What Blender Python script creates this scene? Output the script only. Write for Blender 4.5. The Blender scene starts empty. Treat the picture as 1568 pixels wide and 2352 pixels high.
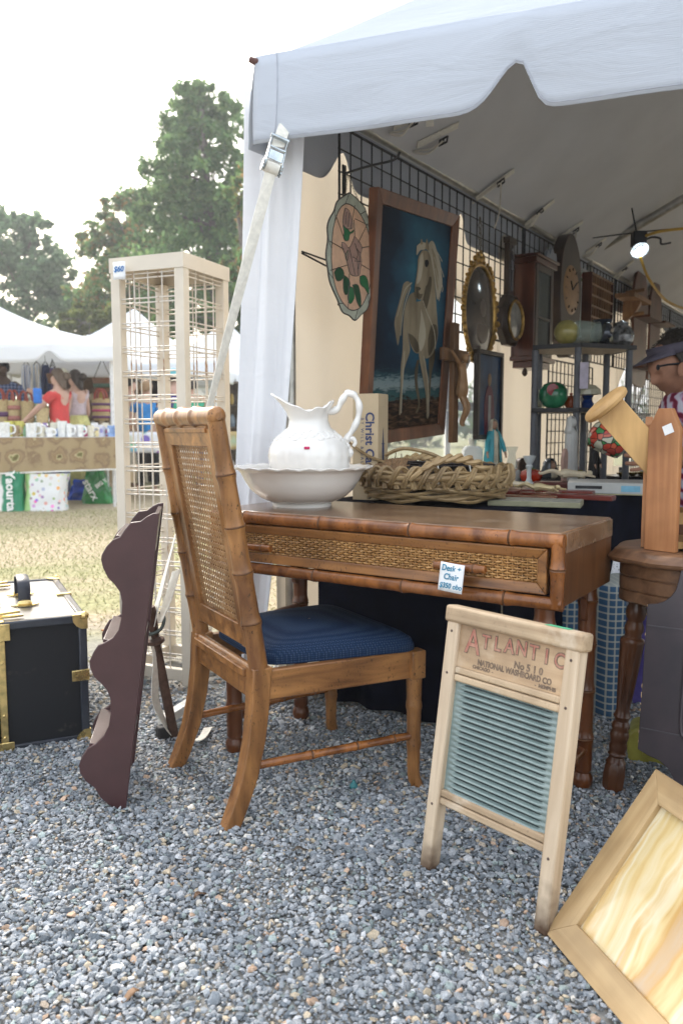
import bpy, math, random
import numpy as np
from mathutils import Vector as V, Matrix as M, noise as NZ
R = random.Random(7)
NP = np.random.default_rng(11)
S = bpy.context.scene
C = S.collection
rad = math.radians

# ------------------------------------------------------------------ camera
FPX = 1870.0; CX = 784.0; CY = 1176.0; HOR = 985.0; CAMH = 1.0
PITCH = math.atan((CY - HOR) / FPX)
cam = bpy.data.cameras.new('camera'); camo = bpy.data.objects.new('camera', cam); C.objects.link(camo)
cam.sensor_fit = 'HORIZONTAL'; cam.sensor_width = 24.0; cam.lens = 24.0 * FPX / 1568.0
cam.clip_start = 0.05; cam.clip_end = 2000
camo.location = (0, 0, CAMH); camo.rotation_euler = (math.pi / 2 - PITCH, 0, 0)
cam.dof.use_dof = True; cam.dof.focus_distance = 2.15; cam.dof.aperture_fstop = 4.5
S.camera = camo

# ------------------------------------------------------------------ sky, sun, exposure
SUN_EL, SUN_AZ = 35.0, -30.0          # azimuth in degrees from +Y towards +X (negative = left)
w = bpy.data.worlds.new('World'); S.world = w; w.use_nodes = True
nt = w.node_tree; nt.nodes.clear()
out = nt.nodes.new('ShaderNodeOutputWorld'); bg = nt.nodes.new('ShaderNodeBackground')
sky = nt.nodes.new('ShaderNodeTexSky'); sky.sky_type = 'NISHITA'; sky.sun_disc = False
sky.sun_elevation = rad(SUN_EL); sky.sun_rotation = rad(SUN_AZ); sky.air_density = 1.6; sky.dust_density = 4.0
mx = nt.nodes.new('ShaderNodeMix'); mx.data_type = 'RGBA'; mx.inputs[0].default_value = 0.42
mx.inputs[7].default_value = (11.6, 11.9, 12.4, 1)          # thin bright overcast
nt.links.new(sky.outputs[0], mx.inputs[6]); nt.links.new(mx.outputs[2], bg.inputs[0])
bg.inputs[1].default_value = 0.12
nt.links.new(bg.outputs[0], out.inputs[0])
sl = bpy.data.lights.new('sun', 'SUN'); sl.energy = 2.0; sl.angle = rad(11); sl.color = (1, .95, .87)
so = bpy.data.objects.new('sun', sl); C.objects.link(so)
_a, _e = rad(SUN_AZ), rad(SUN_EL)
so.rotation_euler = V((math.sin(_a) * math.cos(_e), math.cos(_a) * math.cos(_e), math.sin(_e))).to_track_quat('Z', 'Y').to_euler()
S.view_settings.view_transform = 'Standard'; S.view_settings.look = 'None'
S.view_settings.exposure = 1.26; S.view_settings.gamma = 1.0; S.view_settings.use_curve_mapping = False
S.cycles.max_bounces = 6; S.cycles.diffuse_bounces = 3; S.cycles.glossy_bounces = 2; S.cycles.transmission_bounces = 4; S.cycles.transparent_max_bounces = 10

# ------------------------------------------------------------------ pixel helpers (1568 x 2352 picture units)
_c, _s = math.cos(PITCH), math.sin(PITCH)
def ray(px, py):
    cx = (px - CX) / FPX; cy = (CY - py) / FPX
    y = _c + cy * _s
    return V((cx / y, 1.0, (-_s + cy * _c) / y))
CAM = V((0, 0, CAMH))
def dp(px, py, d): return CAM + ray(px, py) * d
def gp(px, py, z=0.0):
    r = ray(px, py); return CAM + r * ((z - CAMH) / r.z)
def pl(px, py, P, n):
    r = ray(px, py); return CAM + r * ((P - CAM).dot(n) / r.dot(n))
def sstep(a, b, x):
    t = min(1, max(0, (x - a) / (b - a))); return t * t * (3 - 2 * t)
def gz(x, y): return 0.1 * sstep(4.0, 9.0, y)

# ------------------------------------------------------------------ mesh builder
class MB:
    def __init__(s, m=None): s.v = []; s.f = []; s.m = m or M.Identity(4); s.mi = []; s.k = 0
    def add(s, vs, fs):
        o = len(s.v); s.v += [tuple(s.m @ V(p)) for p in vs]
        s.f += [tuple(i + o for i in f) for f in fs]; s.mi += [s.k] * len(fs); return s
    def box(s, x0, x1, y0, y1, z0, z1):
        return s.add([(x0,y0,z0),(x1,y0,z0),(x1,y1,z0),(x0,y1,z0),(x0,y0,z1),(x1,y0,z1),(x1,y1,z1),(x0,y1,z1)],
                     [(3,2,1,0),(4,5,6,7),(0,1,5,4),(1,2,6,5),(2,3,7,6),(3,0,4,7)])
    def bar(s, p, q, w, h, up=(0,0,1)):
        p, q = V(p), V(q); d = (q - p).normalized(); u = V(up); a = d.cross(u)
        if a.length < 1e-4: a = d.cross(V((1,0,0)))
        a.normalize(); b = a.cross(d); a *= w/2; b *= h/2
        return s.add([p-a-b,p+a-b,p+a+b,p-a+b,q-a-b,q+a-b,q+a+b,q-a+b],
                     [(3,2,1,0),(4,5,6,7),(0,1,5,4),(1,2,6,5),(2,3,7,6),(3,0,4,7)])
    def tube(s, pts, r, n=8, closed=False, fl=1.0, up=None):
        pts = [V(p) for p in pts]; k = len(pts)
        rs = r if isinstance(r, (list, tuple)) else [r] * k
        vs = []; fs = []; prev = None
        for i, p in enumerate(pts):
            if closed: t = pts[(i+1) % k] - pts[i-1]
            else: t = pts[min(i+1, k-1)] - pts[max(i-1, 0)]
            if t.length < 1e-9: t = V((0,0,1))
            t.normalize()
            if prev is None:
                a = t.cross(V(up) if up else V((0,0,1)) if abs(t.z) < .9 else V((1,0,0))); a.normalize()
            else:
                a = prev - t * prev.dot(t)
                if a.length < 1e-6: a = t.orthogonal()
                a.normalize()
            prev = a; b = t.cross(a)
            for j in range(n):
                th = 2 * math.pi * j / n
                vs.append(p + a * (rs[i] * math.cos(th)) + b * (rs[i] * fl * math.sin(th)))
        m = k if closed else k - 1
        for i in range(m):
            for j in range(n):
                i2 = (i+1) % k
                fs.append((i*n+j, i*n+(j+1) % n, i2*n+(j+1) % n, i2*n+j))
        if not closed:
            fs.append(tuple(range(n))[::-1]); fs.append(tuple((k-1)*n + j for j in range(n)))
        return s.add(vs, fs)
    def lathe(s, prof, n=24, fun=None, a0=0, a1=None, cap=True):
        full = a1 is None; m = n if full else n + 1
        vs = []; fs = []
        for i, (r, z) in enumerate(prof):
            for j in range(m):
                th = a0 + (2*math.pi if full else a1 - a0) * j / n
                if fun: vs.append(fun(r, z, th, i))
                else: vs.append((r*math.cos(th), r*math.sin(th), z))
        for i in range(len(prof)-1):
            for j in range(n):
                j2 = (j+1) % m
                fs.append((i*m+j, i*m+j2, (i+1)*m+j2, (i+1)*m+j))
        if cap and full:
            if prof[0][0] > 1e-5: fs.append(tuple(range(m))[::-1])
            if prof[-1][0] > 1e-5: fs.append(tuple((len(prof)-1)*m + j for j in range(m)))
        return s.add(vs, fs)
    def prism(s, poly, t0, t1, ax='y'):
        # polygon in the plane normal to ax (x: (y,z)  y: (x,z)  z: (x,y)), from t0 to t1
        f = {'x': lambda a, b, t: (t, a, b), 'y': lambda a, b, t: (a, t, b), 'z': lambda a, b, t: (a, b, t)}[ax]
        n = len(poly)
        return s.add([f(a, b, t0) for a, b in poly] + [f(a, b, t1) for a, b in poly],
                     [tuple(range(n))[::-1], tuple(range(n, 2*n))] + [(i, (i+1) % n, n+(i+1) % n, n+i) for i in range(n)])
    def ell(s, c, r, n=14, m=9):
        c = V(c); r = (r,)*3 if not hasattr(r, '__len__') else r
        pr = [(math.sin(math.pi*i/m), -math.cos(math.pi*i/m)) for i in range(m+1)]
        return s.lathe(pr, n, lambda q, z, th, i: (c.x + r[0]*q*math.cos(th), c.y + r[1]*q*math.sin(th), c.z + r[2]*z), cap=False)
    def grid(s, nu, nv, fun):
        return s.add([fun(i/nu, j/nv) for j in range(nv+1) for i in range(nu+1)],
                     [(j*(nu+1)+i, j*(nu+1)+i+1, (j+1)*(nu+1)+i+1, (j+1)*(nu+1)+i) for j in range(nv) for i in range(nu)])
    def mesh(s, name, mats, smooth=True, ang=38):
        me = bpy.data.meshes.new(name); me.from_pydata(s.v, [], s.f)
        for m in (mats if isinstance(mats, (list, tuple)) else [mats]): me.materials.append(m)
        if max(s.mi, default=0): me.polygons.foreach_set('material_index', s.mi)
        if smooth:
            me.polygons.foreach_set('use_smooth', [True]*len(me.polygons)); me.update()
            me.set_sharp_from_angle(angle=rad(ang))
        me.update(); return me
    def build(s, name, mats, parent=None, smooth=True, bevel=0, solid=0, ang=38, sub=0, kind=None, label=None, seg=2):
        o = bpy.data.objects.new(name, s.mesh(name, mats, smooth, ang)); C.objects.link(o)
        if parent: o.parent = parent
        if solid:
            q = o.modifiers.new('thick', 'SOLIDIFY'); q.thickness = solid; q.offset = 0
        if bevel:
            q = o.modifiers.new('bevel', 'BEVEL'); q.width = bevel; q.segments = seg; q.limit_method = 'ANGLE'; q.angle_limit = rad(40)
        if sub:
            q = o.modifiers.new('sub', 'SUBSURF'); q.levels = sub; q.render_levels = sub
        if kind: o['kind'] = kind
        if label: o['label'] = label
        return o
def tag(o, label, cat, group=None):
    o['label'] = label; o['category'] = cat
    if group: o['group'] = group
    return o
def thing(name, label, cat, loc=(0,0,0), rz=0, group=None, rot=None):
    o = bpy.data.objects.new(name, None); C.objects.link(o); o.empty_display_size = .05
    o.location = loc; o.rotation_euler = rot or (0, 0, rz)
    return tag(o, label, cat, group)
def copy_obj(o, parent=None):
    c = o.copy(); C.objects.link(c)
    if parent: c.parent = parent
    return c
def copy_tree(o, parent=None):
    c = copy_obj(o, parent)
    for ch in list(o.children): copy_tree(ch, c)
    return c
def struct(o): o['kind'] = 'structure'; return o
def TX(loc=(0,0,0), rz=0, rx=0, ry=0):
    return M.Translation(V(loc)) @ M.Rotation(rz, 4, 'Z') @ M.Rotation(ry, 4, 'Y') @ M.Rotation(rx, 4, 'X')
def frame(o, x, z=None, y=None):
    # matrix from origin and axes
    x = V(x).normalized()
    if y is None: y = V(z).cross(x).normalized(); z = x.cross(y)
    else: y = V(y).normalized(); z = x.cross(y).normalized(); y = z.cross(x)
    m = M.Identity(4)
    for i in range(3): m[i][0] = x[i]; m[i][1] = y[i]; m[i][2] = z[i]; m[i][3] = o[i]
    return m
def text(name, s, size, mat, parent, mat4, align='CENTER', shear=0, sx=1, ext=.0004, sp=1.0, bold=0):
    cu = bpy.data.curves.new(name, 'FONT'); cu.body = s; cu.size = size; cu.align_x = align; cu.align_y = 'CENTER'
    cu.shear = shear; cu.extrude = ext; cu.space_character = sp; cu.resolution_u = 3; cu.offset = bold
    t = bpy.data.objects.new(name, cu); C.objects.link(t)
    bpy.context.view_layer.update()
    me = bpy.data.meshes.new_from_object(t.evaluated_get(bpy.context.evaluated_depsgraph_get()))
    C.objects.unlink(t); bpy.data.objects.remove(t)
    o = bpy.data.objects.new(name, me); me.materials.clear(); me.materials.append(mat); C.objects.link(o)
    o.parent = parent; o.matrix_local = mat4 @ M.Diagonal((sx, 1, 1, 1)); return o
def spline(pts, n=6):
    pts = [V(p) for p in pts]; o = []
    for i in range(len(pts)-1):
        p0 = pts[max(i-1, 0)]; p1 = pts[i]; p2 = pts[i+1]; p3 = pts[min(i+2, len(pts)-1)]
        for k in range(n):
            t = k/n
            o.append(.5*((2*p1) + (p2-p0)*t + (2*p0-5*p1+4*p2-p3)*t*t + (3*p1-p0-3*p2+p3)*t**3))
    o.append(pts[-1]); return o
def spl2(pts, n=6): return [(p.x, p.y) for p in spline([(a, b, 0) for a, b in pts], n)]

# ------------------------------------------------------------------ materials
def _nodes(name):
    m = bpy.data.materials.new(name); m.use_nodes = True; n = m.node_tree; n.nodes.clear()
    o = n.nodes.new('ShaderNodeOutputMaterial'); return m, n, o
def _noise(n, sc, st=None, det=4, dist=0, coord='Object', rough=.55):
    t = n.nodes.new('ShaderNodeTexCoord'); x = n.nodes.new('ShaderNodeTexNoise')
    x.inputs['Scale'].default_value = sc; x.inputs['Detail'].default_value = det; x.inputs['Distortion'].default_value = dist
    x.inputs['Roughness'].default_value = rough
    if st:
        mp = n.nodes.new('ShaderNodeMapping'); mp.inputs['Scale'].default_value = st
        n.links.new(t.outputs[coord], mp.inputs[0]); n.links.new(mp.outputs[0], x.inputs[0])
    else: n.links.new(t.outputs[coord], x.inputs[0])
    return x
def _ramp(n, src, stops):
    r = n.nodes.new('ShaderNodeValToRGB'); e = r.color_ramp.elements
    while len(e) < len(stops): e.new(.5)
    for q, (p, c) in zip(e, stops): q.position = p; q.color = (*c, 1) if len(c) == 3 else c
    n.links.new(src, r.inputs[0]); return r
def _mix(n, f, a, b, mode='MIX'):
    x = n.nodes.new('ShaderNodeMix'); x.data_type = 'RGBA'; x.blend_type = mode
    for sk, val in ((x.inputs[0], f), (x.inputs[6], a), (x.inputs[7], b)):
        if hasattr(val, 'links') or isinstance(val, bpy.types.NodeSocket): n.links.new(val, sk)
        else: sk.default_value = val if isinstance(val, (int, float)) else (*val, 1)
    return x.outputs[2]
def _bump(n, h, st, dist=.002):
    b = n.nodes.new('ShaderNodeBump'); b.inputs['Strength'].default_value = st; b.inputs['Distance'].default_value = dist
    n.links.new(h, b.inputs['Height']); return b.outputs[0]
def _bsdf(n, o, rough=.5, metal=0, spec=.5, coat=0, trans=0, ior=1.45):
    b = n.nodes.new('ShaderNodeBsdfPrincipled'); b.inputs['Roughness'].default_value = rough; b.inputs['Metallic'].default_value = metal
    b.inputs['Specular IOR Level'].default_value = spec; b.inputs['Coat Weight'].default_value = coat; b.inputs['Coat Roughness'].default_value = max(.03, rough*.75)
    b.inputs['Transmission Weight'].default_value = trans; b.inputs['IOR'].default_value = ior
    n.links.new(b.outputs[0], o.inputs[0]); return b
_pm = {}
def pm(name, c, rough=.5, metal=0, var=.14, sc=30, bump=0, bs=120, spec=.5, coat=0, trans=0, c2=None, st=None, det=4, ior=1.45, rv=.12):
    if name in _pm: return _pm[name]
    m, n, o = _nodes(name); b = _bsdf(n, o, rough, metal, spec, coat, trans, ior)
    x = _noise(n, sc, st, det)
    hi = c2 or tuple(min(1, q*(1+var)) for q in c); lo = c if c2 else tuple(q*(1-var) for q in c)
    r = _ramp(n, x.outputs[0], [(.32, lo), (.68, hi)]); n.links.new(r.outputs[0], b.inputs['Base Color'])
    if rv:
        y = _noise(n, sc*.6, None, 3); mr = n.nodes.new('ShaderNodeMapRange')
        mr.inputs[3].default_value = max(.02, rough-rv); mr.inputs[4].default_value = min(1, rough+rv)
        n.links.new(y.outputs[0], mr.inputs[0]); n.links.new(mr.outputs[0], b.inputs['Roughness'])
    if bump:
        z = _noise(n, bs, st, 3); n.links.new(_bump(n, z.outputs[0], bump), b.inputs['Normal'])
    _pm[name] = m; return m
def wood(name, lo, hi, st=(1,1,.06), sc=45, rough=.42, speck=0, coat=0, bump=.15, knots=0, wear=None, spec=.5):
    if name in _pm: return _pm[name]
    m, n, o = _nodes(name); b = _bsdf(n, o, rough, 0, spec, coat)
    x = _noise(n, sc, st, 6, .6); big = _noise(n, 5, None, 3)
    mid = tuple((a+c)/2 for a, c in zip(lo, hi))
    col = _ramp(n, x.outputs[0], [(.3, lo), (.52, mid), (.72, hi)]).outputs[0]
    sh = _ramp(n, big.outputs[0], [(.3, (.58,.55,.52)), (.7, (1.15,1.14,1.1))]).outputs[0]
    col = _mix(n, 1.0, col, sh, 'MULTIPLY')
    if speck:
        s1 = _noise(n, 190, (1,1,.5), 2); f = _ramp(n, s1.outputs[0], [(.33, (1,1,1)), (.39, (0,0,0))]).outputs[0]
        s2 = _noise(n, 14, None, 3); f2 = _ramp(n, s2.outputs[0], [(.40, (0,0,0)), (.62, (1,1,1))]).outputs[0]
        ff = _mix(n, 1.0, f, f2, 'MULTIPLY')
        mm = n.nodes.new('ShaderNodeMath'); mm.operation = 'MULTIPLY'; mm.inputs[1].default_value = speck
        n.links.new(ff, mm.inputs[0]); col = _mix(n, mm.outputs[0], col, tuple(q*.16 for q in lo))
    if knots:
        vo = n.nodes.new('ShaderNodeTexVoronoi'); vo.inputs['Scale'].default_value = knots
        t = n.nodes.new('ShaderNodeTexCoord'); mp = n.nodes.new('ShaderNodeMapping'); mp.inputs['Scale'].default_value = tuple(1 if q > .5 else .55 for q in st)
        n.links.new(t.outputs['Object'], mp.inputs[0]); n.links.new(mp.outputs[0], vo.inputs[0])
        f = _ramp(n, vo.outputs['Distance'], [(.045, (1,1,1)), (.12, (0,0,0))]).outputs[0]
        col = _mix(n, f, col, tuple(q*.35 for q in lo))
    if wear:
        wn = _noise(n, 9, None, 5); f = _ramp(n, wn.outputs[0], [(.56, (0,0,0)), (.68, (1,1,1))]).outputs[0]
        col = _mix(n, f, col, wear)
    n.links.new(col, b.inputs['Base Color'])
    n.links.new(_bump(n, x.outputs[0], bump, .001), b.inputs['Normal'])
    _pm[name] = m; return m
def cloth(name, c, tr=.35, var=.06, rib=0, tc=None, sc=3):
    if name in _pm: return _pm[name]
    m, n, o = _nodes(name); d = n.nodes.new('ShaderNodeBsdfDiffuse'); t = n.nodes.new('ShaderNodeBsdfTranslucent')
    x = _noise(n, sc, None, 4); r = _ramp(n, x.outputs[0], [(.3, tuple(q*(1-var) for q in c)), (.7, c)])
    n.links.new(r.outputs[0], d.inputs[0])
    if tc: t.inputs[0].default_value = (*tc, 1)
    else: n.links.new(r.outputs[0], t.inputs[0])
    h = _noise(n, 22, None, 5).outputs[0]
    bp = _bump(n, h, .25, .004)
    h2 = _noise(n, 4.5, (.5, .5, 1.6), 4, 1.2).outputs[0]; b3 = n.nodes.new('ShaderNodeBump'); b3.inputs['Strength'].default_value = .28; b3.inputs['Distance'].default_value = .03; n.links.new(h2, b3.inputs['Height']); n.links.new(bp, b3.inputs['Normal']); bp = b3.outputs[0]
    if rib:
        wv = n.nodes.new('ShaderNodeTexWave'); wv.bands_direction = 'Z'; wv.inputs['Scale'].default_value = rib; wv.inputs['Distortion'].default_value = .6
        tcn = n.nodes.new('ShaderNodeTexCoord'); n.links.new(tcn.outputs['Object'], wv.inputs[0])
        b2 = n.nodes.new('ShaderNodeBump'); b2.inputs['Strength'].default_value = .14; b2.inputs['Distance'].default_value = .0012
        n.links.new(wv.outputs[0], b2.inputs['Height']); n.links.new(bp, b2.inputs['Normal']); bp = b2.outputs[0]
    n.links.new(bp, d.inputs['Normal'])
    ms = n.nodes.new('ShaderNodeMixShader'); ms.inputs[0].default_value = tr
    n.links.new(d.outputs[0], ms.inputs[1]); n.links.new(t.outputs[0], ms.inputs[2]); n.links.new(ms.outputs[0], o.inputs[0])
    _pm[name] = m; return m
def attrmat(name, rough=.7, tr=0, bump=0, bs=200, spec=.3):
    m, n, o = _nodes(name); a = n.nodes.new('ShaderNodeAttribute'); a.attribute_name = 'Col'
    if tr:
        d = n.nodes.new('ShaderNodeBsdfDiffuse'); t = n.nodes.new('ShaderNodeBsdfTranslucent'); ms = n.nodes.new('ShaderNodeMixShader')
        ms.inputs[0].default_value = tr
        n.links.new(a.outputs[0], d.inputs[0]); n.links.new(a.outputs[0], t.inputs[0])
        n.links.new(d.outputs[0], ms.inputs[1]); n.links.new(t.outputs[0], ms.inputs[2]); n.links.new(ms.outputs[0], o.inputs[0])
    else:
        b = _bsdf(n, o, rough, 0, spec)
        x = _noise(n, bs, None, 3); col = _mix(n, 1.0, a.outputs[0], _ramp(n, x.outputs[0], [(.3, (.72,.72,.72)), (.7, (1.15,1.15,1.15))]).outputs[0], 'MULTIPLY')
        n.links.new(col, b.inputs['Base Color'])
        if bump: n.links.new(_bump(n, x.outputs[0], bump, .0015), b.inputs['Normal'])
    return m
def glass(name, c=(.9,.95,.92), tint=.35, rough=.03):
    if name in _pm: return _pm[name]
    m, n, o = _nodes(name); b = n.nodes.new('ShaderNodeBsdfPrincipled'); t = n.nodes.new('ShaderNodeBsdfTransparent'); ms = n.nodes.new('ShaderNodeMixShader')
    b.inputs['Base Color'].default_value = (*c, 1); b.inputs['Roughness'].default_value = rough; t.inputs[0].default_value = (*[min(1, q*.5+.5) for q in c], 1)
    x = _noise(n, 9, None, 4); mr = n.nodes.new('ShaderNodeMapRange'); mr.inputs[3].default_value = tint*.6; mr.inputs[4].default_value = min(1, tint*1.4)
    n.links.new(x.outputs[0], mr.inputs[0]); n.links.new(mr.outputs[0], ms.inputs[0])
    n.links.new(t.outputs[0], ms.inputs[1]); n.links.new(b.outputs[0], ms.inputs[2]); n.links.new(ms.outputs[0], o.inputs[0])
    _pm[name] = m; return m
def flat_mesh(name, v, f, cols, mat, smooth=False):
    # numpy mesh with a per-point colour
    me = bpy.data.meshes.new(name); k = f.shape[1]
    me.vertices.add(len(v)); me.vertices.foreach_set('co', v.astype(np.float32).ravel())
    me.loops.add(f.size); me.loops.foreach_set('vertex_index', f.astype(np.int32).ravel())
    me.polygons.add(len(f)); me.polygons.foreach_set('loop_start', np.arange(0, f.size, k, dtype=np.int32))
    me.update(calc_edges=True)
    a = me.color_attributes.new('Col', 'FLOAT_COLOR', 'POINT')
    a.data.foreach_set('color', np.c_[cols, np.ones(len(cols))].astype(np.float32).ravel())
    me.materials.append(mat)
    me.polygons.foreach_set('use_smooth', [smooth]*len(f)); me.update()
    o = bpy.data.objects.new(name, me); C.objects.link(o); return o

# ================================================================== ground
def ground_material():
    m, n, o = _nodes('ground_soil'); b = _bsdf(n, o, .9, 0, .2)
    t = n.nodes.new('ShaderNodeTexCoord'); sp = n.nodes.new('ShaderNodeSeparateXYZ'); n.links.new(t.outputs['Object'], sp.inputs[0])
    n1 = _noise(n, 1.1, None, 6); n2 = _noise(n, 26, None, 5); n3 = _noise(n, .5, (1, 2.2, 1), 5, .4)
    soil = _ramp(n, n2.outputs[0], [(.3, (.17,.165,.155)), (.7, (.31,.30,.28))]).outputs[0]
    straw = _ramp(n, n2.outputs[0], [(.28, (.25,.20,.125)), (.72, (.50,.42,.29))]).outputs[0]
    green = _ramp(n, n2.outputs[0], [(.28, (.19,.19,.09)), (.72, (.40,.38,.20))]).outputs[0]
    gf = _ramp(n, n3.outputs[0], [(.44, (0,0,0)), (.60, (1,1,1))]).outputs[0]
    # greener strip a few metres out
    strip = n.nodes.new('ShaderNodeMapRange'); strip.inputs[1].default_value = 9.5; strip.inputs[2].default_value = 6.0; n.links.new(sp.outputs[1], strip.inputs[0])
    gf2 = n.nodes.new('ShaderNodeMath'); gf2.operation = 'MULTIPLY'; n.links.new(gf, gf2.inputs[0]); n.links.new(strip.outputs[0], gf2.inputs[1])
    far = n.nodes.new('ShaderNodeMapRange'); far.inputs[1].default_value = 11; far.inputs[2].default_value = 14; n.links.new(sp.outputs[1], far.inputs[0])
    gf3 = n.nodes.new('ShaderNodeMath'); gf3.operation = 'MAXIMUM'; n.links.new(gf2.outputs[0], gf3.inputs[0]); n.links.new(far.outputs[0], gf3.inputs[1])
    turf = _mix(n, gf3.outputs[0], straw, green)
    ed = n.nodes.new('ShaderNodeMath'); ed.operation = 'MULTIPLY_ADD'; ed.inputs[1].default_value = 1.6; n.links.new(n1.outputs[0], ed.inputs[0]); n.links.new(sp.outputs[1], ed.inputs[2])
    e2 = n.nodes.new('ShaderNodeMapRange'); e2.inputs[1].default_value = 4.2; e2.inputs[2].default_value = 5.0; n.links.new(ed.outputs[0], e2.inputs[0])
    n.links.new(_mix(n, e2.outputs[0], soil, turf), b.inputs['Base Color'])
    n.links.new(_bump(n, n2.outputs[0], .6, .02), b.inputs['Normal']); return m
ys = [-40, -8, -1] + [0.5*i for i in range(0, 24)] + [13, 16, 22, 32, 60, 140, 320]
xs = [-320, -140, -60, -30, -16] + [1.0*i for i in range(-12, 13)] + [16, 30, 60, 140, 320]
g = MB(); g.add([(x, y, gz(x, y)) for y in ys for x in xs],
                [(j*len(xs)+i, j*len(xs)+i+1, (j+1)*len(xs)+i+1, (j+1)*len(xs)+i) for j in range(len(ys)-1) for i in range(len(xs)-1)])
struct(g.build('ground', ground_material()))

# ------------------------------------------------------------------ crushed stone
def ico():
    t = (1+5**.5)/2
    v = np.array([(-1,t,0),(1,t,0),(-1,-t,0),(1,-t,0),(0,-1,t),(0,1,t),(0,-1,-t),(0,1,-t),(t,0,-1),(t,0,1),(-t,0,-1),(-t,0,1)], float)
    f = np.array([(0,11,5),(0,5,1),(0,1,7),(0,7,10),(0,10,11),(1,5,9),(5,11,4),(11,10,2),(10,7,6),(7,1,8),(3,9,4),(3,4,2),(3,2,6),(3,6,8),(3,8,9),(4,9,5),(2,4,11),(6,2,10),(8,6,7),(9,8,1)])
    return v/np.linalg.norm(v[0]), f
def stones(name, pts, size, label, cat, drop=.25):
    v0, f0 = ico(); n = len(pts)
    shapes = []
    for k in range(24):
        s = v0.copy()
        for q in range(3):                       # chop by random planes for crushed faces
            d = NP.normal(size=3); d /= np.linalg.norm(d); c = NP.uniform(.35, .75)
            h = s@d; s = s - np.outer(np.maximum(h-c, 0), d)
        shapes.append(s*NP.uniform(.85, 1.1, (12, 1)))
    shapes = np.array(shapes)
    sh = shapes[NP.integers(0, 24, n)]
    sc = size[:, None]*np.c_[NP.uniform(.75, 1.35, n), NP.uniform(.65, 1.05, n), NP.uniform(.36, .72, n)]
    P = sh*sc[:, None, :]
    a = NP.uniform(0, 2*np.pi, n); tx = NP.normal(0, .35, n); ty = NP.normal(0, .35, n)
    ca, sa = np.cos(a), np.sin(a)
    X = P[:, :, 0]*ca[:, None]-P[:, :, 1]*sa[:, None]; Y = P[:, :, 0]*sa[:, None]+P[:, :, 1]*ca[:, None]; Z = P[:, :, 2]
    Y2 = Y*np.cos(tx)[:, None]-Z*np.sin(tx)[:, None]; Z2 = Y*np.sin(tx)[:, None]+Z*np.cos(tx)[:, None]
    X3 = X*np.cos(ty)[:, None]+Z2*np.sin(ty)[:, None]; Z3 = -X*np.sin(ty)[:, None]+Z2*np.cos(ty)[:, None]
    W = np.stack([X3, Y2, Z3], 2)+pts[:, None, :]
    F = (f0[None]+np.arange(n)[:, None, None]*12).reshape(-1, 3)
    pal = np.array([(.180,.198,.218), (.232,.248,.265), (.295,.308,.325), (.355,.362,.374), (.115,.130,.146), (.36,.30,.22), (.40,.28,.20), (.50,.47,.42), (.23,.27,.265), (.30,.25,.20)])
    pw = np.array([.21,.23,.18,.09,.12,.045,.02,.03,.06,.02]); pw /= pw.sum()
    col = pal[NP.choice(len(pal), n, p=pw)]*1.3*NP.uniform(.72, 1.25, (n, 1))
    o = flat_mesh(name, W.reshape(-1, 3), F, np.repeat(col, 12, 0), attrmat(name, .72, 0, .5, 260, .35))
    o['kind'] = 'stuff'; return tag(o, label, cat)
def scatter(x0f, x1f, y0, y1, sp):
    out = []; y = y0
    while y < y1:
        x0, x1 = x0f(y), x1f(y); k = int((x1-x0)/sp)
        xs_ = x0+(np.arange(k)+NP.uniform(0, 1, k))*sp
        out.append(np.c_[xs_, y+NP.uniform(0, sp, k)]); y += sp
    return np.concatenate(out)
def nz(p, s): return np.array([NZ.noise(V((q[0]*s, q[1]*s, 3.1))) for q in p])
near = scatter(lambda y: -.47*y-.18, lambda y: .47*y+.18, 1.18, 2.75, .0098)
bare = nz(near, 6.0)+.5*nz(near, 17.0)
near = near[(bare > -.62) | (NP.uniform(0, 1, len(near)) < .45)]
far = scatter(lambda y: -.46*y-.15, lambda y: .46*y+.15, 2.75, 4.6, .0165)
nn = nz(far, 2.0)*.9+nz(far, 9.0)*.5
edge = np.clip((3.55-far[:, 1])/.7, 0, 1)
edge = np.maximum(edge, np.where(far[:, 0] > -.5+.55*(far[:, 1]-2.7), .75, 0))
keep = (NP.uniform(0, 1, len(far)) < edge*.95) & (nn > -.55)
far = far[keep]
big = scatter(lambda y: -.47*y-.1, lambda y: .47*y+.1, 1.2, 3.2, .095)
def zz(p, s, lift): return np.c_[p, lift+s*.25+.010*np.clip(nz(p, 2.6)+.25, 0, 1)]
s1 = NP.uniform(.0046, .0094, len(near))*(1+.30*nz(near, 3.5))*np.where(NP.uniform(0, 1, len(near)) < .07, 1.5, 1)
s2 = NP.uniform(.006, .0115, len(far)); s3 = NP.uniform(.010, .0155, len(big))
fine = scatter(lambda y: -.47*y-.1, lambda y: .47*y+.1, 1.2, 2.6, .0128); s4 = NP.uniform(.0018, .0036, len(fine))
stones('crushed_gravel', np.concatenate([zz(near, s1, NP.uniform(.0, .006, len(near))), zz(far, s2, NP.uniform(0, .005, len(far))), zz(big, s3, .004), zz(fine, s4, NP.uniform(.002, .009, len(fine)))]),
       np.concatenate([s1, s2, s3, s4]), 'loose blue grey crushed stone covering the ground round the chair', 'gravel')

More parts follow.
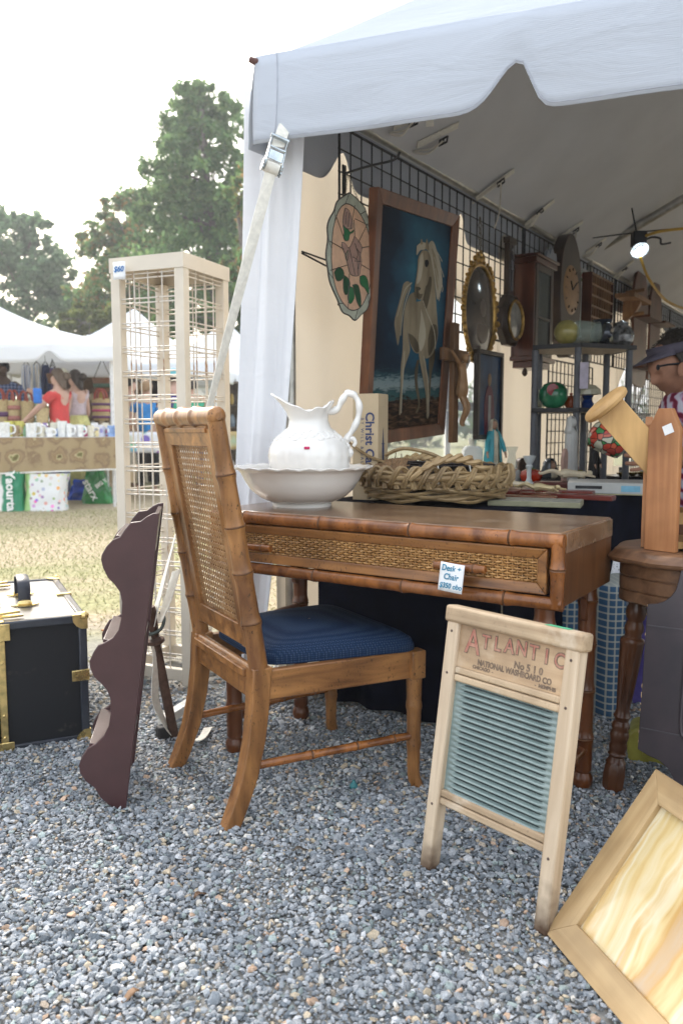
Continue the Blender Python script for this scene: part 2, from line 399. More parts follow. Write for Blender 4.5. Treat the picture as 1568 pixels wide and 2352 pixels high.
# ------------------------------------------------------------------ short dry turf
def turf():
    p = scatter(lambda y: -.47*y-.3, lambda y: -.05*y+.0, 3.25, 9.0, .034)
    nn = nz(p, .9)+.5*nz(p, 3.0)
    p = p[(NP.uniform(0, 1, len(p)) < np.clip((p[:, 1]-3.2)/1.6, .08, 1)) & (nn > -.45)]
    n = len(p); nn = nz(p, .9)
    z = np.array([gz(0, y) for y in p[:, 1]])
    h = NP.uniform(.008, .03, n); a = NP.uniform(0, 2*np.pi, n); wd = NP.uniform(.003, .006, n); ln = NP.uniform(.006, .04, n); b = NP.uniform(0, 2*np.pi, n)
    B = np.c_[p, z]
    d = np.c_[np.cos(a), np.sin(a), np.zeros(n)]*wd[:, None]
    T = B+np.c_[np.cos(b)*ln, np.sin(b)*ln, h]
    v = np.stack([B-d, B+d, T], 1).reshape(-1, 3); f = np.arange(3*n).reshape(-1, 3)
    gr = np.clip(.5+nn*.9+NP.normal(0, .25, n)+.3*np.exp(-((p[:, 1]-6.3)/1.0)**2), 0, 1)[:, None]
    c = (1-gr)*np.array([.50,.42,.28])+gr*np.array([.27,.29,.13]); c = c*NP.uniform(.7, 1.15, (n, 1))
    o = flat_mesh('dry_grass', v, f, np.repeat(c, 3, 0), attrmat('dry_grass', .8, .3))
    o['kind'] = 'stuff'; tag(o, 'thin straw coloured and green turf on the open ground', 'grass')
turf()
# a few fallen leaves on the stones
for (px, py, c) in ((236, 1455, (.55,.17,.03)), (460, 2070, (.16,.09,.05)), (300, 2305, (.18,.10,.05)), (690, 1965, (.10,.08,.06))):
    p = gp(px, py); q = MB(TX((p.x, p.y, .014), R.uniform(0, 6)))
    q.grid(4, 2, lambda a, b: ((a-.5)*.035, (b-.5)*.016*math.sin(math.pi*(.08+.84*a)), .006*math.sin(a*5)+.004*abs(b-.5)))
    tag(q.build('fallen_leaf', pm('leaf_dry_%d' % px, c, .7), solid=.0006), {236: 'orange fallen leaf on the grass beside the black trunk', 460: 'small curled brown leaf on the gravel in front of the chair', 300: 'curled brown leaf on the open gravel farthest from any furniture', 690: 'dark curled leaf on the gravel beside the rear chair leg'}[px], 'leaf', 'fallen leaves')
# ================================================================== the big tent
P0 = V((-.32, 2.80, 0)); vd = V((.552, .834, 0)).normalized(); fd = V((.94, -.342, 0)).normalized(); ud = V((.834, -.552, 0)).normalized()
E0 = dp(588, 145, 2.78); HK = .785
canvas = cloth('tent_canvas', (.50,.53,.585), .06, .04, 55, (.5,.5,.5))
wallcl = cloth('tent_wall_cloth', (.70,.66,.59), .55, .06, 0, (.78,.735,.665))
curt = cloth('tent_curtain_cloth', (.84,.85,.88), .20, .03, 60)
steel = pm('galvanised_pipe', (.42,.41,.38), .38, .85, .2, 25)
web = pm('white_webbing', (.74,.71,.63), .8, 0, .1, 60, .4, 500)
zinc = pm('zinc_plate', (.50,.55,.57), .28, 1, .25, 18)
dark = pm('black_wire', (.014,.015,.018), .45, 0, .2, 30)
tent = thing('market_tent', 'large white frame tent with scalloped valance over the antiques stall', 'tent', P0)
inv = M.Translation(-P0)
def tb(): return MB(inv.copy())
apex = E0+fd*3+vd*3; apex.z = E0.z+3*HK
def wr(p, a): return p+V((0, 0, a*NZ.noise(p*1.7)+a*.5*NZ.noise(p*4.1)))
E1 = E0+fd*6; B0 = E0+vd*9.6; B1 = E1+vd*9.6; apexb = apex+vd*3.6
def tri_patch(a, b, c, d, n, k, sag=.05):
    q = tb()
    def f(u_, v_):
        p = (a*(1-u_)+b*u_)*(1-v_)+(c*(1-u_)+d*u_)*v_
        return wr(p, .012)-V((0, 0, sag*math.sin(math.pi*min(1, v_))*math.sin(math.pi*u_)))
    q.grid(n, k, f); return q
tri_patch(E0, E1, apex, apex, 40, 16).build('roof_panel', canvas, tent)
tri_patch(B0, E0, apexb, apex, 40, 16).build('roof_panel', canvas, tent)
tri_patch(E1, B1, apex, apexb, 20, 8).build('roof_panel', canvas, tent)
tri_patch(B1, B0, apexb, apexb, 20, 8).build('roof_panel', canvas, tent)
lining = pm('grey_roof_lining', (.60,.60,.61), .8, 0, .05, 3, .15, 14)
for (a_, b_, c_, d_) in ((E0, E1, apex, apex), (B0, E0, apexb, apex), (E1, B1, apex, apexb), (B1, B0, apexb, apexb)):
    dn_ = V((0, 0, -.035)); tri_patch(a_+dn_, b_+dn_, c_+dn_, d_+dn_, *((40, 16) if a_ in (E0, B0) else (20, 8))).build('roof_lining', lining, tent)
# hanging valances
sN = (pl(1195, 115, E0, V((fd.y, -fd.x, 0)))-E0).dot(fd)
def drop(s, off, per=1.06):
    x = (s-off+per/2) % per-per/2
    k = math.exp(-(x/.085)**2) if x < 0 else math.exp(-(x/.046)**2)
    return .262-.135*k
def valance(a, d, ln, off, nrm, phase):
    q = tb(); n = int(ln/.022)
    def f(u_, v_):
        s = u_*ln; dr = drop(s, off)*v_
        bul = .014*math.sin(s*2.6+phase)*v_+.02*math.sin(min(1, v_*2)*math.pi/2)+.006*math.sin(s*11+phase)*v_*v_
        p = a+d*s+nrm*bul; p.z += .022*(1-v_)**2-dr
        return p+nrm*(.010*NZ.noise(V((s*3.2, v_*2.2, phase)))*v_)
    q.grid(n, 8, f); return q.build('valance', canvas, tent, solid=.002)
valance(E0, fd, 6, sN, V((fd.y, -fd.x, 0)), .4)
valance(E0, vd, 9.6, .55, V((-vd.y, vd.x, 0)), 2.1)
# stitched hem and corner seam of the front valance
nf_ = V((fd.y, -fd.x, 0)); thread = pm('seam_thread', (.42,.44,.50), .8)
def vpt(s, v_):
    p = E0+fd*s+nf_*(.014*math.sin(s*2.6+.4)*v_+.02*math.sin(min(1, v_*2)*math.pi/2)+.006*math.sin(s*11+.4)*v_*v_+.010*NZ.noise(V((s*3.2, v_*2.2, .4)))*v_+.0022); p.z += .022*(1-v_)**2-drop(s, sN)*v_; return p
q = tb(); q.tube([vpt(i*.02, .955) for i in range(0, 295)], .0011, 4); q.build('hem_stitch', thread, tent)
q = tb(); q.tube([vpt(.075+.012*math.sin(v_*3), v_) for v_ in [k/14 for k in range(15)]], .0013, 4); q.build('corner_seam', thread, tent)
# corner: wooden pole tip poking out and the pulled seam
q = tb(); q.tube([E0+V((.05, .03, -.02)), E0+V((.0, 0, .005)), E0+V((-.022, -.004, .012))], [.012, .012, .009], 8); q.build('pole_tip', pm('stained_peg', (.11,.045,.035), .6), tent)
# frame: eave pipes, rafters, legs
WT = 2.17
def wp(t, s, z): return P0+vd*t+ud*s+V((0, 0, z))
q = tb(); q.tube([wp(.16, .05, WT), wp(9.5, .05, WT)], .021, 10); q.build('eave_pipe', steel, tent)
for t in (3.62, 7.0):
    q = tb(); a = wp(t, .08, WT+.05); b = a+ud*2.9+V((0, 0, 2.9*.47)); q.tube([a, b], .029, 12); q.build('rafter_pipe', steel, tent)
    q = tb(); q.tube([wp(t, .05, 0), wp(t, .05, WT)], .024, 10); q.build('tent_leg', steel, tent)
q = tb(); q.tube([wp(.20, .03, 0), wp(.20, .03, WT+.03)], .022, 10); q.build('tent_leg', steel, tent)
# inner side wall with window openings : built as strips of cloth round the openings
def wallpt(t, z): return wp(t, .012*math.sin(t*7.0)+.010*math.sin(t*17+z)+.016*NZ.noise(V((t*2, z*1.3, 0))), z)
WIN = [(.93, 2.12, .70, 1.66), (4.55, 5.75, .70, 1.66)]
def wallstrip(t0, t1, z0, z1, top=None):
    q = tb(); n = max(2, int((t1-t0)/.06)); k = max(2, int((z1-z0)/.12))
    def f(a, b):
        t = t0+(t1-t0)*a
        lo = z0 if top is None else top(a)
        return wallpt(t, lo+(z1-lo)*b)
    q.grid(n, k, f); q.build('side_wall', wallcl, tent, solid=.0015)
prev = .13
for (a, b, z0, z1) in WIN:
    wallstrip(prev, a, .02, WT-.01)
    wallstrip(a, b, .02, z0)
    ar = lambda x, z1=z1: z1-.42*(abs(2*x-1)**2.2)
    wallstrip(a, b, z1-.42, WT-.01, ar)
    prev = b
    # clear vinyl pane and white bars
    wnd = bpy.data.objects.new('window', None)
    C.objects.link(wnd); wnd.parent = tent; wnd.empty_display_size = .05
    q = tb(); q.grid(24, 12, lambda x, y, a=a, b=b, z0=z0, ar=ar: wallpt(a+(b-a)*x, z0+(ar(x)-z0)*y))
    q.build('clear_pane', glass('clear_vinyl', (.93,.95,1.0), .42, .12), wnd)
    wb = pm('white_vinyl_bar', (.86,.86,.86), .6)
    bars = []
    def strip(pts, w=.045):
        q = tb()
        for i in range(len(pts)-1):
            p, r = pts[i], pts[i+1]; q.bar(wallpt(*p)+ud*.012, wallpt(*r)+ud*.012, .004, w, up=(0,0,1) if abs(r[0]-p[0]) > .01 else tuple(vd))
        q.build('window_bar', wb, wnd)
    n = 10; m_ = (a+b)/2
    strip([(a+(b-a)*i/n, 1.115) for i in range(n+1)])
    strip([(m_, z0), (m_, 1.09)]); strip([(m_, 1.14), (m_, z1-.01)], .04)
    strip([(m_+.03, 1.14), (m_+(b-a)*.30, z1-.13)], .04); strip([(m_-.03, 1.14), (m_-(b-a)*.30, z1-.13)], .04)
wallstrip(prev, 9.5, .02, WT-.01)
# the other tent walls (far end and right)
def plainwall(a, b, name='side_wall'):
    q = tb(); nrm = V(((b-a).y, -(b-a).x, 0)).normalized()
    q.grid(40, 6, lambda u_, v_: a+(b-a)*u_+nrm*.03*math.sin(u_*60)+V((0, 0, .02+(WT+.05)*v_))); q.build(name, wallcl, tent)
Pb = P0+vd*9.5
plainwall(Pb, Pb+fd*6); plainwall(Pb+fd*6, P0+fd*6+vd*.6)
# gathered corner curtain
def curtain():
    q = tb(); n = 96; k = 30
    def f(a, b):
        z = .015+(WT-.05)*b; lo = 1-b
        wd = .225*b**.6+.085*lo
        fold = (.020+.016*b)*math.sin(a*10.5+1.1*math.sin(z*1.6)+2.2)+.007*math.sin(a*33+z*2.3)*(.3+.7*a)+.022*math.sin(z*2.6+a*3)*a+.012*NZ.noise(V((a*2.5, z*1.1, 9)))
        nr = V((-.342, -.94, 0))
        p = P0+V((.040, .105, 0))+fd*(-.035+wd*a)+nr*(.03+fold*(.35+.65*math.sin(math.pi*min(1, a*1.1+.08))))
        p += V((-.97, .1, 0))*(.105*lo**1.3)
        p += fd*(.018*NZ.noise(V((a*3, z*1.5, 4)))*lo)
        p.z = z; return p
    q.grid(n, k, f); q.build('corner_curtain', curt, tent, solid=.002)
curtain()
# webbing tabs, buckles and tails under the roof
roofn = (apex-E0).cross(vd).normalized()
tabs = [((958, 333), (1052, 286), (1018, 312), 'loop'), ((1093, 456), (1180, 391), (1150, 409), 'tail'), ((1205, 517), (1272, 460), (1240, 478), 'loop'),
        ((1275, 552), (1338, 508), (1322, 522), 'tail'), ((1345, 580), (1392, 546), (1375, 556), 'loop'), ((1405, 640), (1455, 598), (1435, 612), 'loop'), ((1470, 690), (1500, 664), (1488, 676), 'loop'), ((905, 290), (975, 258), (950, 268), 'loop')]
EL = E0-V((0, 0, .05))
def onroof(px): return pl(px[0], px[1], EL, roofn)
for (a, b, c, kind) in tabs:
    st = bpy.data.objects.new('roof_strap', None); C.objects.link(st); st.parent = tent; st.empty_display_size = .03
    A, B, K = onroof(a), onroof(b), onroof(c); dn = V((0, 0, -1)); d = (B-A).normalized()
    q = tb(); q.bar(A, B, .036, .005, up=tuple(roofn)); q.build('webbing', web, st)
    q = tb(); sd = d.cross(roofn).normalized(); kk = K+dn*.02
    for w_ in (-.016, .016): q.bar(kk-d*.02+sd*w_, kk+d*.02+sd*w_, .004, .008)
    for l_ in (-.02, .0, .02): q.tube([kk+d*l_-sd*.017, kk+d*l_+sd*.017], .004, 6)
    q.build('buckle', pm('dark_buckle', (.06,.06,.065), .35, .7), st)
    e = A+V((0, 0, -.02))-ud*.02
    if kind == 'loop': pts = spline([kk-d*.015, (kk+e)/2+V((0, 0, -.030)), e, (kk+e)/2+V((.01, 0, -.012)), kk-d*.005], 5)
    else: pts = spline([kk, kk+V((0, 0, -.05)), kk+V((-.006, -.01, -.14)), kk+V((-.028, -.01, -.22))], 5)
    q = tb(); q.tube(pts, .0125, 6, fl=.25); q.build('strap_tail', web, st)
    if kind == 'tail':
        q = tb(); q.tube([kk-d*.015, e], .0115, 6, fl=.25); q.build('strap_tail', web, st)
q = tb(); q.bar(dp(985, 246, 3.0), dp(987, 290, 3.0), .028, .003, up=(0, 1, 0)); q.build('webbing_tab', web, tent)

# ------------------------------------------------------------------ ratchet strap to the stake
rs = thing('ratchet_strap', 'cream ratchet strap running from the tent corner down to the iron stake', 'strap', (0, 0, 0))
rp0 = dp(642, 318, 2.66); rp1 = dp(622, 392, 2.64); stake_top = dp(349, 1436, 2.5)
q = MB(); rdir = (rp1-rp0).normalized(); side = V((.93, .36, 0)).normalized()
def flatband(q, pts, w, sides):
    for i in range(len(pts)-1):
        p, r = V(pts[i]), V(pts[i+1]); n = sides(i/(len(pts)-1)).normalized()*w/2; n2 = sides((i+1)/(len(pts)-1)).normalized()*w/2
        t = (r-p).cross(n).normalized()*.0012
        q.add([p-n-t, p+n-t, p+n+t, p-n+t, r-n2-t, r+n2-t, r+n2+t, r-n2+t], [(3,2,1,0),(4,5,6,7),(0,1,5,4),(1,2,6,5),(2,3,7,6),(3,0,4,7)])
N = 14
pts = [rp1.lerp(stake_top, i/N) for i in range(N+1)]
flatband(q, pts, .038, lambda f: V((math.cos(1.9*f+.25), math.sin(1.9*f+.25), .12)))
q.build('strap_band', web, rs)
q = MB(); flatband(q, [dp(655, 285, 2.72), rp0.lerp(rp1, .25)], .042, lambda f: side); q.build('strap_band', web, rs)
rb = bpy.data.objects.new('ratchet', None); C.objects.link(rb); rb.parent = rs; rb.empty_display_size = .03
fm = frame(rp0, rdir, z=side.cross(rdir))       # x down the strap, y sideways
L = (rp1-rp0).length
for s in (-1, 1):
    q = MB(fm); q.prism(spl2([(0, -.012), (.3*L, -.006), (.42*L, -.02), (.8*L, -.026), (1.02*L, -.018), (1.05*L, .008), (.9*L, .022), (.5*L, .016), (.3*L, .008), (0, .006)], 3), .026*s-.0015, .026*s+.0015, 'y')
    q.build('ratchet_cheek', zinc, rb, bevel=.0008)
    q = MB(fm); q.prism([(math.cos(k*math.pi/12)*(.020 if k % 2 else .0165)+.9*L, math.sin(k*math.pi/12)*(.020 if k % 2 else .0165)) for k in range(24)], .030*s-.002, .030*s+.002, 'y'); q.build('ratchet_gear', zinc, rb)
q = MB(fm); q.tube([(0, -.03, -.004), (0, .03, -.004)], .007, 10); q.build('handle_bar', zinc, rb)
q = MB(fm); q.box(.36*L, .40*L, -.027, .027, -.02, -.012); q.box(.46*L, .74*L, -.023, .023, -.018, -.015); q.build('pawl_plate', zinc, rb, bevel=.001)
q = MB(fm); q.tube([(.9*L, -.022, 0), (.9*L, .022, 0)], .019, 14); q.build('wound_band', web, rb)
# lower tail, hook and stake
q = MB(); hk = dp(372, 1436, 2.5)
tailp = spline([stake_top+V((.0, -.012, .0)), dp(362, 1500, 2.5), dp(356, 1600, 2.5), dp(378, 1660, 2.52), gp(402, 1692, .012), gp(455, 1700, .03), gp(478, 1672, .012)], 6)
flatband(q, tailp, .034, lambda f: V((math.cos(2.5*f+.3), math.sin(2.5*f+.3), .25*math.sin(5*f)))); q.build('strap_tail', web, rs)
q = MB(); flatband(q, spline([dp(405, 1310, 2.55), dp(385, 1380, 2.52), dp(362, 1432, 2.5)], 5), .04, lambda f: V((.7, -.5, .3))); q.build('strap_tail', web, rs)
q = MB(); q.tube(spline([stake_top+V((-.03, -.02, -.015)), stake_top+V((.0, -.03, -.022)), stake_top+V((.03, -.012, -.010)), stake_top+V((.036, .01, .02)), stake_top+V((.02, .022, .035))], 5), .0055, 8); q.build('strap_hook', pm('dark_steel_hook', (.10,.12,.11), .4, .8), rs)
iron = pm('rusty_iron', (.105,.062,.045), .75, .3, .35, 40, .5, 160)
base = gp(402, 1700); sk = thing('tent_stake', 'rusty iron tent stake with a collar leaning beside the chair', 'stake', base)
sd_ = (stake_top-base); ln = sd_.length+.06; m4 = frame((0, 0, 0), V((0, 1, 0)).cross(sd_.normalized()), z=sd_.normalized())
q = MB(m4); q.lathe([(.006, -.10), (.015, .0), (.0155, ln-.15), (.016, ln-.11)], 14); q.build('shaft', iron, sk)
q = MB(m4); q.lathe([(.0155, ln-.125), (.030, ln-.118), (.031, ln-.108), (.017, ln-.100), (.019, ln-.03), (.0225, ln-.02), (.021, ln-.012), (.020, ln)], 14); q.build('head', iron, sk, bevel=.001)

# ------------------------------------------------------------------ black grid panels on the wall
def wire_mesh(r, n=6):
    q = MB(); q.tube([(0, 0, 0), (0, 0, 1)], r, n); return q.mesh('wire', dark)
wv, wf = wire_mesh(.0034), wire_mesh(.0056)
def put_wire(parent, a, b, me):
    o = bpy.data.objects.new('wire', me); C.objects.link(o); o.parent = parent
    a, b = V(a), V(b); d = b-a
    o.matrix_local = M.Translation(a) @ d.to_track_quat('Z', 'Y').to_matrix().to_4x4() @ M.Diagonal((1, 1, d.length, 1)); return o
def grid_panel(t0, t1, z0, z1, s, label):
    o = thing('wire_grid_panel', label, 'grid panel', wp(t0, s, z0), 0, 'black wire grid panels along the tent wall')
    d = vd*(t1-t0); h = V((0, 0, z1-z0)); n = round((t1-t0)/.0762); k = round((z1-z0)/.0762)
    for i in range(n+1): put_wire(o, d*(i/n), d*(i/n)+h, wf if i in (0, n) else wv)
    for j in range(k+1): put_wire(o, h*(j/k)-ud*.004, h*(j/k)+d-ud*.004, wf if j in (0, k) else wv)
    return o
gA = (pl(779, 286, wp(0, .09, 0), ud)-P0).dot(vd)
zA = pl(779, 286, wp(0, .09, 0), ud).z; zB = pl(752, 692, wp(0, .09, 0), ud).z
PN = wp(0, .09, 0)
grid_panel(gA, gA+1.83, zB, zA, .09, 'black wire grid panel holding the horse painting and rose glass')
grid_panel(gA+1.86, gA+3.69, zB, zA, .09, 'black wire grid panel behind the wooden wall clocks')
grid_panel(gA+3.72, gA+5.55, zB, zA, .09, 'black wire grid panel behind the cubbyhole shelf')
grid_panel(gA+5.58, gA+7.41, zB, zA, .09, 'black wire grid panel at the far end of the tent wall')
for (t0, t1) in ((gA+2.3, gA+3.2), (gA+4.2, gA+5.4)):
    grid_panel(t0, t1, .62, zB-.04, .09, 'lower black wire grid panel behind the grey shelf unit' if t0 < 4 else 'lower black wire grid panel beyond the grey shelf unit')
# loose brace wire across the flap
q = MB(); a = dp(693, 577, 3.02); b = dp(752, 598, 3.12); q.tube([a, b], .0034, 6); q.tube([a+V((0, 0, -.006)), b+V((0, 0, -.022))], .0034, 6)
tag(q.build('brace_rod', dark), 'thin black brace rods between the tent curtain and the rose glass', 'rod')
# ================================================================== desk, chair, pitcher and basin
honey = wood('honey_fruitwood', (.135,.052,.016), (.45,.215,.072), (1,1,.16), 26, .36, .9, .08, .14)
honey_x = wood('honey_fruitwood_x', (.14,.054,.016), (.48,.225,.075), (.08,1,1), 28, .34, .8, .1, .14)
rodw = wood('bamboo_turned', (.12,.038,.010), (.39,.145,.038), (1,1,.6), 20, .27, .7, .2, .1)
topw = wood('desk_top_veneer', (.185,.105,.060), (.27,.165,.10), (.12,1,1), 30, .26, 0, .35, .06, 0, (.30,.20,.13))
sidew = wood('desk_side_veneer', (.095,.036,.013), (.165,.068,.024), (1,1,.07), 34, .36, .2, .1, .08)
legw = wood('desk_leg_dark', (.085,.024,.007), (.19,.062,.016), (1,1,.5), 18, .3, .5, .2, .08)
joint = pm('dark_joint_line', (.115,.046,.015), .5)
def bamboo(q, p0, p1, r, nodes, n=14, taper=1.0, k=34):
    p0, p1 = V(p0), V(p1); L = (p1-p0).length; st = set([0, L])
    for x in nodes:
        for e in (-.020, -.010, -.003, .0, .003, .010, .022): st.add(min(L, max(0, x*L+e)))
    for i in range(1, 10): st.add(L*i/10)
    st = sorted(st); pts = []; rs = []
    for s in st:
        b = 0
        for x in nodes:
            d = s-x*L
            b += .17*math.exp(-(d/.011)**2)-(.13 if abs(d) < .0008 else 0)
            b -= .05*math.exp(-((d-.035)/.02)**2)
        f = s/L; pts.append(p0.lerp(p1, f)); rs.append(r*(1+b)*(1+(taper-1)*f))
    f0 = len(q.mi); q.tube(pts, rs, n)
    for i in range(len(st)-1):
        if any(abs((st[i]+st[i+1])/2-x*L) < .0018 for x in nodes):
            for j in range(n): q.mi[f0+i*n+j] = 1
    return q
# desk : local x left to right, y front to back
DFR = gp(1290, 1228, .76); DW, DD = 1.075, .42
du = V((.834, -.552, 0)).normalized(); dv = V((.552, .834, 0)).normalized()
DO = DFR-du*DW; DO.z = 0
DZ = math.atan2(du.y, du.x)
desk = thing('bamboo_writing_desk', 'honey brown faux bamboo writing desk with wicker drawer front', 'desk', DO, DZ)
def desk_uv(px, py, yl=0):          # pixel on the plane of the drawer front -> local x, z
    p = pl(px, py, DO+dv*yl, dv)-DO; return p.dot(du), p.z
q = MB(); q.box(.006, DW-.004, .010, DD, .738, .762); q.build('desk_top', topw, desk, bevel=.003)
q = MB(); q.box(.02, DW-.012, .030, DD-.012, .735-.006, .7375); q.box(.02, .034, .03, DD-.01, .60, .729); q.box(.02, DW-.012, DD-.026, DD-.012, .60, .729); q.build('carcass', sidew, desk)
q = MB(); q.box(DW-.034, DW-.001, .024, DD-.002, .585, .7365); q.build('side_panel', sidew, desk, bevel=.002)
q = MB(); q.box(.0, .033, .024, DD-.002, .585, .7365); q.build('side_panel', sidew, desk, bevel=.002)
q = MB(); q.box(DW-.006, DW+.0015, .035, DD-.004, .712, .758); q.build('side_band', topw, desk, bevel=.001)
q = MB(); bamboo(q, (.0, .014, .742), (DW+.002, .014, .742), .0175, (.12, .37, .63, .88)); q.build('top_bamboo_edge', [rodw, joint], desk)
q = MB(); bamboo(q, (.0, .014, .594), (DW+.002, .014, .594), .0165, (.10, .35, .61, .87)); q.build('lower_bamboo_edge', [rodw, joint], desk)
for x in (.012, DW-.012):
    q = MB(); bamboo(q, (x, .013, .585), (x, .013, .748), .0165, (.55,)); q.build('corner_bamboo', [rodw, joint], desk)
# drawer
dr = bpy.data.objects.new('drawer', None); C.objects.link(dr); dr.parent = desk; dr.empty_display_size = .05
x0, x1, z0, z1 = .036, DW-.036, .6135, .7225; fw = .026
def mitre(q, a, b, c, d, ya, yb):
    # moulded bar from outer (a,b) to inner (d,c): stepped profile
    q.add([(a[0],ya,a[1]),(b[0],ya,b[1]),(c[0],ya+.008,c[1]),(d[0],ya+.008,d[1]),(a[0],yb,a[1]),(b[0],yb,b[1]),(c[0],yb,c[1]),(d[0],yb,d[1])],
          [(0,1,2,3),(7,6,5,4),(0,4,5,1),(1,5,6,2),(2,6,7,3),(3,7,4,0)])
O = [(x0,z0),(x1,z0),(x1,z1),(x0,z1)]; I = [(x0+fw,z0+fw),(x1-fw,z0+fw),(x1-fw,z1-fw),(x0+fw,z1-fw)]
for i in range(4):
    q = MB(); mitre(q, O[i], O[(i+1) % 4], I[(i+1) % 4], I[i], .006, .03); q.build('drawer_moulding', honey_x, dr, smooth=False, bevel=.0035)
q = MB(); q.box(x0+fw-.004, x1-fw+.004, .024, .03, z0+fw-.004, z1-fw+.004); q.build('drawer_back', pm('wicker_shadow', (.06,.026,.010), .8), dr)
def wicker():
    q = MB(); rows = 9; xa, xb = x0+fw, x1-fw; za, zb = z0+fw, z1-fw; pitch = .0125; n = int((xb-xa)/pitch)
    for r in range(rows):
        z = za+(zb-za)*(r+.5)/rows; pts = []; rr = []
        for i in range(n*2+1):
            x = xa+(xb-xa)*i/(n*2); ph = (i/2+(r % 2))*math.pi
            pts.append((x, .0185-.0042*math.cos(ph), z+.0006*math.sin(i*1.7+r))); rr.append(.0026+.0004*math.sin(i*.7+r*2.1))
        q.tube(pts, rr, 4)
    for i in range(n+1):
        x = xa+(xb-xa)*i/n; q.box(x-.0012, x+.0012, .0175, .0215, za, zb)
    return q
wicker().build('wicker_weave', wood('wicker_strand', (.30,.14,.045), (.68,.40,.16), (.4,1,3), 60, .45, .3), dr, kind='stuff')
for px, py in ((585, 1255), (1060, 1301)):
    xx, zz_ = desk_uv(px, py); h = bpy.data.objects.new('drawer_handle', None); C.objects.link(h); h.parent = desk; h.location = (xx, -.012, zz_); h.empty_display_size = .02
    q = MB(); bamboo(q, (-.068, 0, 0), (.068, 0, 0), .0105, (.22, .78), 12); q.build('pull_rod', [rodw, joint], h)
    for s in (-.035, .035):
        q = MB(); q.tube([(s, 0, 0), (s, .03, 0)], .006, 8); q.build('post', pm('antique_brass', (.20,.13,.05), .4, .9), h)
# legs, feet, stretchers, brackets
LX = (.05, DW-.05); LY = (.04, DD-.035)
for lx in LX:
    for ly in LY:
        lg = bpy.data.objects.new('leg', None); C.objects.link(lg); lg.parent = desk; lg.location = (lx, ly, 0); lg.empty_display_size = .03
        q = MB(); bamboo(q, (0, 0, .055), (0, 0, .60), .0245, (.17, .42, .66, .88)); q.build('bamboo_post', [legw, joint], lg)
        q = MB(); q.lathe([(.012, .0), (.024, .006), (.029, .022), (.0275, .036), (.021, .048), (.0235, .056)], 18); q.build('ball_foot', legw, lg)
for lx in LX:
    q = MB(); bamboo(q, (lx, LY[0], .112), (lx, LY[1], .112), .0145, (.3, .7)); q.build('stretcher', [legw, joint], desk)
    q = MB(); bamboo(q, (lx, LY[0], .40), (lx, LY[1], .40), .013, (.5,)); q.build('stretcher', [legw, joint], desk)
    q = MB(); q.prism(spl2([(LY[1]-.02, .60), (LY[1]-.10, .60), (LY[1]-.085, .56), (LY[1]-.045, .545), (LY[1]-.038, .49), (LY[1]-.02, .48)], 3), lx-.008, lx+.008, 'x'); q.build('bracket', legw, desk, bevel=.002)
# price tag hung on the handle
tg = desk_uv(1050, 1322)
paper = pm('white_tag_paper', (.80,.81,.82), .7, 0, .04, 40); ink = pm('teal_marker_ink', (.03,.22,.36), .7, 0, .2, 80)
tl = thing('price_tag', 'white handwritten desk and chair price tag hung on the drawer handle', 'tag', DO+du*tg[0]-dv*.030+V((0, 0, tg[1])), DZ)
q = MB(); q.grid(6, 6, lambda a, b: ((a-.5)*.066, -.004*math.sin(a*2)-.006*(1-b), (b-.5)*.070)); o = q.build('card', paper, tl, solid=.0006); o.rotation_euler = (0, rad(4), 0)
for i, (s, z, sz) in enumerate((('Desk +', .022, .0215), ('Chair', .001, .0215), ('$350 obo', -.021, .0185))):
    o = text('tag_lettering', s, sz, ink, tl, M.Translation((0, -.0075+.0022*(i-1)*-1, z)) @ M.Rotation(rad(4), 4, 'Y') @ M.Rotation(math.pi/2, 4, 'X'), shear=.15, sx=.82, ext=.0003, bold=.0004)

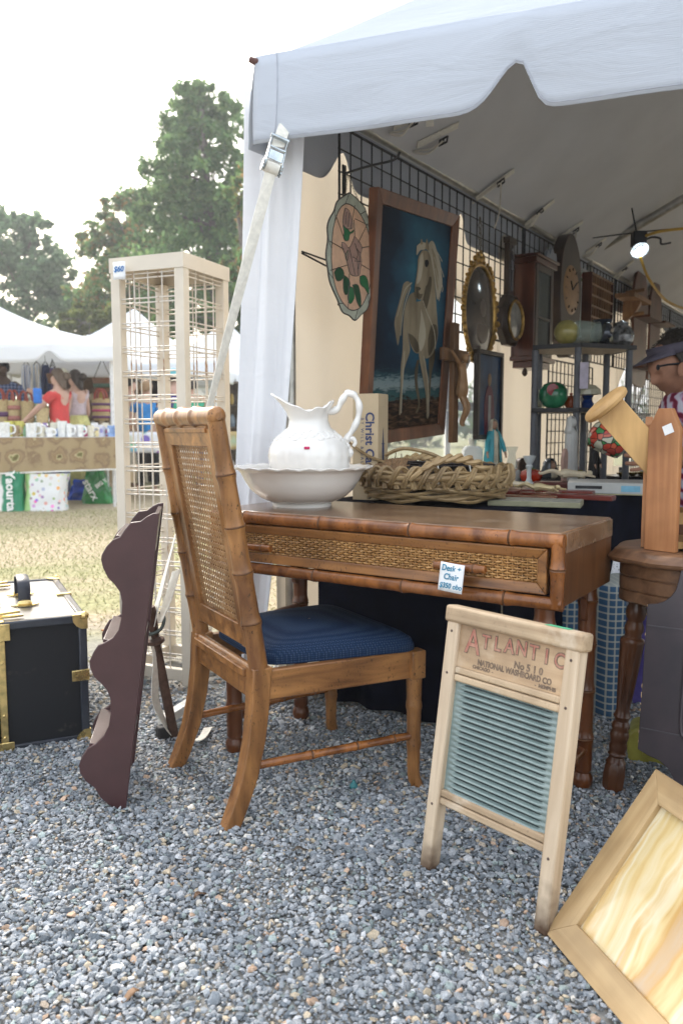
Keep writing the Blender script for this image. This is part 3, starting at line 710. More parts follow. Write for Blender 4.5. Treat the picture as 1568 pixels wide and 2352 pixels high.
# ------------------------------------------------------------------ chair : local x forward, y left
cf = V((.868, .497, 0)).normalized(); cl = V((-cf.y, cf.x, 0))
jr = V((-.207, 2.0, 0)); CO = jr+cl*.205
chair = thing('cane_back_chair', 'honey brown bamboo style side chair with cane back and blue seat', 'chair', CO, math.atan2(cf.y, cf.x))
HW = .205; BT = 1.030; JZ = .392
def bx_(z): return -.105*((z-JZ)/(BT-JZ))**1.05 if z > JZ else 0
for s in (-1, 1):
    # sabre rear leg, square in section
    q = MB(); prof = [(.0, .405), (-.004, .36), (-.008, .30), (-.018, .22), (-.038, .13), (-.066, .055), (-.090, .0)]
    vs = []; n = len(prof)
    for i, (x, z) in enumerate(prof):
        w = .0245-.0045*i/n; d = .026-.006*i/n; y = s*(HW+.008*i/n)
        vs += [(x-d, y-w, z), (x+d, y-w, z), (x+d, y+w, z), (x-d, y+w, z)]
    fs = [(0,1,2,3), tuple(4*(n-1)+k for k in (3,2,1,0))]
    for i in range(n-1):
        for k in range(4): fs.append((4*i+k, 4*(i+1)+k, 4*(i+1)+(k+1) % 4, 4*i+(k+1) % 4))
    q.add(vs, fs); q.build('rear_leg', honey, chair, bevel=.003)
    q = MB(); pts = []; rs = []; L = BT-JZ
    zs = sorted(set([JZ-.004+i*(L+.004)/24 for i in range(25)]+[JZ+L*x+e for x in (.20, .40, .58, .78) for e in (-.012, -.004, -.0008, 0, .0008, .004, .012)]))
    for z in zs:
        b = 0
        for x in (.20, .40, .58, .78):
            d = z-(JZ+L*x); b += .16*math.exp(-(d/.010)**2)-(.12 if abs(d) < .0005 else 0)
        pts.append((bx_(z)-.002, s*(HW+.002), z)); rs.append(.0235*(1+b)*(1.02-.10*(z-JZ)/L))
    q.tube(pts, rs, 16, up=(0, 1, 0))
    for i in range(len(zs)-1):
        if any(abs((zs[i]+zs[i+1])/2-JZ-L*x-.0016) < .002 for x in (.20, .40, .58, .78)):
            for j in range(16): q.mi[i*16+j] = 1
    q.build('back_post', [honey, joint], chair)
    # inner flat stile
    q = MB(); vs = []; k = 12
    for i in range(k+1):
        z = .445+(BT-.03-.445)*i/k; x = bx_(z)
        for dx, dy in ((-.012, .026), (.012, .026), (.012, .074), (-.012, .074)): vs.append((x+dx, s*(HW-dy+.008), z))
    fs = [(0,1,2,3), tuple(4*k+e for e in (3,2,1,0))]+[(4*i+e, 4*(i+1)+e, 4*(i+1)+(e+1) % 4, 4*i+(e+1) % 4) for i in range(k) for e in range(4)]
    q.add(vs, fs); q.build('back_stile', honey, chair, bevel=.003)
q = MB(); y0, y1 = HW+.026, -HW-.026; pts = []; rs = []
for i in range(61):
    f = i/60; b = sum(.20*math.exp(-((f-x)*.46/.009)**2) for x in (.22, .45, .68)); e = min(f, 1-f)*.46
    pts.append((bx_(BT)-.002, y0+(y1-y0)*f, BT)); rs.append(.0235*(1+b)*(1 if e > .012 else math.sqrt(max(.15, e/.012))))
q.tube(pts, rs, 16); q.build('crest_rail', honey, chair)
def back_rail(z0, z1, t=.012):
    q = MB(); vs = []
    for z in (z0, z1):
        for dx, y in ((-t, -HW+.05), (t, -HW+.05), (t, HW-.05), (-t, HW-.05)): vs.append((bx_(z)+dx, y, z))
    q.add(vs, [(3,2,1,0),(4,5,6,7),(0,1,5,4),(1,2,6,5),(2,3,7,6),(3,0,4,7)]); return q
back_rail(BT-.075, BT-.012).build('top_rail', honey_x, chair, bevel=.003)
back_rail(BT-.040, BT-.028, .017).build('top_moulding', honey_x, chair, bevel=.002)
back_rail(.448, .505).build('lower_rail', honey_x, chair, bevel=.003)
# cane
def cane():
    q = MB(); ya, yb = -HW+.064, HW-.064; za, zb = .497, BT-.070; p = .0168; ny = int((yb-ya)/p); nz_ = int((zb-za)/p)
    def P(y, z, o=0): return (bx_(z)+o, y, z)
    def strand(a, b, w, o, n):
        for i in range(n):
            f, g2 = i/n, (i+1)/n
            q.bar(P(a[0]+(b[0]-a[0])*f, a[1]+(b[1]-a[1])*f, o), P(a[0]+(b[0]-a[0])*g2, a[1]+(b[1]-a[1])*g2, o), w, .0012, up=(1, 0, .1))
    for i in range(ny+1):
        for e in (-.0019, .0019): strand((ya+i*p+e, za), (ya+i*p+e, zb), .0013, 0, 6)
    for j in range(nz_+1):
        for e in (-.0019, .0019): strand((ya, za+j*p+e), (yb, za+j*p+e), .0014, .0006, 1)
    w_, h_ = yb-ya, zb-za
    for k in range(-nz_-1, ny+1):
        for sg in (1, -1):
            c0 = (k+.5)*p
            lo = max(0, -c0); hi = min(h_, w_-c0)
            if hi-lo < .004: continue
            a = (c0+lo, za+lo); b = (c0+hi, za+hi)
            f = (lambda y: ya+y) if sg > 0 else (lambda y: yb-y)
            strand((f(a[0]), a[1]), (f(b[0]), b[1]), .0019, -.0006*sg, max(1, int((hi-lo)/.09)))
    return q
cane().build('cane_panel', wood('cane', (.26,.135,.055), (.50,.30,.14), (1,1,1), 60, .5, 0), chair, kind='stuff')
# seat
DP = .46; FW = .238
def rail(a, b, t, z0, z1):
    q = MB(); a, b = V((*a, 0)), V((*b, 0)); q.bar(a+V((0, 0, (z0+z1)/2)), b+V((0, 0, (z0+z1)/2)), t, z1-z0); return q
rail((.02, -HW-.002), (DP-.02, -FW), .024, .318, .394).build('seat_rail', honey_x, chair, bevel=.003)
rail((.02, HW+.002), (DP-.02, FW), .024, .318, .394).build('seat_rail', honey_x, chair, bevel=.003)
rail((DP-.008, -FW-.01), (DP-.008, FW+.01), .026, .318, .394).build('seat_rail', honey_x, chair, bevel=.003)
rail((-.004, -HW+.02), (-.004, HW-.02), .030, .318, .394).build('seat_rail', honey_x, chair, bevel=.003)
q = MB(); q.tube([(-.012, -HW+.022, .396), (-.012, HW-.022, .396)], .011, 12); q.box(-.034, .0, -HW+.022, HW-.022, .376, .396); q.build('rear_rail_moulding', honey_x, chair, bevel=.002)
for s in (-1, 1):
    q = MB(); q.box(DP-.030, DP+.014, s*(FW+.003)-.021, s*(FW+.003)+.021, .316, .395); q.build('corner_block', honey, chair, bevel=.003)
    q = MB(); pts = []; rs = []
    for i in range(40):
        z = .335*(1-i/39); f = i/39
        b = sum(.14*math.exp(-((z-x)/.009)**2) for x in (.235, .125)); fl = max(0, (.05-z)/.05)
        pts.append((DP-.008+.010*fl*fl, s*(FW-.001+.006*fl*fl), z)); rs.append(.0225*(1+b)*(1-.26*f)+.002*fl)
    q.tube(pts, rs, 16, up=(0, 1, 0)); q.build('front_leg', honey, chair)
    q = MB(); bamboo(q, (-.022, s*(HW+.004), .150), (DP-.008, s*FW, .150), .0110, (.34, .62, .86), 12); q.build('stretcher', [rodw, joint], chair)
def seat_cloth():
    m, n, o = _nodes('blue_seat_fabric'); b = _bsdf(n, o, .85, 0, .2); b.inputs['Sheen Weight'].default_value = 0
    t = n.nodes.new('ShaderNodeTexCoord'); mp = n.nodes.new('ShaderNodeMapping'); mp.inputs['Rotation'].default_value = (0, 0, rad(45)); mp.inputs['Scale'].default_value = (180, 180, 180)
    n.links.new(t.outputs['Object'], mp.inputs[0]); vo = n.nodes.new('ShaderNodeTexVoronoi'); vo.inputs['Scale'].default_value = 1; vo.inputs['Randomness'].default_value = .12
    n.links.new(mp.outputs[0], vo.inputs[0])
    f = _ramp(n, vo.outputs['Distance'], [(.20, (.040,.064,.105)), (.42, (.012,.030,.074)), (.6, (.007,.019,.050))]).outputs[0]
    n.links.new(f, b.inputs['Base Color']); n.links.new(_bump(n, vo.outputs['Distance'], .2, .001), b.inputs['Normal']); return m
q = MB()
def seat_f(a, b):
    # a around, b from rim to centre
    th = 2*math.pi*a; e = .22
    cx_, sy_ = math.cos(th), math.sin(th); sx = math.copysign(abs(cx_)**e, cx_); sy = math.copysign(abs(sy_)**e, sy_)
    prof = [(0.985, .0), (1.0, .006), (1.0, .020), (.975, .036), (.90, .048), (.72, .056), (.45, .060), (.2, .062), (0.02, .062)]
    i = min(len(prof)-1, int(round(b*(len(prof)-1)))); rr, zz2 = prof[i]
    x = .028+(DP-.028+.006)/2*(1+sx*rr); wd = (HW-.024+(FW+.02-HW+.024)*min(1, x/DP))
    return (x, wd*sy*rr, .392+zz2+.004*math.sin(x*9))
q.grid(64, 8, seat_f); sc_ = q.build('seat_cushion', seat_cloth(), chair, ang=60)
q = MB(); q.tube([seat_f(i/64, .06)[:2]+(.398,) for i in range(64)], .0042, 6, closed=True); q.build('piping', seat_cloth(), sc_)

# ------------------------------------------------------------------ basin and pitcher
china = pm('white_ironstone', (.80,.775,.735), .10, 0, .03, 8, 0, 0, .6, .35, rv=.04)
bc = gp(694, 1161, .762); 
basin = thing('wash_basin', 'wide cream ironstone wash basin under the pitcher on the desk', 'basin', bc)
q = MB(); RB = .218
def brim(r, z, th, i):
    k = 1+(.013*math.cos(th*22)*max(0, (r-.19)/.028) if r > .19 else 0); return (r*k*math.cos(th), r*k*math.sin(th), z+(.002*math.cos(th*22) if r > .20 else 0))
q.lathe([(.085, 0), (.092, .0), (.093, .008), (.088, .011), (.105, .016), (.135, .030), (.160, .052), (.178, .080), (.190, .104), (.200, .114), (RB, .119), (RB+.001, .123), (RB-.006, .1245), (.198, .120), (.185, .106), (.172, .080), (.152, .054), (.125, .034), (.085, .022), (.0, .020)], 88, brim, cap=False)
q.add([(.085*math.cos(2*math.pi*i/40), .085*math.sin(2*math.pi*i/40), 0) for i in range(40)], [tuple(range(40))[::-1]])
q.build('bowl', china, basin, ang=60)
pc = bc+V((.023, .0, .020))
pit = thing('ironstone_pitcher', 'white ironstone pitcher with scroll handle standing in the basin', 'pitcher', pc)
prof = [(.074, 0), (.080, .004), (.080, .014), (.092, .034), (.110, .068), (.122, .100), (.127, .135), (.124, .160), (.110, .185), (.084, .206), (.066, .224), (.0585, .242), (.060, .258), (.068, .274), (.080, .290)]
def pf(r, z, th, i):
    lob = 1+.028*abs(math.cos(th*8))*math.exp(-((z-.12)/.05)**2)-(.012*math.exp(-((z-.12)/.05)**2))
    sp = max(0, math.cos(th-math.pi))          # spout towards -x
    k = max(0, (z-.235)/.055)
    rr = r*lob*(1+k*.34*sp**1.7-.04*k*(1-sp)); dz = k*(.034*sp**1.8+.012*max(0, math.cos(th))**2-.016*math.sin(th)**2)
    sw = .004*k*math.sin(th*9)*(1-sp)
    return (rr*math.cos(th)-(.012*k*sp), rr*math.sin(th)*(1-.10*k*sp), z+dz+sw)
q = MB(); q.lathe(prof, 96, pf, cap=False)
inner = [(r-.006, z) for r, z in prof[::-1]]
q2 = MB(); 
q.lathe([(prof[-1][0], prof[-1][1]), (prof[-1][0]-.003, prof[-1][1]+.003)]+[(max(.01, r), z) for r, z in inner[:9]], 96, pf, cap=False)
q.add([(.080*math.cos(2*math.pi*i/40), .080*math.sin(2*math.pi*i/40), 0) for i in range(40)], [tuple(range(40))[::-1]])
q.build('body', china, pit, ang=60)
q = MB(); hp = spline([(.060, 0, .268), (.085, 0, .278), (.100, 0, .304), (.116, 0, .324), (.137, 0, .322), (.153, 0, .296), (.152, 0, .258), (.138, 0, .222), (.118, 0, .192), (.112, 0, .176), (.118, 0, .160), (.126, 0, .148), (.122, 0, .132)], 5)
q.tube(hp, [.0115+.004*math.sin(i*.42)**2 for i in range(len(hp))], 10, fl=.75)
for (x, z, r_) in ((.120, .328, .014), (.137, .324, .012), (.104, .312, .011), (.112, .178, .012), (.138, .222, .011), (.082, .280, .011)): q.ell((x, 0, z), (r_, r_*.8, r_*.8), 10, 7)
q.tube(spline([(.114, 0, .186), (.134, 0, .188), (.142, 0, .176), (.136, 0, .164)], 5), [.010, .010, .0095, .009, .009, .008, .008, .007, .007, .006, .006, .006, .006, .006, .006, .005][:16], 8)
q.build('handle', china, pit, ang=60)
q = MB()
for k in range(14):                             # raised scrollwork on the shoulder
    th = -math.pi/2+(k-6.5)*.24
    for sgn in (1, -1):
        pts = []
        for i in range(10):
            a = i/9*4.4; rr = .014*(1-i/13); zc = .196+.005*math.sin(k*2.1); w = th+sgn*(rr*math.sin(a))/.10; z = zc+rr*math.cos(a)
            r0 = np.interp(z, [p[1] for p in prof], [p[0] for p in prof]); pts.append((r0*math.cos(w), r0*math.sin(w), z))
        q.tube(pts, .0022, 5)
q.build('relief_scrolls', china, pit)
q = MB(TX((0, 0, 0))); th = -math.pi/2-.02
q.grid(4, 2, lambda a, b: (.1266*math.cos(th+(a-.5)*.13), .1266*math.sin(th+(a-.5)*.13), .158+.008*b)); q.build('price_sticker', pm('pink_sticker', (.62,.04,.14), .6), pit, solid=.0006)
# ================================================================== foreground goods
# ---- black trunk
tx = V((.9, .438, 0)).normalized(); ty = V((-.438, .9, 0)).normalized(); TR = gp(203, 1698)
TW, TD, TH = .53, .72, .405
trunk = thing('steamer_trunk', 'black steamer trunk with brass corners standing on the gravel', 'trunk', TR-tx*TW, math.atan2(tx.y, tx.x))
vinyl = pm('black_vinyl', (.013,.014,.017), .40, 0, .5, 9, .25, 300, .5, 0, 0, (.026,.027,.030))
bind = pm('dark_blue_binding', (.035,.04,.052), .22, 0, .2, 20)
brass = pm('worn_brass', (.62,.47,.20), .30, .92, .3, 35, .15, 90)
def scuffs():
    m, n, o = _nodes('scuffed_vinyl'); b = _bsdf(n, o, .55, 0, .3)
    a = _noise(n, 7, (1, 1, 1.6), 5); f = _ramp(n, a.outputs[0], [(.62, (0,0,0)), (.76, (.5,.5,.5))]).outputs[0]
    c = _noise(n, 60, None, 4); f2 = _ramp(n, c.outputs[0], [(.45, (0,0,0)), (.70, (1,1,1))]).outputs[0]
    col = _mix(n, _mix(n, 1.0, f, f2, 'MULTIPLY'), (.012,.013,.016), (.22,.20,.16))
    n.links.new(col, b.inputs['Base Color']); g_ = _noise(n, 420, None, 2); n.links.new(_bump(n, g_.outputs[0], .18, .0008), b.inputs['Normal']); return m
q = MB(); q.box(.004, TW-.004, .004, TD-.004, .004, TH-.004); q.build('body', scuffs(), trunk, bevel=.004)
q = MB(); q.box(.018, TW-.018, .018, TD-.018, TH-.003, TH+.0015); q.build('lid_panel', pm('polished_lid_vinyl_glare', (.06,.062,.07), .30, 0, .3, 10, .02, 60, 1.0, .6, rv=.05), trunk)  # glossy lid, its black lifted to grey to stand in for sky glare
for (a, b) in (((0, 0, 0), (TW, 0, 0)), ((0, 0, TH), (TW, 0, TH)), ((TW, 0, 0), (TW, 0, TH)), ((0, 0, 0), (0, 0, TH)), ((TW, 0, TH), (TW, TD, TH)), ((0, 0, TH), (0, TD, TH)), ((0, TD, TH), (TW, TD, TH)), ((TW, 0, 0), (TW, TD, 0)), ((TW, TD, 0), (TW, TD, TH)), ((0, TD, 0), (TW, TD, 0)), ((0, TD, 0), (0, TD, TH)), ((0, 0, 0), (0, TD, 0))):
    q = MB(); a, b = V(a), V(b); c = V((TW/2, TD/2, TH/2)); off = lambda p: V((p.x+(.007 if p.x < c.x else -.007), p.y+(.007 if p.y < c.y else -.007), p.z+(.007 if p.z < c.z else -.007)))
    q.bar(off(a), off(b), .026, .026, up=(0, 0, 1) if abs((b-a).z) < .1 else (0, 1, 0)); q.build('edge_binding', bind, trunk, bevel=.005)
for x in (0, TW):
    for y in (0, TD):
        for z in (0, TH):
            q = MB(); sx = -1 if x else 1; sy = -1 if y else 1; sz = -1 if z else 1
            # rounded brass cap hugging three faces
            for ax in range(3):
                pts = [(0, 0), (.046, 0), (.044, .022), (.034, .036), (.020, .045), (0, .046)]; t0, t1 = -.0085, -.0055
                if ax == 0: q.add([(x+sx*t0, y+sy*a-sy*.008, z+sz*b-sz*.008) for a, b in pts]+[(x+sx*t1, y+sy*a-sy*.008, z+sz*b-sz*.008) for a, b in pts], [tuple(range(6)), tuple(range(6, 12))[::-1]]+[(i, (i+1) % 6, 6+(i+1) % 6, 6+i) for i in range(6)])
                if ax == 1: q.add([(x+sx*a-sx*.008, y+sy*t0, z+sz*b-sz*.008) for a, b in pts]+[(x+sx*a-sx*.008, y+sy*t1, z+sz*b-sz*.008) for a, b in pts], [tuple(range(6)), tuple(range(6, 12))[::-1]]+[(i, (i+1) % 6, 6+(i+1) % 6, 6+i) for i in range(6)])
                if ax == 2: q.add([(x+sx*a-sx*.008, y+sy*b-sy*.008, z+sz*t0) for a, b in pts]+[(x+sx*a-sx*.008, y+sy*b-sy*.008, z+sz*t1) for a, b in pts], [tuple(range(6)), tuple(range(6, 12))[::-1]]+[(i, (i+1) % 6, 6+(i+1) % 6, 6+i) for i in range(6)])
            q.ell((x-sx*.001, y-sy*.001, z-sz*.001+(.002 if z else 0)), .0135, 10, 7); q.build('corner_cap', brass, trunk)
mx_ = TW-.262
for s in (-1, 1):
    xx = mx_+s*.0135
    q = MB(); q.box(xx-.011, xx+.011, -.0125, -.004, .02, TH-.02); q.box(xx-.011, xx+.011, -.006, TD-.02, TH+.004, TH+.0085); q.build('brass_strip', brass, trunk, bevel=.002)
    for z in (.05, .12, TH-.12, TH-.05):
        q = MB(); q.ell((xx, -.0135, z), (.005, .003, .005), 8, 5); q.build('rivet', brass, trunk)
    for z0, z1 in ((-.003, .035), (TH-.05, TH+.002)):
        q = MB(); q.box(mx_+s*.018-.022, mx_+s*.018+.022, -.0155, -.0115, z0, z1); q.build('clasp_plate', brass, trunk, bevel=.002)
q = MB(); q.box(TW-.045, TW+.009, -.0135, -.004, .20, .235); q.build('side_clip', brass, trunk, bevel=.002)
q = MB(); q.box(TW-.040, TW+.010, .36, .385, TH-.004, TH+.0095); q.build('side_clip', brass, trunk, bevel=.002)
for y in (.055, .60):
    lt = bpy.data.objects.new('draw_latch', None); C.objects.link(lt); lt.parent = trunk; lt.location = (mx_, y, TH+.008); lt.empty_display_size = .02
    q = MB(); q.prism([(-.055, -.018), (-.03, -.022), (.06, -.016), (.085, -.006), (.085, .006), (.06, .016), (-.03, .022), (-.055, .018)], .0, .006, 'z'); q.build('latch_plate', brass, lt, bevel=.001)
    q = MB(); q.add([(-.02, -.011, .006), (.075, -.008, .012), (.075, .008, .012), (-.02, .011, .006), (-.02, -.011, .016), (.075, -.008, .020), (.075, .008, .020), (-.02, .011, .016)], [(3,2,1,0),(4,5,6,7),(0,1,5,4),(1,2,6,5),(2,3,7,6),(3,0,4,7)]); q.build('latch_lever', brass, lt, bevel=.002)
q = MB(TX((mx_, .28, TH+.008))); q.box(-.05, .03, -.02, .02, 0, .012); q.tube([(-.03, .0, .012)]+[(-.03+.0, .011*math.cos(a), .020+.011*math.sin(a)) for a in [i*math.pi/8 for i in range(9)]], .0025, 6); q.build('lock_plate', brass, trunk)
hx = mx_+.105
q = MB(); hy = [(.245, .012), (.25, .05), (.262, .075), (.30, .088), (.36, .088), (.40, .075), (.412, .05), (.417, .012)]
q.tube(spline([(hx, y, TH+z) for y, z in hy], 4), .020, 8, fl=.22, up=(0, 0, 1)); q.build('handle', pm('dark_leather', (.022,.024,.035), .38, 0, .2, 40), trunk)
for y in (.235, .427):
    q = MB(TX((hx, y, TH+.004))); q.prism(spl2([(-.045, 0), (0, -.02), (.045, 0), (0, .02), (-.045, 0)], 4)[:-1], 0, .004, 'z'); q.ell((0, 0, .008), (.024, .016, .012), 12, 6); q.build('handle_mount', brass, trunk)

# ---- maroon scalloped shelf, leaning
mar = pm('maroon_paint', (.058,.026,.027), .34, 0, .12, 12, .12, 90, .5, .1)
SP = gp(287, 1868); SWv = V((-.05, .28, 0)); sn = V((-.06, -1, 0)).normalized()
prof = [(975,205),(940,205),(900,225),(860,255),(800,262),(760,310),(735,350),(690,368),(650,410),(622,460),(618,490),(630,540),(660,600),(700,640),(735,690),(747,750),(742,850),(725,920),(690,970),(640,1000),(600,1015),(570,1060),(548,1110),(550,1150),(575,1210),(620,1250),(655,1290),(675,1340),(678,1430),(665,1510),(635,1570),(585,1620),(535,1650),(500,1700),(482,1750),(490,1800),(525,1850),(580,1890),(615,1950),(660,1990),(720,2025),(755,2048),(769,2044)]
def sh(zx, zy): return pl(zx/2.667, zy/2.667+1102.3, SP, sn)-SP
shelf = thing('scalloped_wall_shelf', 'maroon painted wall shelf with scalloped sides leaning by the trunk', 'shelf', SP)
lows = min(sh(*p).z for p in prof); SP.z -= lows; shelf.location = SP
outl = [sh(*p) for p in prof]
for k in (0, 1):
    q = MB(); n = len(outl); t = SWv.normalized()*.014; o_ = SWv*k
    q.add([p+o_ for p in outl]+[p+o_+t for p in outl], [tuple(range(n)), tuple(range(n, 2*n))[::-1]]+[(i, n+i, n+(i+1) % n, (i+1) % n) for i in range(n)]); q.build('side_plate', mar, shelf, bevel=.002)
bt, bb = sh(972, 215), sh(769, 2040); bdir = (bt-bb).normalized(); fr_ = sn.cross(bdir).normalized()
def plank(front, back, th, name):
    q = MB(); f, b_ = front, back; up_ = (b_-f).cross(SWv).normalized(); 
    if up_.z < 0: up_ = -up_
    up_ *= th; w0 = SWv.normalized()*.014; w1 = SWv
    q.add([f+w0, b_+w0, b_+w1, f+w1, f+w0+up_, b_+w0+up_, b_+w1+up_, f+w1+up_], [(3,2,1,0),(4,5,6,7),(0,1,5,4),(1,2,6,5),(2,3,7,6),(3,0,4,7)]); q.build(name, mar, shelf, bevel=.0015)
def backpt(f): return bb+bdir*((f-bb).dot(bdir))
for p in ((625, 1012), (540, 1652), (705, 372)):
    f = sh(*p); plank(f, backpt(f)-(backpt(f)-f).normalized()*.004, .012, 'shelf_board')
a, b = sh(965, 225), sh(930, 500); q = MB(); w0 = SWv.normalized()*.014; n_ = (a-bb).cross(SWv).normalized()*.01
q.add([a+w0, a+SWv, b+SWv, b+w0, a+w0+n_, a+SWv+n_, b+SWv+n_, b+w0+n_], [(3,2,1,0),(4,5,6,7),(0,1,5,4),(1,2,6,5),(2,3,7,6),(3,0,4,7)]); q.build('back_rail', mar, shelf)

# ---- wire display tower
TN = V((-.577, 3.04, 0)); ta = V((-.305, .11, 0)).normalized(); tb2 = V((.125, .30, 0)).normalized(); TS = .325; TZ = 1.642
tower = thing('wire_display_tower', 'tall beige wire display tower with rusty wires and price card', 'display rack', TN, math.atan2(tb2.y, tb2.x))
# local x = tb2 direction (away to the right), local y = left
beige = pm('beige_enamel', (.62,.555,.46), .42, 0, .06, 6, .08, 60)
rusty = pm('rust_flecked_wire', (.62,.57,.50), .5, .1, .2, 22, 0, 0, .5, 0, 0, None)
def rustm():
    m, n, o = _nodes('rusting_white_wire'); b = _bsdf(n, o, .5, .1, .4); x = _noise(n, 11, None, 5); f = _ramp(n, x.outputs[0], [(.54, (.60,.55,.48)), (.64, (.30,.17,.09)), (.75, (.20,.09,.04))])
    n.links.new(f.outputs[0], b.inputs['Base Color']); return m
rw = rustm()
for x in (0, TS):
    for y in (0, TS):
        q = MB(); sx = 1 if x == 0 else -1; sy = 1 if y == 0 else -1
        q.box(min(x, x+sx*.040), max(x, x+sx*.040), min(y, y+sy*.040), max(y, y+sy*.040), .012, TZ-.052); q.build('corner_post', beige, tower, bevel=.003)
q = MB(); q.box(-.003, TS+.003, -.003, TS+.003, TZ-.004, TZ); q.box(-.003, TS+.003, -.003, .0, TZ-.054, TZ-.004); q.box(-.003, .0, 0, TS, TZ-.054, TZ-.004); q.box(TS, TS+.003, 0, TS, TZ-.054, TZ-.004); q.box(-.003, TS+.003, TS, TS+.003, TZ-.054, TZ-.004); q.build('top_cap', beige, tower)
for (a, b, c, d) in ((.04, TS-.04, .002, .03), (.04, TS-.04, TS-.03, TS-.002), (.002, .03, .04, TS-.04), (TS-.03, TS-.002, .04, TS-.04)):
    q = MB(); q.box(a, b, c, d, .03, .075); q.build('base_rail', beige, tower, bevel=.003)
mw = MB().tube([(0, 0, 0), (0, 0, 1)], .0030, 6).mesh('wire', rw)
def face_wires(f):
    for i in range(17):
        z = .115+i*.0905
        for e in (0, .0165): put_wire(tower, f(.038, z+e), f(TS-.038, z+e), mw)
    for s in (.10, .1625, .225): put_wire(tower, f(s, .07), f(s, TZ-.05), mw)
face_wires(lambda s, z: (.012, s, z)); face_wires(lambda s, z: (TS-.012, s, z)); face_wires(lambda s, z: (s, .012, z)); face_wires(lambda s, z: (s, TS-.012, z))
pcd = dp(274, 621, 3.11); pt = thing('price_card', 'white sixty dollar price card taped to the wire tower', 'tag', pcd, math.atan2(-.11, .305))
q = MB(); q.grid(4, 4, lambda a, b: ((a-.5)*.054, -.003*math.sin(3*a), (b-.5)*.064)); q.build('card', paper, pt, solid=.0006)
text('card_lettering', '$60', .028, pm('blue_marker_ink', (.03,.16,.42), .7), pt, M.Translation((.0, -.0055, .004)) @ M.Rotation(math.pi/2, 4, 'X'), shear=.2, bold=.0005)
# white foot bar, bracket and cables by the tower
q = MB(); a, b = gp(372, 1662, .05), gp(462, 1600, .06); a.z, b.z = .055, .06; q.bar(a, b, .034, .03); fb = thing('steel_foot_bar', 'white square steel foot bar lying beside the tent stake', 'bar', (0, 0, 0)); q.build('bar', pm('white_steel', (.76,.74,.68), .4), fb, bevel=.002)
q = MB(TX(gp(382, 1700), .5)); q.box(-.03, .03, -.02, .02, .0, .05); q.build('rubber_foot', pm('black_rubber', (.02,.02,.022), .7), fb, bevel=.006); fb.location = (0, 0, 0)
for pts, lab in (([(300, 1645), (330, 1662), (372, 1680), (400, 1700), (440, 1716)], 'thin black cable on the gravel running past the rubber foot'), ([(315, 1712), (352, 1694), (392, 1706), (375, 1735), (352, 1752)], 'thin black cable looping on the gravel behind the shelf')):
    q = MB(); q.tube(spline([gp(x, y, .012) for x, y in pts], 6), .0028, 6); tag(q.build('power_cable', dark), lab, 'cable')

# ---- washboard
WBX, WBY, WBP, WBA, WBL, WBH = .3017, 1.6449, -.8672, .1487, .598, .1568
wb = thing('glass_washboard', 'old pale wooden washboard with rippled glass propped before the desk', 'washboard', (WBX, WBY, 0), rot=(0, 0, 0))
wb.rotation_mode = 'XYZ'; wb.matrix_world = TX((WBX, WBY, .004), WBP) @ M.Rotation(-WBA, 4, 'X')
pale = wood('weathered_pale_wood', (.38,.265,.165), (.62,.48,.33), (1,1,.05), 40, .62, .25, 0, .2, 0, (.62,.52,.40))
palex = wood('weathered_pale_wood_x', (.38,.265,.165), (.62,.48,.33), (.05,1,1), 40, .62, .25, 0, .2, 0, (.62,.52,.40))
def post_mat():
    m, n, o = _nodes('washboard_post_wood'); b = _bsdf(n, o, .62, 0, .4)
    x = _noise(n, 40, (1, 1, .05), 6, .6); col = _ramp(n, x.outputs[0], [(.3, (.46,.34,.225)), (.72, (.70,.57,.42))]).outputs[0]
    t = n.nodes.new('ShaderNodeTexCoord'); sp = n.nodes.new('ShaderNodeSeparateXYZ'); n.links.new(t.outputs['Object'], sp.inputs[0])
    y = _noise(n, 14, None, 4); ad = n.nodes.new('ShaderNodeMath'); ad.operation = 'MULTIPLY_ADD'; ad.inputs[1].default_value = .16; n.links.new(y.outputs[0], ad.inputs[0]); n.links.new(sp.outputs[2], ad.inputs[2])
    f = _ramp(n, ad.outputs[0], [(.085, (1,1,1)), (.17, (0,0,0))]).outputs[0]      # wet rot stain on the foot
    col = _mix(n, f, col, (.085,.048,.028)); n.links.new(col, b.inputs['Base Color']); n.links.new(_bump(n, x.outputs[0], .25, .001), b.inputs['Normal']); return m
pw_ = post_mat()
for s in (-1, 1):
    q = MB(); q.box(s*WBH-.0165, s*WBH+.0165, -.0165, .0165, 0, WBL-.032); q.build('side_post', pw_, wb, bevel=.004)
    for z in (.15, .45, .545):
        q = MB(); q.ell((s*WBH, -.0168, z), (.0032, .0015, .0032), 8, 5); q.build('nail_head', pm('rusty_nail', (.09,.06,.05), .7), wb)
q = MB(); q.box(-WBH-.024, WBH+.024, -.020, .020, WBL-.034, WBL+.004); q.build('top_bar', palex, wb, bevel=.007, seg=3)
q = MB(); q.box(WBH-.075, WBH-.020, -.009, .011, WBL+.0045, WBL+.0052); q.build('green_sticker', pm('green_tape', (.08,.42,.22), .6), wb)
inn = WBH-.0165
q = MB(); q.box(-inn, inn, -.006, .006, WBL-.130, WBL-.034); q.build('print_board', wood('print_board_wood', (.40,.26,.155), (.58,.42,.27), (.06,1,1), 38, .6, .2, 0, .2, 0, (.55,.42,.29)), wb)
def cross(z0, z1, nm):
    q = MB(); q.box(-inn, inn, -.012, .010, z0, z1); q.build(nm, palex, wb, bevel=.004)
cross(WBL-.163, WBL-.147, 'cross_rail'); cross(WBL-.1455, WBL-.1305, 'cross_rail')
cross(.172, .188, 'cross_rail'); cross(.154, .1705, 'cross_rail')
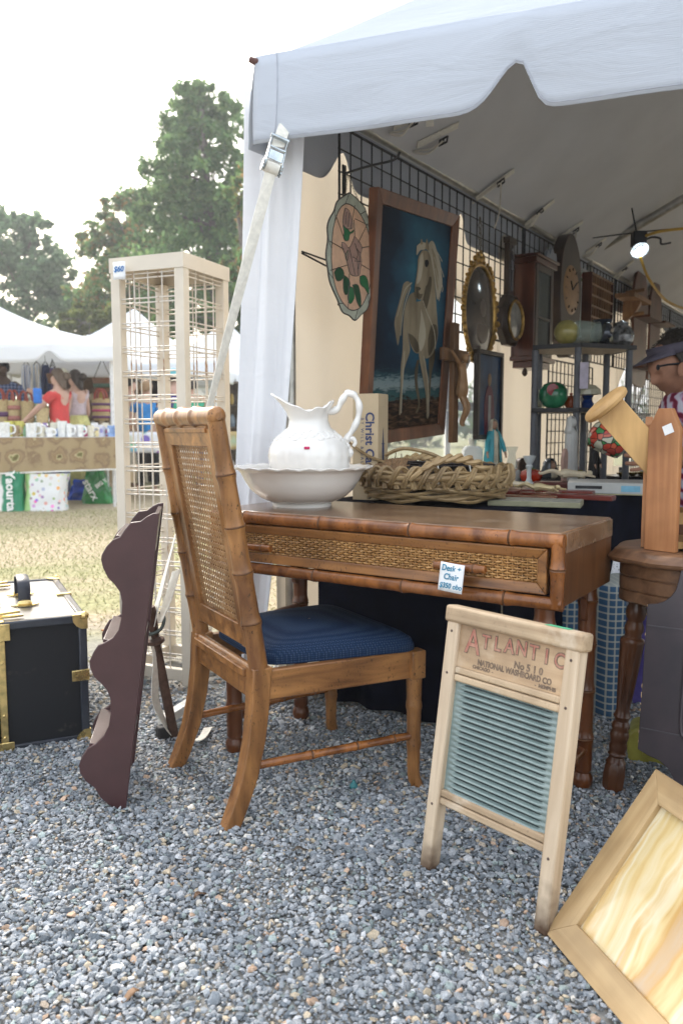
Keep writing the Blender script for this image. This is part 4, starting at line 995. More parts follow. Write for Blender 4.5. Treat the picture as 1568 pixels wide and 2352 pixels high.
def glassm():
    m, n, o = _nodes('ribbed_green_glass'); b = _bsdf(n, o, .07, 0, .6, .3)
    x = _noise(n, 9, (1, 1, 1), 4); col = _ramp(n, x.outputs[0], [(.3, (.155,.21,.205)), (.7, (.27,.335,.32))]).outputs[0]
    t = n.nodes.new('ShaderNodeTexCoord'); wv_ = n.nodes.new('ShaderNodeTexWave'); wv_.wave_type = 'BANDS'; wv_.bands_direction = 'DIAGONAL'; wv_.inputs['Scale'].default_value = 90; wv_.inputs['Distortion'].default_value = 5
    n.links.new(t.outputs['Object'], wv_.inputs[0]); n.links.new(_bump(n, wv_.outputs[0], .15, .002), b.inputs['Normal'])
    n.links.new(_mix(n, _ramp(n, wv_.outputs[0], [(.75, (0,0,0)), (.98, (.35,.35,.35))]).outputs[0], col, (.30,.40,.38)), b.inputs['Base Color']); return m
q = MB(); gz0, gz1 = .188, WBL-.163; NR = 19
def rip(a, b):
    z = gz0+(gz1-gz0)*b; ph = b*NR*2*math.pi
    e = 1 if .05 < a < .95 else .0
    return (-inn+2*inn*a, (.0042-.0115*(.5+.5*math.cos(ph))**.8 if e else -.001), z)
q.grid(20, NR*8, rip); q.build('ribbed_glass', glassm(), wb, ang=180)
q = MB(); q.box(-inn, inn, .002, .005, gz0, gz1); q.build('glass_back', pm('glass_back_dark', (.022,.034,.037), .25), wb)
inkR = pm('faded_red_ink', (.36,.10,.075), .8, 0, .35, 45, c2=(.47,.27,.19)); inkK = pm('faded_black_ink', (.12,.085,.062), .85, 0, .3, 50, c2=(.27,.19,.13))
def wt(s, x, z, sz, mt, sx=1, bold=0, lift=0, al='CENTER'): text('print_lettering', s, sz, mt, wb, M.Translation((x, -.0066-lift, z)) @ M.Rotation(math.pi/2, 4, 'X'), al, 0, sx, .0002, 1.0, bold)
ZT = WBL-.066
wt('A', -.100, ZT-.004, .078, inkK, .8, .0022); wt('A', -.100, ZT-.004, .078, inkR, .8, .0004, .0006)
for i, ch in enumerate('TLANTIC'):
    x = -.064+i*.0315; zl = ZT+.009-.0018*abs(i-3); wt(ch, x, zl, .043, inkK, .9, .0022); wt(ch, x, zl, .043, inkR, .9, .0002, .0006)
wt('No 5 1 0', .052, ZT-.027, .021, inkK, .95, .0008); wt('NATIONAL WASHBOARD CO', .015, ZT-.043, .0175, inkK, .82, .0008); wt('CHICAGO  -', -.065, ZT-.055, .0105, inkK, 1, .0005); wt('-  MEMPHIS', .098, ZT-.056, .0105, inkK, 1, .0005)

# ---- framed slag glass panel
FA = gp(1268, 2152); fe = V((.26, -.965, 0)).normalized(); FT = dp(1460, 1750, 1.655); fu = (FT-FA).normalized(); FLn = (FT-FA).length; fn = fe.cross(fu).normalized()
fr = thing('slag_glass_panel', 'streaky amber glass panel in a pale pine frame on the gravel', 'glass panel')
fr.matrix_world = frame(FA, fe, y=fu)
pine = wood('blond_pine', (.42,.27,.125), (.60,.43,.235), (.05,1,1), 34, .5, 0, .05, .15, 5); piney = wood('blond_pine_y', (.42,.27,.125), (.60,.43,.235), (1,.05,1), 34, .5, 0, .05, .15, 5)
FX, bw, th = .66, .056, .021
OO = [(0, 0), (FX, 0), (FX, FLn), (0, FLn)]; II = [(bw, bw), (FX-bw, bw), (FX-bw, FLn-bw), (bw, FLn-bw)]
for i in range(4):
    a, b, c, d = OO[i], OO[(i+1) % 4], II[(i+1) % 4], II[i]; q = MB()
    q.add([(*a, 0), (*b, 0), (*c, 0), (*d, 0), (*a, th), (*b, th), (*c, th), (*d, th)], [(3,2,1,0),(4,5,6,7),(0,1,5,4),(1,2,6,5),(2,3,7,6),(3,0,4,7)])
    q.build('frame_bar', pine if i % 2 == 0 else piney, fr, smooth=False, bevel=.0012)
def slag():
    m, n, o = _nodes('amber_slag_glass'); b = _bsdf(n, o, .12, 0, .6, .25)
    t = n.nodes.new('ShaderNodeTexCoord'); mp = n.nodes.new('ShaderNodeMapping'); mp.inputs['Rotation'].default_value = (0, 0, rad(12)); mp.inputs['Scale'].default_value = (1, .085, 1)
    n.links.new(t.outputs['Object'], mp.inputs[0])
    w1 = _noise(n, 3.0, None, 3); ad = n.nodes.new('ShaderNodeVectorMath'); ad.operation = 'MULTIPLY_ADD'; n.links.new(w1.outputs['Color'], ad.inputs[0]); ad.inputs[1].default_value = (.11,.03,.11); n.links.new(mp.outputs[0], ad.inputs[2])
    x = n.nodes.new('ShaderNodeTexNoise'); x.inputs['Scale'].default_value = 16; x.inputs['Detail'].default_value = 5; x.inputs['Distortion'].default_value = .45; n.links.new(ad.outputs[0], x.inputs[0])
    c = _ramp(n, x.outputs[0], [(.28, (.47,.36,.25)), (.40, (.52,.30,.085)), (.48, (.66,.50,.24)), (.58, (.72,.63,.43)), (.68, (.62,.42,.17)), (.8, (.55,.46,.40))])
    n.links.new(c.outputs[0], b.inputs['Base Color']); n.links.new(_bump(n, x.outputs[0], .12, .003), b.inputs['Normal']); return m
q = MB(); q.box(bw-.004, FX-bw+.004, bw-.004, FLn-bw+.004, .0055, .009); q.build('slag_glass', slag(), fr)
f2 = thing('pine_frame', 'second pale pine frame stacked behind the amber glass panel', 'frame'); f2.matrix_world = frame(FA+fe*.10+fn*-.035+V((.02, .03, .0)), fe, y=fu)
for i in range(4):
    a, b, c, d = [(x, y*1.05) for x, y in (OO[i], OO[(i+1) % 4], II[(i+1) % 4], II[i])]; q = MB()
    q.add([(*a, 0), (*b, 0), (*c, 0), (*d, 0), (*a, th), (*b, th), (*c, th), (*d, th)], [(3,2,1,0),(4,5,6,7),(0,1,5,4),(1,2,6,5),(2,3,7,6),(3,0,4,7)]); q.build('frame_bar', pine, f2, smooth=False, bevel=.0012)

# ---- dark panelled headboard piece
hb = thing('dark_headboard', 'dark plum painted headboard panel with scooped corners and chipped edge', 'headboard')
hd = V((.83, -.555, 0)).normalized(); hb.matrix_world = frame(V((.735, 1.96, .0)), hd, z=V((.06, .10, 1)).normalized())
plum = pm('dark_plum_paint', (.035,.030,.036), .38, 0, .2, 10, .1, 70, .5, .1, 0, (.060,.046,.052))
ol = [(0, .20), (0, .565)]+[(.0+.07*math.sin(a), .565+.07*(1-math.cos(a))) for a in (.3, .6, .9, 1.2, math.pi/2)]+[(.075, .665), (.50, .665), (.50, 0), (.09, 0), (.09, .125)]+[(.09-.07*(1-math.cos(a))*1.0-.0, .13+.06*math.sin(a)) for a in (.3, .7, 1.1, 1.5)]
q = MB(); q.prism(ol, -.01, .01, 'y'); q.build('board', plum, hb, bevel=.002)
grv = pm('plum_groove', (.075,.068,.075), .35)
for (a, b) in (((.004, .513), (.12, .513)), ((.004, .255), (.10, .255))):
    q = MB(); q.bar((a[0], -.0108, a[1]), (b[0], -.0108, b[1]), .002, .003); q.build('groove', grv, hb)
q = MB(); q.tube(spline([(.13, -.0105, .513), (.10, -.0105, .49), (.097, -.0105, .40), (.097, -.0105, .28), (.11, -.0105, .25), (.15, -.0105, .235), (.4, -.0105, .235)], 5), .005, 8); q.build('raised_moulding', plum, hb)
q = MB(); chips = R
for z in (.22, .245, .30, .315, .335, .342, .36, .49, .54, .562): q.ell((.0, -.009+chips.uniform(-.002, .002), z), (.0012, .003, chips.uniform(.002, .007)), 6, 4)
q.build('paint_chips', pm('bare_wood_chip', (.50,.34,.20), .7), hb)

# ---- carved oval side table
TCx, TCy = 1.12, 2.15; walnut = wood('walnut_carved', (.10,.047,.024), (.26,.135,.07), (.2,1,1), 30, .40, .2, .1, .1); walleg = wood('walnut_turned', (.075,.026,.011), (.17,.066,.027), (1,1,.25), 20, .32, .3, .2, .1)
tbl = thing('carved_side_table', 'oval walnut side table with carved edge and fluted turned legs', 'side table', (TCx, TCy, 0))
def outline(th, g=0):
    c = math.cos(th); s = math.sin(th); k = 1+.030*math.cos(4*th)*1.0+.016*math.cos(12*th)
    return ((.385+g)*k*c, (.285+g)*k*s)
q = MB(); q.lathe([(-.022, .650), (-.004, .6505), (.003, .656), (.004, .664), (-.004, .671), (-.010, .675), (-.011, .680), (-.018, .685), (-.05, .686), (-.27, .686)], 120, lambda r, z, th, i: (*outline(th, r), z), cap=False)
q.add([(*outline(2*math.pi*i/60, -.27), .686) for i in range(60)], [tuple(range(60))]); q.build('top', walnut, tbl, ang=50)
q = MB(); q.lathe([(-.05, .648), (-.028, .650), (-.028, .617), (-.034, .6155), (-.034, .612), (-.028, .6105), (-.028, .580), (-.034, .5785), (-.034, .575), (-.028, .5735), (-.028, .547), (-.033, .543), (-.27, .543)], 96, lambda r, z, th, i: (*outline(th, r), z), cap=False); q.build('apron', walnut, tbl, ang=35)
lp = [(.018, .550), (.0235, .540), (.0225, .528), (.026, .521), (.0275, .509), (.025, .495), (.020, .487), (.0205, .482), (.0245, .470), (.0255, .460), (.0215, .450), (.0225, .440), (.030, .436), (.032, .429), (.0315, .424), (.030, .40), (.026, .34), (.0215, .28), (.0175, .236), (.0195, .226), (.0235, .217), (.0195, .209), (.0175, .203), (.022, .196), (.0245, .189), (.021, .178), (.023, .172), (.0255, .163), (.023, .148), (.0205, .142), (.0245, .132), (.0225, .121), (.021, .113), (.0245, .108), (.0195, .101), (.022, .092), (.027, .085)]
def turned(a, b):
    a, b = V(a), V(b); lg = bpy.data.objects.new('leg', None); C.objects.link(lg); lg.parent = tbl; lg.empty_display_size = .03; z = (b-a).normalized()
    lg.matrix_local = frame(a, V((0, 1, 0)).cross(z), z=z)
    q = MB(); q.lathe(lp[::-1], 40, lambda r, z, th, i: ((r*(1-(.16*abs(math.cos(th*5)) if .24 < z < .42 else 0)))*math.cos(th), (r*(1-(.16*abs(math.cos(th*5)) if .24 < z < .42 else 0)))*math.sin(th), z)); q.build('turned_post', walleg, lg, ang=50)
    q = MB(); q.lathe([(.018, 0), (.026, .005), (.030, .02), (.031, .05), (.0285, .075), (.022, .088)], 8); q.build('block_foot', walleg, lg, bevel=.002)
O3 = V((TCx, TCy, 0))
turned(V((.750, 2.17, 0))-O3, V((.800, 2.16, .55))-O3); turned((.33, -.03, 0), (.30, -.03, .55)); turned((.0, -.23, 0), (.0, -.21, .55)); turned((.04, .24, 0), (.04, .21, .55))

# ---- cedar watering can planter
pcn = gp(1517, 1266, .686); ce = V((.62, -.785, 0)).normalized(); cn = V((.785, .62, 0)).normalized(); ctr = pcn+cn*.105
can = thing('cedar_planter', 'cedar picket planter shaped like a watering can on the side table', 'planter', (ctr.x, ctr.y, .687))
cedar = wood('red_cedar', (.36,.145,.058), (.56,.27,.115), (1,1,.05), 30, .48, .1, .05, .12, 4.2); ced2 = wood('golden_cedar', (.50,.29,.11), (.66,.42,.18), (1,1,.05), 30, .48, 0, .05, .12)
a0 = math.atan2(-cn.y, -cn.x)
for k in range(6):
    a = a0-k*math.pi/3; q = MB(); w = .0425; h = .365
    q.prism([(-w, 0), (w, 0), (w, h-.052), (w*.42, h), (-w*.42, h), (-w, h-.052)] if k % 2 == 0 else [(-w, 0), (w, 0), (w, h-.04), (w*.4, h-.02), (-w*.4, h-.02), (-w, h-.04)], -.009, .009, 'y')
    o = q.build('picket', cedar, can, bevel=.0012); o.matrix_local = M.Rotation(a+math.pi/2, 4, 'Z') @ M.Translation((0, -.105 if k % 2 == 0 else -.094, 0))
q = MB(); q.lathe([(.085, .006), (.085, .024)], 6); q.build('base_board', ced2, can)
for z in (.07, .235):
    q = MB(); q.lathe([(.078, z), (.088, z), (.088, z+.03), (.078, z+.03), (.078, z)], 6, cap=False); q.build('inner_rail', ced2, can)
c1 = dp(1391, 929, 2.15)-can.location; c2 = dp(1512, 1066, 2.14)-can.location; sdv = (c1-c2).normalized(); sside = sdv.cross(V((.25, 1, .1))).normalized()
m4 = frame(c2, sside, z=sdv)
q = MB(m4); ln = (c1-c2).length; q.box(-.040, .040, -.028, .028, 0, ln); q.build('spout_box', ced2, can, bevel=.0015)
q = MB(m4); q.lathe([(.0, ln-.012), (.055, ln-.012), (.062, ln-.008), (.065, ln), (.062, ln+.008), (.055, ln+.013), (0, ln+.013)], 32, cap=False); q.build('spout_rose', ced2, can)
q = MB(M.Rotation(a0+math.pi/2, 4, 'Z') @ M.Translation((.012, -.1146, .312)) @ M.Rotation(rad(-22), 4, 'Y')); q.box(-.013, .013, -.0006, .0006, -.012, .012); q.build('price_sticker', paper, can)
# ---- oddments under and behind the right-hand tables
def tray_bin(name, label, cat, p, w, d, h, mt, rz=0):
    o = thing(name, label, cat, p, rz); q = MB()
    q.add([(-w*.42, -d*.42, 0), (w*.42, -d*.42, 0), (w*.42, d*.42, 0), (-w*.42, d*.42, 0), (-w/2, -d/2, h), (w/2, -d/2, h), (w/2, d/2, h), (-w/2, d/2, h), (-w*.46, -d*.46, h), (w*.46, -d*.46, h), (w*.46, d*.46, h), (-w*.46, d*.46, h), (-w*.39, -d*.39, .01), (w*.39, -d*.39, .01), (w*.39, d*.39, .01), (-w*.39, d*.39, .01)],
          [(3,2,1,0), (0,1,5,4), (1,2,6,5), (2,3,7,6), (3,0,4,7), (4,5,9,8), (5,6,10,9), (6,7,11,10), (7,4,8,11), (8,9,13,12), (9,10,14,13), (10,11,15,14), (11,8,12,15), (12,13,14,15)])
    q.build('tub', mt, o, bevel=.004)
    q = MB(); q.box(-w/2-.008, w/2+.008, -d/2-.008, -d/2+.004, h-.02, h+.003); q.build('rim', mt, o, bevel=.003); return o
pb = gp(1422, 1600)
tray_bin('purple_bin', 'purple plastic storage bin on the ground behind the desk', 'bin', (pb.x+.05, pb.y+.1, 0), .30, .40, .34, pm('purple_plastic', (.13,.10,.36), .4), -.5)
wk = wood('small_wicker', (.13,.075,.03), (.30,.19,.09), (1,1,3), 40, .6)
bk = thing('wicker_basket', 'small brown wicker basket sitting in the purple bin', 'basket', (pb.x+.05, pb.y+.1, .345))
q = MB()
for i in range(7): q.tube([((.10+.006*i+.003*math.cos(9*t+i*3))*math.cos(t), (.12+.006*i+.003*math.cos(9*t+i*3))*math.sin(t), .006+i*.011) for t in [k*2*math.pi/40 for k in range(40)]], .006, 5, closed=True)
q.build('weave', wk, bk)
lc = thing('lace_cloth', 'white speckled lace cloth hanging out of the wicker basket', 'cloth', (pb.x+.0, pb.y+.02, .30))
def lacem():
    m, n, o = _nodes('speckled_lace'); b = _bsdf(n, o, .8, 0, .2); v_ = n.nodes.new('ShaderNodeTexVoronoi'); v_.inputs['Scale'].default_value = 95; t = n.nodes.new('ShaderNodeTexCoord'); n.links.new(t.outputs['Object'], v_.inputs[0])
    n.links.new(_ramp(n, v_.outputs['Distance'], [(.16, (.05,.05,.06)), (.26, (.72,.72,.74))]).outputs[0], b.inputs['Base Color']); return m
q = MB(); q.grid(14, 16, lambda a, b: (-.05+.11*a+.01*math.sin(b*7), -.03-.03*math.sin(math.pi*b)+.018*math.sin(a*9), -.02+.24*b-.05*abs(math.sin(a*5))*(1-b))); q.build('lace', lacem(), lc, solid=.003)
def plaidm():
    m, n, o = _nodes('blue_plaid'); b = _bsdf(n, o, .85, 0, .2); t = n.nodes.new('ShaderNodeTexCoord'); c = (.05,.11,.20)
    for ax, s in (('X', 13), ('Z', 13)):
        w_ = n.nodes.new('ShaderNodeTexWave'); w_.bands_direction = ax; w_.inputs['Scale'].default_value = s; n.links.new(t.outputs['Object'], w_.inputs[0])
        c = _mix(n, _ramp(n, w_.outputs[0], [(.80, (0,0,0)), (.9, (.65,.65,.65))]).outputs[0], c, (.50,.50,.42))
    n.links.new(c, b.inputs['Base Color']); return m
pp = gp(1325, 1640)
q = MB(TX((pp.x, pp.y, .0), -.5)); q.grid(16, 16, lambda a, b: ((a-.5)*.30, .02*math.sin(a*13), .47*b)); q.grid(16, 3, lambda a, b: ((a-.5)*.30, .02*math.sin(a*13)*(1-b)+.25*b, .47)); tag(q.build('plaid_blanket', plaidm(), solid=.004), 'blue and cream plaid blanket hanging behind the desk legs', 'blanket')
yb = gp(1492, 1758); yo = thing('yellow_plastic_toy', 'olive yellow plastic ride-on toy body beside the fluted table leg', 'toy', (yb.x+.03, yb.y+.05, 0), -.4)
yel = pm('olive_yellow_plastic', (.34,.31,.06), .4)
q = MB(); q.prism(spl2([(-.07, 0), (-.075, .07), (-.055, .105), (.02, .112), (.075, .095), (.09, .04), (.085, 0), (-.07, 0)], 4)[:-1], -.06, .06, 'y'); q.build('shell', yel, yo, bevel=.008); q = MB(); q.box(-.03, .10, -.068, -.058, .03, .06); q.build('ledge', yel, yo, bevel=.003)
kb = gp(985, 1500); q = MB(TX((kb.x, kb.y, .0), .3))
q.lathe([(.12, 0), (.17, .03), (.18, .10), (.15, .20), (.10, .27), (.05, .32), (.0, .34)], 28, lambda r, z, th, i: (r*(1+.14*math.sin(3*th+z*20)+.06*math.sin(7*th))*math.cos(th), r*.7*(1+.1*math.sin(5*th+z*12))*math.sin(th), z*(1+.2*math.sin(th)))); tag(q.build('canvas_sack', pm('khaki_canvas', (.30,.265,.18), .85, 0, .1, 9, .3, 60)), 'crumpled khaki canvas sack on the ground in the dark under the tables', 'sack')
q = MB(TX(gp(812, 1815, .0))); q.lathe([(.010, 0), (.012, .004), (.011, .016), (.006, .022), (.004, .028), (0, .029)], 10); tag(q.build('bottle_stub', glass('teal_bottle_glass', (.05,.28,.30), .6)), 'tiny teal plastic bottle lying on the gravel under the chair', 'bottle')
# ================================================================== inside the tent
def zd(ox, oy, k): return lambda x, y: ((ox+x/k)/1.0886, (oy+y/k)/1.0886)      # crop coordinates -> picture units
def onwall(px, py, s=.12): 
    p = pl(px, py, wp(0, s, 0), ud); return (p-P0).dot(vd), p.z
WALLR = math.atan2(vd.y, vd.x)       # local x along the wall (away), local -y out into the tent
TTZ = .745
A = V((.50, 2.50, 0)); B = A+V((.66, .75, 0)).normalized()*2.0
tp_ = [A, B, V((1.62, 4.42, 0)), wp(2.55, .14, 0), wp(.22, .14, 0)]
navy = pm('navy_tablecloth', (.005,.006,.013), .95, 0, .3, 20, .3, 90, .1)
gt = thing('goods_table', 'long trestle table under a navy cloth behind the desk', 'table', A)
q = MB(M.Translation(-A)); n = len(tp_); q.add([(p.x, p.y, TTZ) for p in tp_]+[(p.x, p.y, TTZ-.03) for p in tp_], [tuple(range(n)), tuple(range(n, 2*n))[::-1]]+[(i, n+i, n+(i+1) % n, (i+1) % n) for i in range(n)]); q.build('table_top', navy, gt)
def drape(a, b, z1, z0, nrm, seed):
    q = MB(M.Translation(-A)); L = (b-a).length; m_ = int(L/.02)
    q.grid(m_, 8, lambda u_, v_: a+(b-a)*u_+nrm*((.012+.020*(1-v_)*math.sin(u_*L*34+seed+2*math.sin(u_*L*5)))*(1-v_))+V((0, 0, z0+(z1-z0)*v_))); q.build('cloth_drape', navy, gt, solid=.003)
for i in (0, 1, 4):
    a, b = tp_[i], tp_[(i+1) % 5]; d = (b-a).normalized(); drape(a, b, TTZ-.002, .03, V((d.y, -d.x, 0)), i)
for x, y in ((.62, 2.75), (.15, 3.05), (1.5, 3.9)):
    q = MB(M.Translation(-A)); q.tube([(x, y, 0), (x, y, TTZ-.03)], .014, 8); q.build('table_leg', pm('grey_leg', (.14,.14,.15), .5, .5), gt)
def tpos(px, py): p = gp(px, py, TTZ); return p

# ---- horse painting
TL, TRr, BR = pl(882, 439, wp(0, .20, 0), ud), pl(1064, 503, wp(0, .20, 0), ud), pl(1012, 997, wp(0, .11, 0), ud)
PW = (TRr-TL).length; PHt = (BR-TRr).length; px_ = (TRr-TL).normalized(); py_ = (TRr-BR).normalized()
BL = TL-py_*PHt
pfm = frame(BL, px_, y=py_); pnm = V((pfm[0][2], pfm[1][2], pfm[2][2])); pin = pfm.inverted()
hp_ = thing('horse_painting', 'tall dark painting of a white horse by the sea in wooden frame', 'painting'); hp_.matrix_world = pfm
framew = wood('red_brown_frame', (.105,.038,.018), (.22,.085,.038), (1,.1,1), 28, .38, .2, .1)
fwid = .052
PO = [(0, 0), (PW, 0), (PW, PHt), (0, PHt)]; PI = [(fwid, fwid), (PW-fwid, fwid), (PW-fwid, PHt-fwid), (fwid, PHt-fwid)]
for i in range(4):
    a, b, c, d = PO[i], PO[(i+1) % 4], PI[(i+1) % 4], PI[i]; q = MB()
    q.add([(*a, -.02), (*b, -.02), (*c, -.02), (*d, -.02), (*a, .020), (*b, .020), (*c, .012), (*d, .012)], [(3,2,1,0),(4,5,6,7),(0,1,5,4),(1,2,6,5),(2,3,7,6),(3,0,4,7)]); q.build('frame_bar', framew, hp_, smooth=False, bevel=.002)
def horse_bg():
    m, n, o = _nodes('velvet_seascape'); b = _bsdf(n, o, .75, 0, .25)
    t = n.nodes.new('ShaderNodeTexCoord'); sp = n.nodes.new('ShaderNodeSeparateXYZ'); n.links.new(t.outputs['Object'], sp.inputs[0])
    yn = n.nodes.new('ShaderNodeMath'); yn.operation = 'DIVIDE'; yn.inputs[1].default_value = PHt; n.links.new(sp.outputs[1], yn.inputs[0])
    nz1 = _noise(n, 5, (1, 1.4, 1), 4); nz2 = _noise(n, 16, (1, 4.5, 1), 4, .8)
    ds = n.nodes.new('ShaderNodeVectorMath'); ds.operation = 'DISTANCE'; ds.inputs[1].default_value = (PW*.62, PHt*.66, 0)
    mp = n.nodes.new('ShaderNodeMapping'); mp.inputs['Scale'].default_value = (1, .62, 1); mp.inputs['Location'].default_value = (0, PHt*.25, 0); n.links.new(t.outputs['Object'], mp.inputs[0]); n.links.new(mp.outputs[0], ds.inputs[0])
    dd = n.nodes.new('ShaderNodeMath'); dd.operation = 'MULTIPLY_ADD'; dd.inputs[1].default_value = .28; n.links.new(nz1.outputs[0], dd.inputs[0]); n.links.new(ds.outputs['Value'], dd.inputs[2])
    skyc = _ramp(n, dd.outputs[0], [(.17, (.035,.16,.23)), (.30, (.016,.075,.125)), (.42, (.006,.020,.040)), (.55, (.003,.006,.013))]).outputs[0]
    ad = n.nodes.new('ShaderNodeMath'); ad.operation = 'MULTIPLY_ADD'; ad.inputs[1].default_value = .10; n.links.new(nz2.outputs[0], ad.inputs[0]); n.links.new(yn.outputs[0], ad.inputs[2])
    sand = _ramp(n, nz2.outputs[0], [(.40, (.010,.006,.004)), (.55, (.055,.028,.014)), (.68, (.13,.075,.042))]).outputs[0]
    sea = _ramp(n, ad.outputs[0], [(.22, (.02,.016,.012)), (.245, (.035,.09,.09)), (.265, (.02,.06,.07)), (.285, (.20,.25,.25)), (.31, (.16,.22,.23)), (.335, (.015,.05,.065)), (.36, (.012,.035,.05))]).outputs[0]
    f1 = _ramp(n, ad.outputs[0], [(.345, (0,0,0)), (.375, (1,1,1))]).outputs[0]; f0 = _ramp(n, ad.outputs[0], [(.225, (0,0,0)), (.24, (1,1,1))]).outputs[0]
    n.links.new(_mix(n, f1, _mix(n, f0, sand, sea), skyc), b.inputs['Base Color']); return m
q = MB(); q.box(fwid-.004, PW-fwid+.004, fwid-.004, PHt-fwid+.004, -.004, .004); q.build('canvas', horse_bg(), hp_)
z8 = zd(800, 440, 3.563)
def paint(parent, inv_, P, nn, conv, poly, mt, lift, name='painted_shape', sm=3):
    pts = [inv_ @ pl(*conv(x, y), P, nn) for x, y in poly]; pts = spl2([(p.x, p.y) for p in pts]+[(pts[0].x, pts[0].y)], sm)[:-1]
    q = MB(); q.add([(a, b, lift) for a, b in pts], [tuple(range(len(pts)))])
    if q.f:
        me_o = q.build(name, mt, parent, smooth=False)
    return me_o
def pc(nm, c, c2=None): return pm(nm, c, .7, 0, .25, 12, c2=c2, st=(1, .35, 1), spec=.2)
HB = pc('horse_cream', (.17,.135,.085), (.34,.285,.195)); HD = pc('horse_shade', (.045,.035,.022), (.13,.105,.065)); HL = pc('horse_light', (.36,.32,.235), (.48,.435,.335)); HK_ = pc('horse_dark', (.008,.008,.010))
HP_ = [([(810,960),(780,935),(740,960),(720,1050),(700,1130),(680,1200),(660,1300),(670,1400),(690,1510),(710,1400),(725,1250),(740,1150),(760,1070),(790,1010)], HB),
 ([(860,1640),(880,1640),(870,1720),(865,1830),(885,1990),(880,2070),(860,2110),(848,2100),(870,2050),(868,1990),(845,1880),(838,1780),(845,1700)], HD),
 ([(1000,1560),(1020,1540),(1015,1640),(990,1760),(980,1900),(975,2000),(962,2000),(965,1880),(968,1760),(965,1650),(975,1590)], HD),
 ([(790,1060),(840,1035),(850,1120),(800,1170),(775,1250),(775,1400),(795,1520),(790,1580),(745,1720),(735,1850),(722,1960),(720,2060),(712,2120),(700,2120),(705,2000),(712,1860),(715,1700),(730,1560),(732,1450),(735,1330),(750,1180)], HB),
 ([(945,665),(975,700),(1000,800),(1010,900),(1020,1000),(1030,1150),(1040,1300),(1045,1400),(1030,1500),(1010,1560),(985,1600),(945,1625),(915,1610),(890,1570),(860,1580),(830,1560),(800,1500),(780,1420),(770,1330),(780,1220),(800,1170),(850,1120),(890,1110),(905,1050),(895,960),(930,930),(945,880),(950,760)], HB),
 ([(780,1400),(800,1490),(845,1565),(875,1560),(865,1480),(820,1420)], HD),
 ([(958,900),(940,960),(920,1050),(910,1120),(935,1190),(965,1100),(985,980),(985,900)], HD),
 ([(985,1320),(1030,1330),(1035,1430),(1000,1540),(960,1600),(955,1450)], HD),
 ([(890,1180),(915,1270),(935,1400),(920,1500),(885,1560),(870,1450),(885,1300)], HL),
 ([(870,1570),(900,1580),(930,1640),(940,1720),(955,1800),(960,1950),(955,2060),(958,2150),(940,2150),(940,2060),(935,1960),(915,1830),(895,1730),(880,1650)], HB),
 ([(950,660),(960,600),(985,575),(1010,600),(1035,680),(1060,760),(1070,850),(1080,950),(1060,1050),(1035,1100),(1020,1000),(1005,880),(990,790),(975,720)], HL),
 ([(985,640),(1010,680),(1035,800),(1045,920),(1040,1020),(1025,950),(1010,830),(995,740)], HB),
 ([(945,665),(905,660),(880,690),(862,740),(860,800),(850,880),(835,970),(832,1040),(845,1080),(870,1100),(890,1095),(905,1060),(905,1030),(925,990),(945,960),(960,900),(965,820),(960,720)], HB),
 ([(905,680),(880,710),(868,800),(858,890),(850,960),(880,930),(900,850),(910,760)], HL),
 ([(850,620),(890,590),(935,600),(925,650),(880,660),(848,705)], HL), ([(880,605),(890,555),(905,605)], HB), ([(922,645),(938,555),(958,660)], HB),
 ([(920,750),(945,745),(955,780),(935,812),(920,790)], HK_), ([(836,985),(868,990),(862,1030),(880,1050),(900,1050),(880,1092),(848,1078)], HD), ([(868,985),(880,1000),(868,1020)], HK_)]
Ppl = pfm @ V((0, 0, .004))
for i, (poly, mt) in enumerate(HP_): paint(hp_, pin, Ppl, pnm, z8, poly, mt, .0050+i*.00035)
def paint_edges(poly, mt, r, lift):
    pts = [pin @ pl(*z8(x, y), Ppl, pnm) for x, y in poly]; q = MB(); q.tube([(p.x, p.y, lift) for p in spline(pts, 4)], r, 4, fl=.2, up=(0, 0, 1)); q.build('brush_stroke', mt, hp_)
for st in ([(970,600),(1000,640),(1040,700),(1070,760)], [(985,640),(1030,740),(1070,850),(1085,900)], [(1000,720),(1040,860),(1075,990),(1070,1030)], [(1010,820),(1035,950),(1050,1060),(1040,1110)], [(800,950),(740,1010),(700,1140),(670,1250)], [(790,990),(745,1120),(715,1260),(700,1420)], [(900,1110),(930,1200),(1000,1380),(1010,1540)], [(735,1560),(722,1760),(712,1950),(706,2110)], [(905,1600),(935,1780),(950,1950),(950,2140)]): paint_edges(st, HL, .0028, .0125)

# ---- stained glass rose medallion
gs = .17; gP = wp(0, gs, 0); gin = frame(pl(805, 590, gP, ud), vd, z=ud)      # local x along wall, z out of it
gin4 = gin.inverted()
rg = thing('stained_glass_roses', 'oval stained glass panel of pink roses hanging on a chain', 'stained glass'); rg.matrix_world = gin
def sg(name, c, tr=.55, rough=.2):
    if name in _pm: return _pm[name]
    m, n, o = _nodes(name); b = n.nodes.new('ShaderNodeBsdfPrincipled'); b.inputs['Roughness'].default_value = rough; t = n.nodes.new('ShaderNodeBsdfTranslucent'); ms = n.nodes.new('ShaderNodeMixShader'); ms.inputs[0].default_value = tr
    x = _noise(n, 40, None, 4); cc = _ramp(n, x.outputs[0], [(.3, tuple(q*.8 for q in c)), (.7, c)]).outputs[0]; n.links.new(cc, b.inputs['Base Color']); n.links.new(cc, t.inputs[0]); n.links.new(_bump(n, x.outputs[0], .4, .003), b.inputs['Normal'])
    n.links.new(b.outputs[0], ms.inputs[1]); n.links.new(t.outputs[0], ms.inputs[2]); n.links.new(ms.outputs[0], o.inputs[0]); _pm[name] = m; return m
